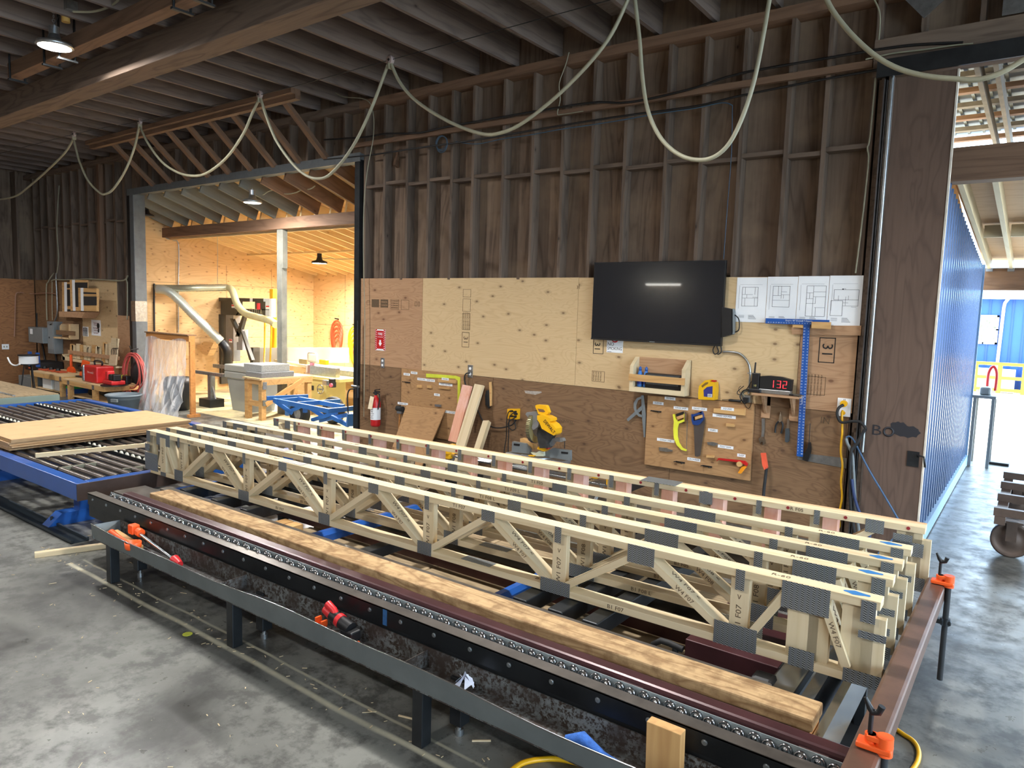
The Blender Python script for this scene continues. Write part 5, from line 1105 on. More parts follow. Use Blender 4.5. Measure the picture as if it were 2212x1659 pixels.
sp('bevel_scale',[(885,885),(900,850),(960,838),(1010,850),(1050,900),(1000,925),(940,905)],-.73,-.69,M_yel); 
x,z=W1(cE,1050,870,-.74); S_('red_knob',MB().cyl((x,-.75,z),(x,-.70,z),.012),M_redm)
o=obj('wood_block',MB().prism(W(cE,[(650,710),(685,715),(850,800),(860,880),(770,880),(690,790),(650,780)],-.60),-.64,-.56,'y'),M_2x4); tag(o,'brown wood block sitting behind the mitre saw fence','block')
# second saw parts behind the trusses
t=thing('tool_case',(-4.9,-1.25,.0),'black and teal tool bag on the floor under the saw stand','bag'); obj('body',MB().box(-.3,.25,-.15,.18,0,.34,.04),M_black,t); obj('band',MB().box(-.305,.255,-.155,.185,.18,.22,.01),plain('teal_band',(40,84,96),.6),t)

# ================================================================ LEFT END OF THE SHOP
cL=cm(0,590,.23640); cM=cm(0,740,.25197)
g=G('disconnect_box',cL,320,570,'squat grey electrical disconnect box near the left corner','electrical box',None,-.3)
x0,z1=W1(cL,312,495,-.3); x1,z0=W1(cL,400,645,-.3)
g.part('box',MB().box(x0-.35,x1-.05,-.3,-.013,z0,z1,.01),M_grey); g.part('lever',MB().tube([(x0-.12,-.2,z1),(x0-.10,-.2,z1+.32)],.015),M_steelblk); g.part('label',MB().box(x0-.24,x0-.1,-.304,-.3,z1-.16,z1-.04),M_white)
g.poly('switch_dome',[(380,520),(425,500),(430,620),(385,620)],-.2,-.05,M_galv)
g=G('breaker_panel',cL,470,590,'tall grey electrical panel beside the disconnect box','electrical box',None,-.2)
x0,z1=W1(cL,428,440,-.2); x1,z0=W1(cL,497,740,-.2); g.part('cabinet',MB().box(x0,x1,-.2,-.013,z0,z1,.006),M_grey); g.part('door',MB().box(x0+.04,x1-.04,-.206,-.2,z0+.1,z1-.08),plain('grey_panel_door',(134,140,142),.45,.1,.05,5)); g.part('latch',MB().box(x0+.10,x0+.14,-.212,-.206,(z0+z1)/2-.02,(z0+z1)/2+.02),M_black)
def lw(name,pts,r,m,label,y=-.05,cat='cable',grp=None): return cord(name,[tuple(atY(*cL(a,b),y)) if a*.2364>76 else tuple(atX(*cL(a,b),-19.22)) for a,b in pts],r,m,label,cat,grp)
lw('conduit_loop',((130,580),(135,480),(140,260),(145,200),(170,178),(290,190),(420,182),(500,190),(518,210),(520,360)),.012,plain('copper_pink_conduit',(150,110,90),.5),'long pinkish conduit bending across the top of the left plywood')
lw('panel_conduit',((430,430),(425,300),(425,120),(440,80),(490,0)),.014,M_cable,'grey conduit rising from the left side of the grey panel')
lw('panel_conduit',((480,430),(476,300),(476,80)),.010,M_cable,'thin conduit rising from the middle of the grey panel')
lw('panel_conduit',((500,435),(522,370),(520,200),(512,60),(515,0)),.018,M_galv,'thick grey conduit rising from the right side of the grey panel')
lw('cable_run',((470,75),(500,60),(640,62),(800,55),(950,62),(1100,70),(1150,55),(1166,25)),.016,M_cable,'bundle of pale cables running along the top of the left plywood')
lw('cable_run',((1150,55),(1163,90),(1165,190),(1162,400),(1160,420)),.012,M_cable,'pale cable dropping down beside the grey post')
lw('black_conduit',((385,640),(400,720),(410,800),(405,900)),.022,M_black,'black flexible conduit hanging under the disconnect box')
lw('black_conduit',((508,740),(515,800),(518,860),(510,900)),.022,M_black,'black flexible conduit below the grey panel, with white rings')
lw('hanging_wire',((520,0),(535,-150),(520,-420),(540,-800)),.010,M_cable,'grey wire hanging down the dark studs above the grey panel')
v=atX(12,749,-19.24); t=thing('switch_plate',(-19.245,v.y,v.z),'white double switch plate low on the left wall','switch'); obj('plate',MB().box(-.004,.0,-.07,.07,-.06,.06),M_white,t); obj('switch',MB().box(.0,.006,-.04,-.015,-.02,.02).box(.0,.006,.015,.04,-.02,.02),M_cable,t)
# filters hanging high
def filt(name,pts,slots,y,label):
    g=G(name,cL,pts[0][0],pts[0][1],label,'filter frame','sandpaper and filter frames high on the left wall',y)
    g.poly('frame',pts,y,y+.05,M_2x4); 
    for s in slots: g.poly('dark_panel',s,y-.004,y,M_rub)
    g.poly('white_edge',[(pts[0][0],pts[0][1]),(pts[0][0]+24,pts[0][1]),(pts[-1][0]+24,pts[-1][1]),pts[-1]],y-.006,y-.001,M_white)
filt('filter_frame',[(588,82),(670,82),(670,398),(592,398)],[[(608,100),(660,100),(660,135),(608,135)],[(608,150),(660,150),(660,300),(608,300)],[(610,330),(662,330),(662,362),(610,362)]],-.10,'leftmost tall frame with dark panels hung high on the left plywood')
filt('filter_frame',[(660,62),(808,65),(808,345),(668,345)],[[(684,85),(800,85),(800,310),(684,310)]],-.20,'middle frame with one big dark panel hung high on the left plywood')
filt('filter_frame',[(738,135),(905,142),(905,350),(742,345)],[[(762,172),(880,178),(880,192),(762,190)],[(764,212),(884,214),(884,295),(764,295)]],-.32,'rightmost squarish frame with two dark panels hung high on the left plywood')
g=G('bracket_shelf',cL,790,380,'small brown shelf under the hung filter frames','shelf'); g.poly('board',[(668,352),(915,356),(880,410),(672,400)],-.30,-.013,M_plyB)
g=G('pocket_shelf',cL,620,540,'brown plywood pocket shelf right of the grey panel','shelf',None,-.2)
g.poly('back',[(548,458),(722,466),(722,600),(548,590)],-.03,-.013,M_plyB); g.poly('left_side',[(515,478),(548,458),(545,590),(518,585)],-.2,-.03,M_plyA); g.poly('right_side',[(705,470),(722,466),(722,605),(705,600)],-.2,-.03,M_plyA); g.poly('front',[(515,518),(690,532),(690,572),(517,560)],-.21,-.2,M_plyC); g.poly('bottom',[(518,575),(712,592),(712,606),(518,590)],-.2,-.03,M_plyA); g.poly('divider',[(612,490),(625,466),(628,560),(614,560)],-.18,-.03,M_plyA)
o=G('tape_disc',cL,550,510,'grey disc sticking out of the brown pocket shelf','disc',None,-.12); x,z=W1(cL,550,515,-.12); o.part('disc',MB().cyl((x,-.13,z),(x,-.10,z),.10,n=28),M_galv)
def poster(pts,label,lines,m2=M_ink):
    g=G('poster',cL,pts[0][0],pts[3][1],label,'poster',None,-.02); x0,z1=W1(cL,*pts[0],-.02); x1,z0=W1(cL,*pts[2],-.02)
    g.part('sheet',MB().box(x0,x1,-.02,-.013,z0,z1),M_white); mb=MB(); h=z1-z0
    for tx,f,s in lines: mb.text(tx,h*s,WALLT((x0+x1)/2,z0+h*f,-.0212),.0004,1. if len(tx)<16 else .9)
    g.part('lettering',mb,m2); return g,x0,x1,z0,z1
g,x0,x1,z0,z1=poster([(833,425),(920,425),(920,575),(833,575)],'white respiratory protection poster with dark red lettering and a mask picture',[('Respiratory',.80,.13),('Protection',.68,.13),('May be Required',.48,.11),('in this Area.',.34,.11),('See your Supervisor',.16,.09)],plain('dark_red_print',(130,30,44),.7))
g.part('mask_picture',MB().cyl((x1-.10,-.0205,z1-.12),(x1-.10,-.022,z1-.12),.06,n=20),M_ink); g.part('hook_mark',MB().box(x1-.12,x1-.06,-.022,-.0205,z1-.26,z1-.18),M_ink)
g,x0,x1,z0,z1=poster([(755,487),(806,487),(806,580),(755,580)],'small white safety pictogram poster left of the red lettered one',[('SAFETY GEAR',.92,.05)])
mb=MB()
for i in range(3):
    for j in range(3):
        xx=x0+(x1-x0)*(.22+.28*i); zz=z0+(z1-z0)*(.2+.25*j); mb.cyl((xx,-.0205,zz+.02),(xx,-.022,zz+.02),.022,n=10).box(xx-.02,xx+.02,-.022,-.0205,zz-.035,zz)
g.part('pictograms',mb,M_ink)
# rack of upright offcuts on the wall above the low benches
g=G('sample_rack',cL,860,740,'long narrow wall rack holding upright pale template boards','rack',None,-.15)
g.poly('front_rail',[(630,703),(1092,762),(1090,796),(630,736)],-.17,-.15,M_plyB); g.poly('bottom_shelf',[(628,738),(632,790),(1125,866),(1125,850),(770,790),(640,760)],-.17,-.03,M_spf2)
g.poly('end_block',[(628,738),(655,745),(655,795),(628,790)],-.17,-.03,M_spf2)
rr=random.Random(5)
for i in range(13):
    a=650+33*i; tl=rr.choice((-12,-5,5,10)); w=rr.choice((24,28,30)); top=640+rr.random()*18-(i>8)*(30 if i<12 else 0)+i*2
    o=one('template_board',MB().prism(W(cL,[(a+tl,top),(a+tl+w,top+3),(a+w,778+i*4.6),(a,772+i*4.6)],-.10),-.135+.0*i,-.105,'y'),M_spf2 if i%3 else M_2x4,'pale upright template board in the long wall rack above the low benches','template','template boards in the wall rack')
    if i in (4,7): 
        x,z=W1(cL,a+16,720,-.14); obj('marker_stroke',MB().tube([(x-.03,-.137,z-.04),(x-.01,-.137,z+.06),(x+.03,-.137,z+.1)],.006).tube([(x+.02,-.137,z-.04),(x+.03,-.137,z+.06),(x+.06,-.137,z+.1)],.006),M_ink,o)
t=one('template_board',MB().prism(W(cL,[(1040,592),(1100,600),(1075,842),(1015,838)],-.16),-.205,-.175,'y'),M_spf2,'tallest template board with four black curved strokes, right end of the wall rack','template')
mb=MB()
for k in range(4):
    pts=[tuple(atY(*cL(1022+15*k+a,b),-.21)) for a,b in ((0,745),(-4,715),(4,690),(18,685))]; mb.tube(smooth(pts),.006)
mb.text('TEMPLATE',.05,WALLT(*[atY(*cL(1068,640),-.207).x,atY(*cL(1068,640),-.207).z],-.207,H),.0005)
obj('marker_strokes',mb,M_ink,t)
# cable spool on a tripod, blue bins
v=atY(*cL(262,790),-1.1); 
t=thing('cable_spool',(v.x,-1.1,0),'white cable spool on thin dark legs in the left corner','spool')
z=v.z; obj('drum',MB().cyl((0,0,z-.08),(0,0,z+.08),.17,n=30),M_white,t); obj('flange',MB().cyl((0,0,z+.08),(0,0,z+.10),.19,n=30),M_black,t); obj('flange',MB().cyl((0,0,z-.10),(0,0,z-.08),.19,n=30),M_black,t)
for a in (0.3,2.4,4.5): obj('leg',MB().cyl((.08*math.cos(a),.08*math.sin(a),z-.10),(.17*math.cos(a),.17*math.sin(a),0),.012),M_steelblk,t)
obj('loose_end',MB().tube(smooth([(.08,-.19,z-.08),(-.1,-.21,z-.12),(-.3,-.22,z-.09),(-.45,-.22,z+.02)]),.016),M_white,t)
t=thing('blue_plastic_bin',(atY(*cL(375,840),-.35).x,-.35,atY(*cL(375,885),-.35).z),'dark bin with tall blue corners hanging by the grey panel','bin')
obj('bin',MB().box(-.36,.36,-.2,.33,0,.2,.02),M_black,t); obj('corner',MB().box(.30,.38,-.22,-.15,.1,.42,.01),M_blue,t); obj('corner',MB().box(-.12,-.05,-.22,-.15,.1,.42,.01),M_blue,t)
# low benches
def bench(name,x0,x1,y0,y1,z,label,legs):
    t=thing(name,((x0+x1)/2,(y0+y1)/2,0),label,'workbench'); o=lambda n,mb,m:obj(n,MB_off(mb,(x0+x1)/2,(y0+y1)/2),m,t)
    o('top',MB().box(x0,x1,y0,y1,z-.02,z),M_plyA); o('apron',MB().box(x0,x1,y0,y0+.04,z-.11,z-.02),M_2x4); o('apron',MB().box(x1-.04,x1,y0+.04,y1,z-.11,z-.02),M_2x4)
    for x in legs:
        for y in (y0+.0,y1-.09): o('leg',MB().box(x-.045,x+.045,y,y+.088,0,z-.02),M_2x4)
        o('bracket_plate',MB().box(x-.05,x+.05,y0-.002,y0,z-.10,z-.03),M_galv)
    o('lower_shelf',MB().box(x0+.05,x1-.05,y0+.05,y1,.06,.08),M_plyA); return t
bench('low_workbench',-17.75,-16.15,-.70,-.02,.43,'low plywood workbench in the left corner with orange tools on it',(-17.65,-16.2))
bench('low_workbench',-15.95,-14.15,-.75,-.10,.40,'low plywood workbench nearer the grey post carrying the red toolbox',(-15.7,-14.6))
# things on the benches
def at_bench(cr,a,b,y): v=atY(*cr(a,b),y); return v.x,v.z
x,_=at_bench(cM,430,265,-.4); t=thing('orange_clamp_heap',(x,-.42,.432),'flat row of orange clamps with black knobs on the corner workbench','clamps')
for i in range(5): obj('clamp_bar',MB().box(-.75+.3*i,-.5+.3*i,-.14+.02*i,.1,0,.035,.008),plain('rusty_orange_plastic',(180,78,44),.5),t)
for i in range(4): obj('knob',MB().cyl((-.55+.34*i,.0,.035),(-.55+.34*i,.0,.085),.05,.03,12),M_black,t)
x,z=at_bench(cM,590,260,-.25); t=thing('orange_scraper',(x,-.20,.432),'orange scoop standing against the wall between the two low benches','scoop')
obj('blade',MB().prism([(-.16,0),(.16,0),(.14,.07),(.04,.12),(-.04,.12),(-.14,.07)],-.03,.03,'y'),M_orangep,t); obj('handle',MB().box(-.025,.025,-.02,.02,.12,.38,.008),M_orangep,t)
x,z=at_bench(cM,720,270,-.3); t=thing('orange_fold_clamp',(x+.05,-.35,.402),'orange folded clamp frame with black knobs left of the red toolbox','clamp')
obj('panel',MB().prism([(-.12,0),(.14,.0),(.30,.34),(.05,.36)],-.02,.03,'y'),M_orangep,t); obj('knob',MB().cyl((-.14,-.05,.22),(-.14,.03,.22),.06,.05,14),M_black,t); obj('knob',MB().cyl((.05,-.08,.18),(.05,.0,.18),.05,.05,14),M_black,t); obj('foot',MB().box(-.15,.2,-.08,.06,0,.03,.01),M_black,t)
x,z=at_bench(cM,822,300,-.55); t=thing('red_toolbox',(x,-.50,.402),'red metal toolbox with silver end and black handle on the nearer low bench','toolbox')
obj('body',MB().box(-.24,.30,-.17,.17,0,.33,.03),M_red,t); obj('silver_end',MB().box(-.33,-.24,-.18,.18,0,.33,.03),M_galv,t); obj('handle',MB().tube(smooth([(-.14,0,.33),(-.14,0,.41),(.16,0,.41),(.16,0,.33)]),.018),M_black,t); obj('lettering',MB().text('Pro weld',.07,TR(.05,-.172,.2,PI/2,0,0),.0005),plain('pale_print',(220,170,160),.6),t)
x,z=at_bench(cM,950,330,-.6); t=thing('battery_charger_set',(x+.02,-.55,.402),'red and black charger with batteries on a round black tray beside the red toolbox','charger')
obj('tray',MB().cyl((0.02,0,0),(0.02,0,.02),.24,n=24),M_black,t); obj('charger',MB().box(-.2,.18,-.13,.13,.02,.10,.02),M_redm,t)
for i,xx in enumerate((-.12,.02,.14)): obj('battery',MB().box(xx-.05,xx+.05,-.09,.05,.10,.22+(.05 if i==0 else 0),.015),M_black if i else M_redm,t)
x,z=at_bench(cM,1010,300,-.4); t=thing('small_driver',(x+.02,-.25,.402),'small dark driver tool at the right end of the nearer low bench','power tool'); obj('body',MB().box(-.1,.1,-.05,.05,.0,.16,.02),M_black,t); obj('accent',MB().box(-.102,-.06,-.052,.052,.09,.17,.01),plain('lime_accent',(170,180,60),.5),t)
# under the benches
for nm,x,w,h,m,lb,ct in (('grey_tub',-18.3,.7,.26,M_grey,'grey tub on the floor left of the corner workbench','tub'),('white_box',-17.1,.45,.24,M_whitem,'white cardboard box under the corner workbench','box'),('white_box',-16.55,.30,.22,M_whitem,'small white box under the right end of the corner workbench','box'),('blue_crate',-16.02,.30,.18,M_blue,'blue and green crate between the two low benches','crate')):
    t=one(nm,MB().box(x-w/2,x+w/2,-.62,-.25,.082 if -17.7<x<-16.2 else 0,(.082 if -17.7<x<-16.2 else 0)+h,.01),m,lb,ct)
    if nm=='blue_crate': obj('lid_band',MB().box(x-w/2-.004,x+w/2+.004,-.624,-.246,h,h+.04),plain('green_crate_lid',(40,150,70),.5),t)
rr=random.Random(9); mb=MB().tube(smooth([(-15.4,-.45,.15),(-15.1,-.4,.2),(-14.85,-.4,.17),(-14.7,-.38,.12)]),[.07]*16,8)
tag(obj('black_bag',mb,M_black),'black bundle on the shelf under the nearer low bench','bundle')
# second table conveyor behind on the left
t=thing('outfeed_conveyor',(-14.3,-2.7,0),'greenish steel framed conveyor with brown plank top at the far left','conveyor')
obj('frame',MB().box(-1.8,1.75,-.65,.58,.40,.50,.004),plain('pale_green_enamel',(118,134,126),.45,.1,.05,4),t); obj('plank_top',MB().box(-1.8,1.74,-.64,.57,.501,.515),M_plank,t)
for x in (-1.6,1.6): 
    for y in (-.55,.48): obj('leg',MB().box(x-.05,x+.05,y-.05,y+.05,0,.40),M_grey,t)
mb=MB()
for i in range(50): mb.box(-1.75+.07*i,-1.72+.07*i,-.06,-.02,.515,.53)
obj('wheel_strip',mb,M_galv,t)['kind']='stuff'
tag(bar('lumber_stick',(-14.9,-2.95,.536),(-12.95,-2.95,.536),.05,.04,M_spf),'pale lumber stick lying on the greenish conveyor at the far left','lumber')
# trash can
t=thing('trash_can',(-13.15,-.85,0),'round grey plastic trash can in front of the grey post','trash can')
obj('body',MB().lathe([(0,.01),(.20,.01),(.22,.03),(.27,.62),(.30,.64),(.305,.70),(.29,.71),(.275,.66),(.215,.05),(0,.04)],(0,0,0),32),plain('slate_grey_plastic',(106,118,126),.5,0,.06,5),t)
for a in (2.0,4.2): obj('handle',MB().box(-.06,.06,-.32,-.27,.48,.60,.01),M_grey,t,Matrix.Rotation(a+2.7,4,'Z'))
t.location.z=0; t.scale=(1,1,.50)
# pink hose coil on the grey post
hx=atY(292,800,-.16); t=thing('hose_coil',(hx.x+.02,-.16,hx.z),'pinkish red air hose coiled on the grey post','hose')
M_pinkh=plain('salmon_hose',(196,88,84),.5,0,.08,6)
for i,(a,b,dx,dz) in enumerate(((.40,.42,0,0),(.36,.50,.03,-.06),(.43,.34,-.02,.05),(.34,.44,-.05,.0),(.41,.56,.05,-.12),(.30,.32,.04,.08))):
    obj('hose_loop',MB().tube([(dx+a*math.cos(2*PI*k/26),-.02*i+.0*k,dz-.1+b*math.sin(2*PI*k/26)) for k in range(26)],.013,8,True),M_pinkh,t)
obj('hose_tail',MB().tube(smooth([(-.38,0,-.1),(-.42,-.02,-.5),(-.3,-.03,-.72),(.1,-.04,-.75),(.30,-.05,-.60),(.45,-.05,-.3)]),.013),M_pinkh,t); obj('hose_tail',MB().tube(smooth([(.36,0,-.1),(.45,-.05,-.5),(.50,-.06,-.85),(.35,-.06,-1.05)]),.013),M_pinkh,t)
obj('hook',MB().tube([(0,.06,.42),(0,-.08,.40),(0,-.1,.48)],.012),M_steelblk,t)
obj('black_guard',MB().lathe([(0,-.05),(.2,-.04),(.24,.0)],(0,.03,-.06),20,'y'),M_rub,t)
# timber frame hung with clear plastic
fx0,fx1,fy=-13.47,-11.97,-.25
t=thing('plastic_curtain_frame',((fx0+fx1)/2,fy,0),'amber timber frame draped with crinkled clear plastic in front of the back room','frame')
O=lambda n,mb,m,l=None:obj(n,MB_off(mb,(fx0+fx1)/2,fy),m,t,None,l)
O('top_rail',MB().box(fx0,fx1,fy-.02,fy+.09,1.34,1.44),M_orange); O('top_board',MB().box(fx0-.02,fx1,fy-.04,fy+.12,1.44,1.46),M_plyC)
for x in (fx0,fx1-.045):
    O('post',MB().box(x,x+.045,fy,fy+.09,0,1.34),M_orange)
O('foot',MB().box(fx1-.05,fx1+.03,fy-.05,fy+.16,0,.05),M_orange); O('side_rail',MB().box(fx0,fx0+.10,fy+.09,fy+.13,.45,.54),M_orange)
mp,t_,b_=_new('crinkled_clear_plastic'); b_.inputs['Base Color'].default_value=(.86,.89,.94,1); b_.inputs['Roughness'].default_value=.12; b_.inputs['Transmission Weight'].default_value=0; b_.inputs['Alpha'].default_value=.42; b_.inputs['Specular IOR Level'].default_value=.9
bump(t_,b_,noise(t_,coords(t_,(3,3,1.2),False),6,4,.6,1.2),.9,.05)
mb=MB(); mb.smooth=True; nx,nz=60,40; vs=[]
for j in range(nz+1):
    v=j/nz
    for i in range(nx+1):
        u=i/nx; fold=.05*math.sin(u*34+3*v*u*4)*(.3+v)+.035*math.sin(u*71-6*v)*(.2+v)+.10*max(0,v-.3)*math.sin(3*u+5*v)
        xx=fx0+.06+(fx1-fx0-.06)*(u*(1-.0*v)+.0); pinch=(1-v)*.0; xx+=.10*v*math.sin(PI*u)*math.cos(4*u)
        vs.append((xx,fy-.06-abs(fold)-.12*v*v,1.36-1.34*v+.03*math.sin(9*u)*(v<.05)))
fs=[(j*(nx+1)+i,j*(nx+1)+i+1,(j+1)*(nx+1)+i+1,(j+1)*(nx+1)+i) for j in range(nz) for i in range(nx)]
mb.add(vs,[f[::-1] for f in fs]); O('plastic_sheet',mb,mp,'crinkled clear plastic sheet')
tag(obj('black_barrel',MB().lathe([(0,.0),(.2,.0),(.25,.1),(.26,.5),(.22,.62),(0,.64)],(-13.0,.08,0),24),M_black),'dark barrel standing behind the clear plastic','barrel')

# ================================================================ BACK ROOM
cG=cm(280,380,.23508); cH=cm(470,640,.25217); cK=cm(540,760,.20489)
def duct(name,pts,r,m,label,ribs=True,grp=None,par=None):
    P=smooth([tuple(p) for p in pts],8); t=par or thing(name,P[0],label,'dust duct',grp); B0=tuple(t.location)
    Q=[Vector(p) for p in P]; d=0; R=[];PP=[]
    for a,b in zip(Q[:-1],Q[1:]):
        n=max(2,int((b-a).length/.028))
        for k in range(n): PP.append(a+(b-a)*k/n)
    R=[r*(1+(.05 if (i//1)%2 else -.06)) if ribs else r for i in range(len(PP))]
    obj('pipe',MB_off(MB().tube(PP,R,14),*B0),m,t,None,label if par else None); return t
M_duct=plain('galvanised_ribbed_duct',(172,172,150),.35,.55,.12,6)
A=lambda a,b,y:tuple(atY(*cG(a,b),y))
y0=1.35; 
def XW(a,b): v=atX(*cG(a,b),-15.42); return v
p0=atX(*cG(240,1030),-15.2); 
D0=duct('dust_duct',[(p0.x,p0.y,p0.z),A(400,1032,1.05),A(600,1030,1.35),A(900,1025,2.0)],.075,M_duct,'ribbed dust duct in the back room forking into a level and a diagonal pipe')
duct('dust_duct',[(p0.x+.05,p0.y,p0.z-.02),A(380,1075,1.0),A(600,1290,1.35),A(850,1530,1.8)],.095,plain('bright_ribbed_duct',(190,196,188),.35,.5,.1,6),'silver diagonal pipe',True,None,D0)
duct('flex_hose',[A(850,1530,1.8),A(885,1580,1.85),A(900,1650,1.9),A(890,1800,2.0)],.10,M_black,'black flexible hose at the lower end of the diagonal dust duct')
duct('flex_hose',[A(890,1025,2.0),A(940,1050,2.0),A(990,1180,2.0),A(1060,1260,2.0),A(1180,1300,2.0),A(1290,1330,2.0),A(1345,1370,1.95)],.075,plain('cream_flex_hose',(192,184,140),.5,0,.1,8),'cream flexible hose drooping in front of the dark gantry',False)
t=cord('hanger_wire',[A(808,990,2.0),A(808,700,1.8),A(808,480,1.2)],.006,M_galv,'thin wire holding up the horizontal dust duct','wire')
t=cord('floor_conduit',[tuple(XW(228,990)),tuple(XW(225,1050)),tuple(XW(228,1450)),tuple(XW(230,1500))],.018,M_steelblk,'dark conduit rising on the plywood at the left end of the dust duct','conduit')
t=cord('wall_conduit',[tuple(XW(330,480)),tuple(XW(335,570)),tuple(XW(400,590)),tuple(XW(450,640)),tuple(XW(448,1000)),tuple(XW(448,1440))],.012,M_galv,'thin grey conduit dropping down the golden plywood of the back room','conduit')
g=G('shelf_bracket',cG,740,1560,'yellow plywood bracket holding the diagonal duct','bracket',None,1.9); g.poly('gusset',[(560,1555),(700,1550),(740,1520),(830,1530),(770,1650),(720,1630),(700,1590),(560,1580)],1.85,2.0,M_plyG)
# gantry machine
yg=2.4
g=G('dark_gantry_machine',cH,300,100,'dark grey steel machine gantry with white lettering in the back room','machine',None,yg)
M_gant=plain('charcoal_enamel',(60,60,56),.5,.1,.1,4)
g.poly('top_beam',[(95,15),(478,22),(478,50),(95,45)],yg,yg+.25,M_gant); g.poly('sign_panel',[(265,108),(478,112),(478,178),(225,165),(225,158)],yg,yg+.2,M_gant); g.poly('left_panel',[(95,40),(215,45),(215,110),(270,112),(235,165),(95,158)],yg,yg+.2,M_gant); g.poly('right_panel',[(388,45),(478,48),(478,120),(388,118)],yg,yg+.2,M_gant)
g.poly('column',[(98,155),(132,158),(132,745),(98,740)],yg,yg+.3,M_gant); g.poly('column_face',[(132,160),(196,165),(196,555),(132,552)],yg+.02,yg+.2,plain('brushed_steel_dark',(132,136,142),.35,.6,.1,5))
g.poly('base',[(72,778),(175,780),(178,832),(72,826)],yg-.15,yg+.5,M_gant)
for p in ([(132,190),(150,195),(215,330),(200,345)],[(238,168),(258,170),(210,345),(178,345)],[(205,230),(225,280),(320,545),(298,548)]): g.poly('strut',p,yg-.02,yg+.06,M_gant)
g.poly('control_box',[(228,285),(262,285),(262,460),(215,458),(215,390),(228,390)],yg+.0,yg+.15,plain('grey_control_box',(140,144,150),.45,.2,.08,5))
x,z=W1(cH,325,138,yg-.01); g.part('lettering',MB().text('WEHTLA' if 0 else 'CUTLA',.20,WALLT(x,z,yg-.006),.002,.8),M_cable)
x,z=W1(cH,355,90,yg); g.part('beacon',MB().cyl((x,yg,z-.06),(x,yg,z+.08),.05),M_redm)
for a,b in ((133,84),(430,93),(112,381)):
    x,z=W1(cH,a,b,yg-.003); g.part('warning_sticker',MB().box(x-.06,x+.06,yg-.005,yg-.001,z-.04,z+.04),M_white); g.part('red_band',MB().box(x-.06,x+.06,yg-.008,yg-.005,z+.0,z+.03),M_redm)
x,z=W1(cH,288,32,yg-.003); g.part('white_sticker',MB().box(x-.05,x+.05,yg-.005,yg-.001,z-.04,z+.04),M_white)
# yellow guard rails and white panels
g=G('yellow_guard_gate',cH,440,300,'tall yellow tube frame standing left of the grey timber post','guard frame',None,2.2)
g.poly('upright',[(480,-60),(510,-60),(508,30),(482,30)],2.15,2.25,M_yel); g.poly('upright',[(470,175),(508,180),(505,440),(470,440)],2.2,2.25,M_yel)
g.part('tube_loop',MB().tube([tuple(atY(*cH(a,b),2.1)) for a,b in ((405,215),(400,565),(450,568),(462,235))],.018),M_yel); g.poly('white_upright',[(478,22),(498,22),(498,180),(478,178)],2.05,2.15,M_whitem)
yw=2.9
g=G('white_fence_board',cH,750,500,'long white panel standing behind the saw tables in the back room','panel',None,yw)
g.poly('panel',[(375,438),(1125,440),(1127,568),(375,575)],yw,yw+.04,M_whitem); g.poly('dark_edge',[(342,435),(370,440),(368,575),(342,572)],yw-.1,yw+.1,M_gant)
v0=atY(*cH(480,575),2.88); v1=atY(*cH(1127,568),2.88); z=(v0.z+v1.z)/2; f0=atZ(*cH(600,625),z); f1=atZ(*cH(1200,620),z); yf=max(2.3,(f0.y+f1.y)/2)
t=thing('wide_saw_table',(-12.6,2.6,0),'wide pale panel saw table across the back room','saw table')
obj('table_top',MB().prism([(v0.x+12.6,.28),(v1.x+13.2,.28),(f1.x+13.2,yf-2.6),(f0.x+12.6,yf-2.6)],z-.05,z,'z'),plain('dusty_white_table',(222,214,188),.4,.1,.06,5),t)
obj('front_edge',MB().box(f0.x+12.6,f1.x+13.2,yf-2.62,yf-2.6,z-.10,z),M_galv,t); obj('base',MB().box(-1.0,1.8,-.1,.2,0,z-.05),M_plyG,t)
# shaper
yb=1.70
t=thing('olive_shaper',(-10.95,yb+.3,0),'mustard coloured shaper machine with handwheel and pink hub','machine')
M_olive=plain('olive_mustard_enamel',(196,180,110),.45,.05,.06,4)
x0,zt=atY(*cK(585,292),yb).x,atY(*cK(765,270),yb).z; x1=atY(*cK(945,270),yb).x
O=lambda n,mb,m,l=None:obj(n,MB_off(mb,-10.95,yb+.3),m,t,None,l)
xb0,xb1=atY(*cK(615,470),yb).x,atY(*cK(800,470),yb).x
O('table',MB().box(x0,x1,yb,yb+.5,zt-.06,zt,.006),M_olive); O('cabinet',MB().box(xb0,xb1,yb+.02,yb+.48,0.0,zt-.06,.01),M_olive); O('side_wing',MB().prism([(xb0-.35,zt-.06),(xb0,zt-.06),(xb0,.25)],yb+.2,yb+.4,'y'),M_olive)
v=atY(*cK(740,395),yb-.05); O('handwheel',MB().ring((v.x,yb-.05,v.z),(0,1,0),.085,.012,24).cyl((v.x,yb+.02,v.z),(v.x,yb-.06,v.z),.02).box(v.x-.08,v.x+.08,yb-.055,yb-.045,v.z-.008,v.z+.008),M_chrome)
v=atY(*cK(455,375),yb+.1); O('handwheel',MB().ring((v.x,yb+.1,v.z),(0,1,.2),.08,.012,24),M_steelblk)
v=atY(*cK(805,325),yb-.03); O('switch_box',MB().box(v.x-.06,v.x+.07,yb-.08,yb+.02,v.z-.05,v.z+.05,.01),M_galv); v=atY(*cK(870,330),yb-.03); O('switch_box',MB().box(v.x-.05,v.x+.05,yb-.08,yb+.02,v.z-.08,v.z+.08,.01),M_black); O('stop_button',MB().cyl((v.x+.04,yb-.08,v.z-.03),(v.x+.04,yb-.11,v.z-.03),.035),plain('pink_button',(214,92,110),.5))
v=atY(*cK(655,380),yb+.01); O('name_plate',MB().box(v.x-.04,v.x+.04,yb+.012,yb+.018,v.z-.045,v.z+.045),M_black)
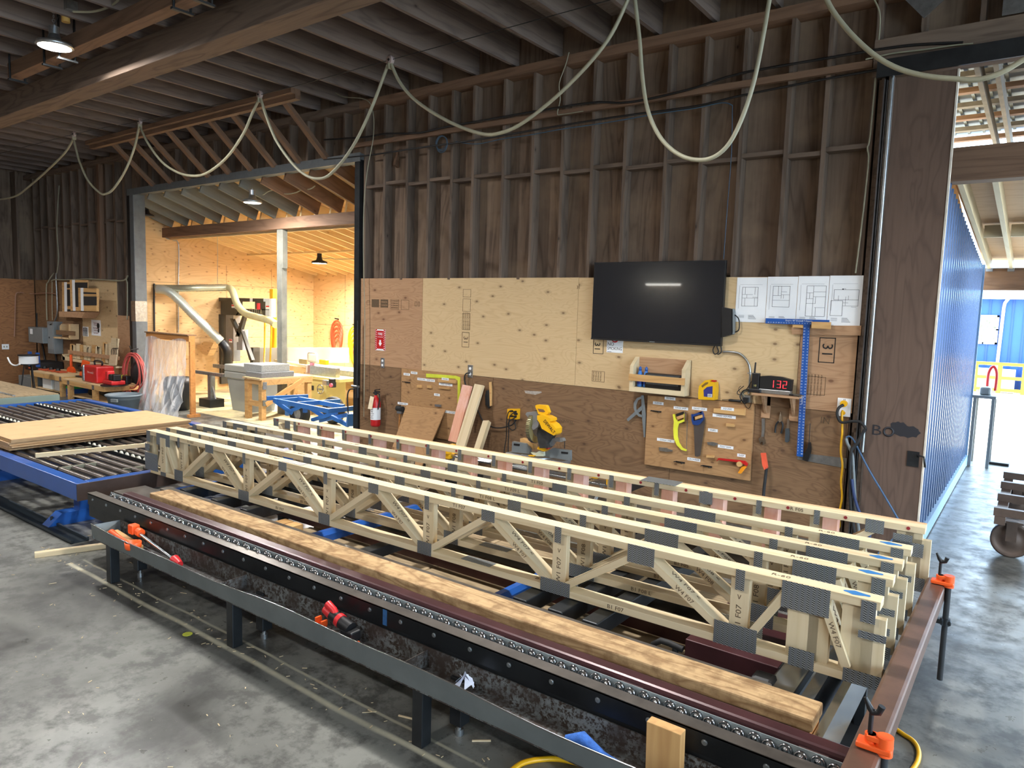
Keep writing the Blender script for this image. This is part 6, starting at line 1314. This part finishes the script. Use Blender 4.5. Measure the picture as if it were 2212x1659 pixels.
v=atY(*cK(655,205),yb+.3); O('spindle',MB().cyl((v.x,yb+.3,zt),(v.x,yb+.3,zt+.22),.045),plain('pink_hub',(186,120,140),.5)); O('fence',MB().box(x0-.25,v.x-.06,yb+.2,yb+.3,zt,zt+.17),plain('pinkish_wood_fence',(180,164,150),.6)); O('fence',MB().box(v.x+.06,x1-.35,yb+.2,yb+.3,zt,zt+.17),M_galv)
O('guard',MB().box(v.x-.14,v.x+.14,yb+.28,yb+.34,zt+.22,zt+.42,.05),plain('cream_guard',(226,214,190),.5)); O('feather_block',MB().box(v.x+.20,v.x+.42,yb+.3,yb+.38,zt+.2,zt+.3,.02),M_yel); O('cream_block',MB().box(v.x-.42,v.x-.18,yb+.3,yb+.38,zt+.17,zt+.27),plain('cream_block',(214,194,140),.6))
t=thing('pale_blue_steps',(-9.0,1.95,0),'pale blue painted stepped boxes right of the mustard machine','boxes'); M_pb=plain('pale_blue_paint',(184,204,220),.5,0,.04,4)
obj('upper_box',MB().box(-.75,-.1,.2,.9,0,.36),M_pb,t); obj('lower_deck',MB().box(-.7,.75,-.35,.6,.0,.22),M_pb,t)
# timber work table with grey foam on it
t=thing('timber_work_table',(-11.05,1.0,0),'rough timber work table with braced legs carrying grey foam blocks','work table')
O=lambda n,mb,m,l=None:obj(n,MB_off(mb,-11.05,1.0),m,t,None,l)
O('top',MB().box(-11.34,-10.82,.36,1.50,.715,.745),M_plyA); O('apron',MB().box(-10.86,-10.82,.40,1.48,.62,.715),M_2x4); O('apron',MB().box(-11.34,-10.86,.40,.44,.63,.715),M_2x4)
for x in (-11.30,-10.88):
    for y in (.45,1.42): O('leg',MB().box(x-.045,x+.045,y-.045,y+.045,0,.63 if y<1 else .62),M_2x4)
O('stretcher',MB().box(-11.26,-10.92,.42,.46,.24,.33),M_2x4)
b_=bar('brace',(-11.05+.20,-.5,.30),(-11.05+.20,.25,.68),.04,.09,M_2x4,None); 
b_.location=Vector((-10.83,.48,.28)); b_.parent=t; b_.location-=Vector((-11.05,1.0,0))
O('bracket_plate',MB().box(-10.83,-10.815,.42,.50,.55,.68).box(-10.83,-10.815,.42,.50,.26,.36),M_galv)
M_foam=plain('speckled_grey_foam',(150,150,146),.8,0,.25,60)
cnt=0
for (xa,xb_,ya,yb_,za,zb_,lb) in ((-11.34,-10.86,.42,1.1,.746,.84,'lower dark speckled grey foam slab on the timber work table'),(-11.45,-10.92,.46,1.05,.842,.97,'upper grey foam slab on the timber work table')):
    one('foam_slab',MB().box(xa,xb_,ya,yb_,za,zb_,.008),M_foam if zb_>.9 else plain('dark_speckled_foam',(116,118,120),.8,0,.3,70),lb,'foam slab')
v=atY(*cH(165,700),.95)
t=thing('grey_bins',(-12.0,1.05,0),'nested tall grey plastic bins standing left of the timber work table','bins')
obj('lower_bin',MB().add([(-.34,-.26,0),(.24,-.26,0),(.24,.26,0),(-.34,.26,0),(-.42,-.32,.62),(.32,-.32,.62),(.32,.32,.62),(-.42,.32,.62)],[(0,3,2,1),(4,5,6,7),(0,1,5,4),(1,2,6,5),(2,3,7,6),(3,0,4,7)]),plain('pale_grey_bin',(150,154,152),.6,0,.05,4),t)
for i in range(2): obj('rim',MB().box(-.46,.36,-.36,.36,.62+.13*i,.75+.13*i,.02),plain('pale_grey_bin2',(142,144,138),.6,0,.05,4),t)
# steel roller stand
t=thing('roller_stand',(-13.0,.75,0),'grey steel roller stand with two long arms on a square base in the back room','stand')
obj('base',MB().box(-.2,.2,-.15,.15,0,.16,.006),M_steelblk,t); obj('post',MB().box(-.05,.05,-.05,.05,.16,.62),M_galv,t); obj('brace',MB().cyl((.14,0,.16),(0,0,.48),.02),M_galv,t)
obj('arm',MB().box(-.62,.50,-.06,.0,.62,.68),M_galv,t); obj('arm',MB().box(-.7,.50,.45,.52,.70,.77),M_galv,t); obj('link',MB().box(-.03,.03,-.06,.52,.60,.64),M_galv,t); obj('orange_cap',MB().box(-.68,-.62,-.065,.005,.615,.685),M_orangep,t)
# coils on the far wall
for nm,px,py,mm,lb in (('cord_coil',*cH(1020,365),plain('brick_red_cord',(170,66,34),.5),'brick red cord coil hung on the far golden wall'),('cord_coil',*cH(1172,420),M_yel,'yellow cord coil hung on the far golden wall right of the red one')):
    v=atY(px,py,5.02); t=thing(nm,(v.x,5.02,v.z),lb,'cord coil','cord coils on the far wall')
    for i in range(5): obj('loop',MB().tube([((.26-.03*i)*(1+.3*math.sin(k/26*PI*2))*.8*math.cos(2*PI*k/26)+.02*i,-.012*i,-.05*i+(.46-.05*i)*math.sin(2*PI*k/26)) for k in range(26)],.022,6,True),mm,t)
    obj('hook',MB().cyl((0,.06,.5),(0,-.06,.52),.015),M_steelblk,t)
# ---- blue trailer cart
t=thing('blue_cart',(-9.5,.55,0),'blue steel trailer frame with black rubber wheels parked in the opening','cart')
def cb(p0,p1,w=.05,h=.07,z0=.45,z1=None,m=M_blue2):
    a=atZ(*cK(*p0),z0); b=atZ(*cK(*p1),z0 if z1 is None else z1); o=bar('frame_tube',a,b,w,h,m,t); o.location-=t.location
for a in (((178,490),(610,470)),((500,550),(945,520)),((845,620),(1140,590)),((255,510),(840,625)),((520,495),(990,580)),((270,520),(500,500))): cb(*a)
for p0,p1,z0,z1 in (((400,560),(400,680),.40,.05),((580,565),(585,640),.40,.25),((835,545),(830,640),.42,.22),((1055,640),(1050,778),.42,.0)):
    cb(p0,p1,.06,.06,z0,z1) if 0 else None
def cy(p0,p1,y0,y1,w=.05,h=.06):
    a=atY(*cK(*p0),y0); b=atY(*cK(*p1),y1); o=bar('frame_tube',a,b,w,h,M_blue2,t); o.location-=t.location
cy((265,520),(450,650),.3,.5); cy((600,570),(780,685),.3,.5); cy((655,720),(915,640),.35,.4); cy((860,685),(1040,775),.3,.35); cy((740,725),(1030,665),.45,.35); cy((1055,645),(1050,775),.30,.32,.09,.09); cy((440,620),(540,580),.5,.5); cy((400,560),(398,670),.6,.6,.07,.07); cy((580,565),(582,640),.35,.35)
for a,b,y,s in ((525,690,.55,1.),(880,700,1.1,1.)):
    v=atY(*cK(a,b),y); R_=.215 if y<1 else .24
    w=obj('wheel',MB().lathe([(.10,-.06),(R_-.05,-.075),(R_-.01,-.06),(R_,0),(R_-.01,.06),(R_-.05,.075),(.10,.06)],(0,0,0),30,'y'),M_rub,t); w.location=(v.x+9.5,y-.55,R_)
    w=obj('rim',MB().lathe([(0,-.05),(.05,-.055),(.10,-.045),(.115,-.06),(.115,.05),(0,.05)],(0,0,0),24,'y'),M_galv,t); w.location=(v.x+9.5,y-.55,R_)
cord('jamb_hose',[tuple(atY(*cK(a,b),-.09)) for a,b in ((1140,385),(1090,390),(1050,400),(1030,450),(1030,560),(1035,650),(1035,640))],.010,M_rub,'black air hose looping off the fitting on the dark opening post','hose')
g=G('air_fitting',cK,1140,400,'black air filter and valve on the dark opening post','fitting',None,-.08); x,z=W1(cK,1145,410,-.08); g.part('filter',MB().cyl((x,-.1,z-.1),(x,-.1,z+.05),.03),M_black); g.part('valve',MB().cyl((x-.12,-.1,z+.06),(x+.03,-.1,z+.06),.015),M_galv); g.part('gauge_pipe',MB().cyl((x-.01,-.1,z+.05),(x-.01,-.1,z+1.0),.012),M_black)
# ================================================================ LAMPS
M_glow=plain('lamp_glow',(255,255,250),.5,emis=((255,252,240),28))
M_glow2=plain('lamp_glow_far',(255,250,235),.5,emis=((255,246,228),16))
def highbay(loc,label,r=.17,lit=M_glow,power=0,chain=.35,col=HB,body=M_galv):
    t=thing('high_bay_lamp',loc,label,'lamp','round high bay lamps')
    obj('housing',MB().lathe([(0,.12),(.05,.12),(.07,.06),(r,.03),(r+.01,0),(r-.01,-.012),(r-.02,-.004)],(0,0,0),28),body,t)
    obj('lens',MB().cyl((0,0,-.004),(0,0,-.010),r-.015,n=28),lit,t)
    obj('driver',MB().cyl((0,0,.12),(0,0,.2),.05),body,t)
    mb=MB()
    for k in range(int(chain/.045)): mb.ring((0,0,.215+.045*k),(1,0,0) if k%2 else (0,1,0),.016,.004,8,5)
    obj('chain',mb,M_galv,t)
    if power: l=lamp('high_bay_light','AREA',(loc[0],loc[1],loc[2]-.03),power,col,r*1.8)
    return t
v=atZ(118,100,4.70); highbay(tuple(v),'bright round ceiling lamp hanging on a chain at the upper left',.17,M_glow,125,.33)
t=cord('light_cable',[(v.x,v.y,v.z+.2),(v.x+.05,v.y+.05,v.z+.35),tuple(atZ(137,45,5.0))],.006,M_black,'black cord from the bright lamp to the ceiling box')
u=atZ(145,20,5.0); t=thing('ceiling_junction_box',tuple(u),'grey junction box with yellow plug on the ceiling above the bright lamp','junction box'); obj('box',MB().box(-.13,.13,-.05,.05,-.03,.06),M_galv,t); obj('plug',MB().cyl((-.04,0,-.03),(-.04,0,-.12),.04),plain('amber_plug',(190,150,80),.5),t)
cord('ceiling_cable',[tuple(atZ(*p,4.95)) for p in ((158,25),(200,25),(235,15),(255,0),(262,-20))],.012,M_cable,'cream cable leaving the ceiling junction box')
v=atY(545,437,.22); highbay(tuple(v),'round lamp in the middle of the opening to the back room',.15,M_glow2,110,.08,(1,.97,.92)); 
v=atY(690,568,2.9); highbay(tuple(v),'round lamp far in the back room right of the grey post',.16,M_glow2,150,.05,(1,.96,.9),M_steelblk)
v=atY(313,467,.5); highbay((max(v.x,-14.9),.5,v.z),'dark unlit-looking round lamp at the left edge of the opening',.14,M_black,0,.1,HB,M_black)
lamp('back_room_light','AREA',(-12.6,3.9,2.75),170,(1,.94,.84),.3); lamp('back_room_light','AREA',(-9.6,2.4,3.0),130,(1,.95,.86),.3)
cord('lamp_cable',[tuple(atY(*cG(a,b),.5)) for a,b in ((1160,175),(1220,175),(1280,140),(1360,130),(1430,165),(1520,155),(1580,130),(1660,120),(1705,90))],.009,M_cable,'cream cable wandering from the middle lamp across the back room ceiling')
cord('lamp_cable',[tuple(atY(*cG(a,b),3.2)) for a,b in ((1745,720),(1780,760),(1850,755),(1900,765),(2110,762))],.010,M_cable,'cable running from the far lamp along the strapping')
# ================================================================ FESTOON CABLE
WY=-1.5; wz=4.60
pl=[-13.24,-11.03,-8.02,-5.72]
cord('support_wire',[(-19.5,WY,4.80),(-13.24,WY,4.76),(-11.03,WY,4.68),(-8.02,WY,4.61),(-5.72,WY,4.62),(-2.9,WY,4.64),(2,WY,4.66)],.004,M_steelblk,'long thin support wire stretched under the joists carrying the pulleys','wire')
for i,(px,py) in enumerate(((160,290),(302,263),(561,205),(843,130))):
    v=atY(px,py,WY); t=thing('cable_pulley',tuple(v),['pulley at the far left of the cable festoon','second pulley from the left on the cable festoon','third pulley from the left, above the opening to the back room','fourth pulley from the left, above the wall where the first big loop starts'][i],'pulley','festoon pulleys on the support wire')
    obj('wheel',MB().lathe([(0,-.02),(.035,-.02),(.05,-.012),(.03,0),(.05,.012),(.035,.02),(0,.02)],(0,0,0),20,'y'),plain('pinkish_pulley',(176,156,150),.5,.2,.1,10),t); obj('hub',MB().cyl((0,-.03,0),(0,.03,0),.012),M_black,t); obj('clip',MB().box(-.008,.008,-.03,.03,-.09,-.03),M_cable,t)
def fest(pts,label): cord('festoon_cable',[tuple(atY(a,b,WY-.01*0)) for a,b in pts],.017,M_cable,label,'cable','loops of the hanging festoon cable')
fest(((158,300),(140,330),(100,370),(60,405),(30,425),(-20,432),(-60,430)),'festoon cable loop leaving the left edge of the picture')
fest(((158,296),(165,325),(172,350),(190,390),(215,416),(228,419),(245,408),(270,370),(290,320),(300,275)),'festoon loop between the two leftmost pulleys')
fest(((303,275),(320,310),(350,350),(385,373),(420,380),(450,372),(490,340),(525,290),(545,245),(560,213)),'festoon loop hanging in front of the diagonal braces')
fest(((563,213),(575,250),(595,300),(625,345),(655,375),(685,386),(715,375),(760,320),(800,240),(838,140)),'festoon loop hanging over the opening to the back room')
fest(((845,138),(862,175),(890,210),(930,240),(985,270),(1045,290),(1085,286),(1130,265),(1200,210),(1270,140),(1320,75),(1356,0),(1362,-12)),'wide festoon loop sagging over the middle of the wall')
fest(((1371,-12),(1374,20),(1382,90),(1388,170),(1400,240),(1425,295),(1460,330),(1500,345),(1540,340),(1575,310),(1605,250),(1630,170),(1650,70),(1662,0),(1664,-14)),'deep festoon loop hanging above the television')
fest(((1780,-14),(1800,25),(1840,75),(1890,120),(1940,148),(2000,164),(2060,170),(2110,172),(2160,158),(2212,128),(2240,110)),'festoon loop crossing in front of the brown door header')
# ================================================================ RIGHT SIDE AND YARD
t=thing('steel_dolly',(.35,1.6,0),'low rusty steel dolly with a cast wheel at the right edge','dolly')
M_rsteel=plain('weathered_brown_steel',(104,88,78),.5,.5,.2,7)
for i,(y,z) in enumerate(((.5,.40),(1.15,.40),(1.8,.40),(2.4,.40))): obj('cross_channel',MB().box(-.56,1.4,y-1.6-.03,y-1.6+.03,z,z+.07),M_rsteel,t)
obj('side_channel',MB().box(-.55,-.47,-1.15,.85,.33,.40),M_rsteel,t); obj('side_channel',MB().box(1.0,1.08,-1.15,.85,.33,.40),M_rsteel,t)
for y in (-.9,.75): 
    w=obj('caster_wheel',MB().lathe([(0,-.03),(.05,-.035),(.07,-.02),(.12,-.02),(.14,-.035),(.155,-.03),(.155,.03),(.14,.035),(.12,.02),(.07,.02),(.05,.035),(0,.03)],(0,0,0),28,'y'),M_rsteel,t); w.location=(-.42,y,.155)
    obj('caster_fork',MB().box(-.46,-.38,y-.06,y-.045,.15,.33).box(-.46,-.38,y+.045,y+.06,.15,.33).box(-.5,-.34,y-.07,y+.07,.31,.33),M_rsteel,t)
cord('extension_cable',[tuple(atZ(*p,.011)) for p in ((1929,1570),(1950,1585),(1972,1600),(1984,1620),(1982,1645),(1965,1670))],.011,M_yel,'yellow cord lying on the concrete right of the brown steel tube')
cord('extension_cable',[tuple(atZ(*p,.011)) for p in ((1105,1665),(1130,1648),(1170,1640),(1210,1640),(1260,1652),(1290,1670))],.013,M_yel,'yellow hose curving on the floor at the bottom of the picture')
t=thing('grey_rack',(-.58,5.55,0),'small grey steel rack with a red clamp at the outer corner of the blue siding','rack')
obj('frame',MB().box(-.14,-.10,-.3,-.26,0,1.0).box(.08,.12,-.3,-.26,0,1.0).box(-.14,-.10,.2,.24,0,1.0).box(.08,.12,.2,.24,0,1.0).box(-.15,.13,-.31,.25,1.0,1.04),M_grey,t); obj('red_clamp',MB().tube(smooth([(0,0,1.08),(.0,0,1.35),(.05,0,1.45),(.10,0,1.35),(.1,0,1.1)]),.02),M_redm,t); obj('tool_lump',MB().box(-.08,.06,-.2,.1,1.04,1.16,.03),M_grey,t); obj('black_pad',MB().box(.1,.35,.1,.3,0,.04,.01),M_black,t)
# blue building across the yard
yB=20.0
t=thing('blue_building',(0,yB,0),'bright blue metal clad building with a window across the sunlit yard','building')
mb=MB().box(-8,9,0,.3,0,2.86)
obj('wall',mb,plain('bright_blue_siding',(26,74,146),.5,0,.05,3),t)
mb=MB()
for i in range(56): mb.box(-8+.3*i,-7.95+.3*i,-.03,0,0,2.86)
obj('siding_rib',mb,plain('bright_blue_siding2',(20,62,128),.5,0,.05,3),t)['kind']='stuff'
obj('fascia',MB().box(-8.1,9.1,-.35,.0,2.86,3.02),M_whitem,t); obj('roof',MB().add([(-8.1,-.4,3.02),(9.1,-.4,3.02),(9.1,4.5,4.6),(-8.1,4.5,4.6),(-8.1,-.4,2.98),(9.1,-.4,2.98),(9.1,4.5,4.56),(-8.1,4.5,4.56)],[(0,1,2,3),(7,6,5,4),(0,4,5,1)]),plain('pale_blue_roof',(150,190,216),.4,.2,.05,3),t)
v=atY(2102,680,yB-.05); v2=atY(2153,744,yB-.05)
wx0,wx1,wz0,wz1=v2.x-.85,v2.x,v2.z,v.z
wf=obj('window_frame',MB().box(wx0,wx1,-.08,-.03,wz1-.06,wz1).box(wx0,wx1,-.08,-.03,wz0,wz0+.06).box(wx0,wx0+.06,-.08,-.03,wz0,wz1).box(wx1-.06,wx1,-.08,-.03,wz0,wz1).box(wx0,wx1,-.08,-.03,(wz0+wz1)/2-.02,(wz0+wz1)/2+.03).box(wx0+.46,wx0+.50,-.08,-.03,wz0,(wz0+wz1)/2),M_white,t)
m,t_,b_=_new('painted_reflection_pane'); nn=noise(t_,coords(t_,(1,1,1),False),4.5,3,.6,2.5); t_.links.new(ramp(t_,nn,[(.35,sr((90,96,84))),(.48,sr((176,170,120))),(.55,sr((236,236,226))),(.68,sr((96,110,104)))]),b_.inputs['Base Color']); b_.inputs['Roughness'].default_value=.2  # mottled reflections are painted into the base colour of the glass
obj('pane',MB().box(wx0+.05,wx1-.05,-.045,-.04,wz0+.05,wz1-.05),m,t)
v=atY(2166,690,yB-.1); obj('downpipe',MB().tube([(v.x+.12,-.35,2.9),(v.x+.02,-.15,2.75),(v.x,-.08,2.6),(v.x-.04,-.08,.1)],.045),M_white,t)
t=thing('yellow_guard_rail',(-.5,19.3,0),'yellow steel guard rail along the far side of the yard','guard rail')
for z,h in ((.84,.09),(.42,.09),(.06,.08)): obj('rail',MB().box(-2.5,5,-.05,.05,z,z+h),M_yel,t)
for i in range(9): obj('post',MB().box(-2.3+.62*i-.06,-2.3+.62*i+.06,-.06,.06,0,.93),M_yel,t)
tag(obj('concrete_blocks',MB().box(-1.9,-.55,19.5,19.75,0,.72,.02),plain('pale_concrete_block',(170,176,178),.8)),'pale concrete block standing behind the yellow guard rail','block')
tag(obj('dark_crate',MB().box(-.30,1.2,19.5,19.75,0,.74,.02),plain('dark_brown_crate',(72,66,60),.8)),'dark crate behind the yellow guard rail, right of the concrete block','crate')

Pm=atY(1432,615,-.092); d=Pm-CAM; d.y=-d.y; tt=(-12.9-Pm.y)/d.y; Lm=Pm+d*tt
t=thing('wall_lamp',(Lm.x,-12.95,Lm.z),'long tube lamp on the wall behind the camera, mirrored in the television','lamp'); obj('body',MB().box(-.6,.6,-.03,.03,.02,.06),M_whitem,t); obj('tube',MB().cyl((-.55,.04,0),(.55,.04,0),.022),M_glow,t)

# ================================================================ SHAVINGS AND CHIPS ON THE FLOOR
rr=random.Random(21); mb=MB()
for i in range(420):
    x=rr.uniform(-6.5,.8); y=rr.uniform(-5.9,-3.0) if i%3 else rr.gauss(-4.62,.05); L=rr.uniform(.003,.014)*(1 if rr.random()<.93 else 3); w=rr.uniform(.002,.006)
    mb.T=Matrix.Translation((x,y,.001))@Matrix.Rotation(rr.random()*3.14,4,'Z'); mb.box(-L,L,-w/2,w/2,0,.002)
mb.T=Matrix()
tag(obj('wood_chips',mb,M_spf2),'scattered pale wood chips and splinters on the concrete around the bench','wood chips',None,'stuff')
for i,(px,py,L,a) in enumerate(((1218,1640,.06,.2),(880,1550,.05,.3),(475,1255,.05,.9),(1040,1600,.045,.7),(1185,1610,.05,.4))):
    v=atZ(px,py,.004)
    if i in (1,3): tag(bar('wood_splinter',(v.x-L*math.cos(a),v.y-L*math.sin(a),.004),(v.x+L*math.cos(a),v.y+L*math.sin(a),.004),.008,.006,M_spf2),['','pale splinter lying flat on the concrete between the two middle trough legs','','pale splinter lying on the concrete right of the middle trough legs'][i],'splinter')
v=atZ(405,1370,.001); tag(obj('yellow_scrap',MB().cyl((v.x,v.y,.001),(v.x,v.y,.003),.03,n=9),plain('lime_yellow_scrap',(190,196,70),.7)),'small yellow scrap lying on the concrete left of the trough legs','scrap')
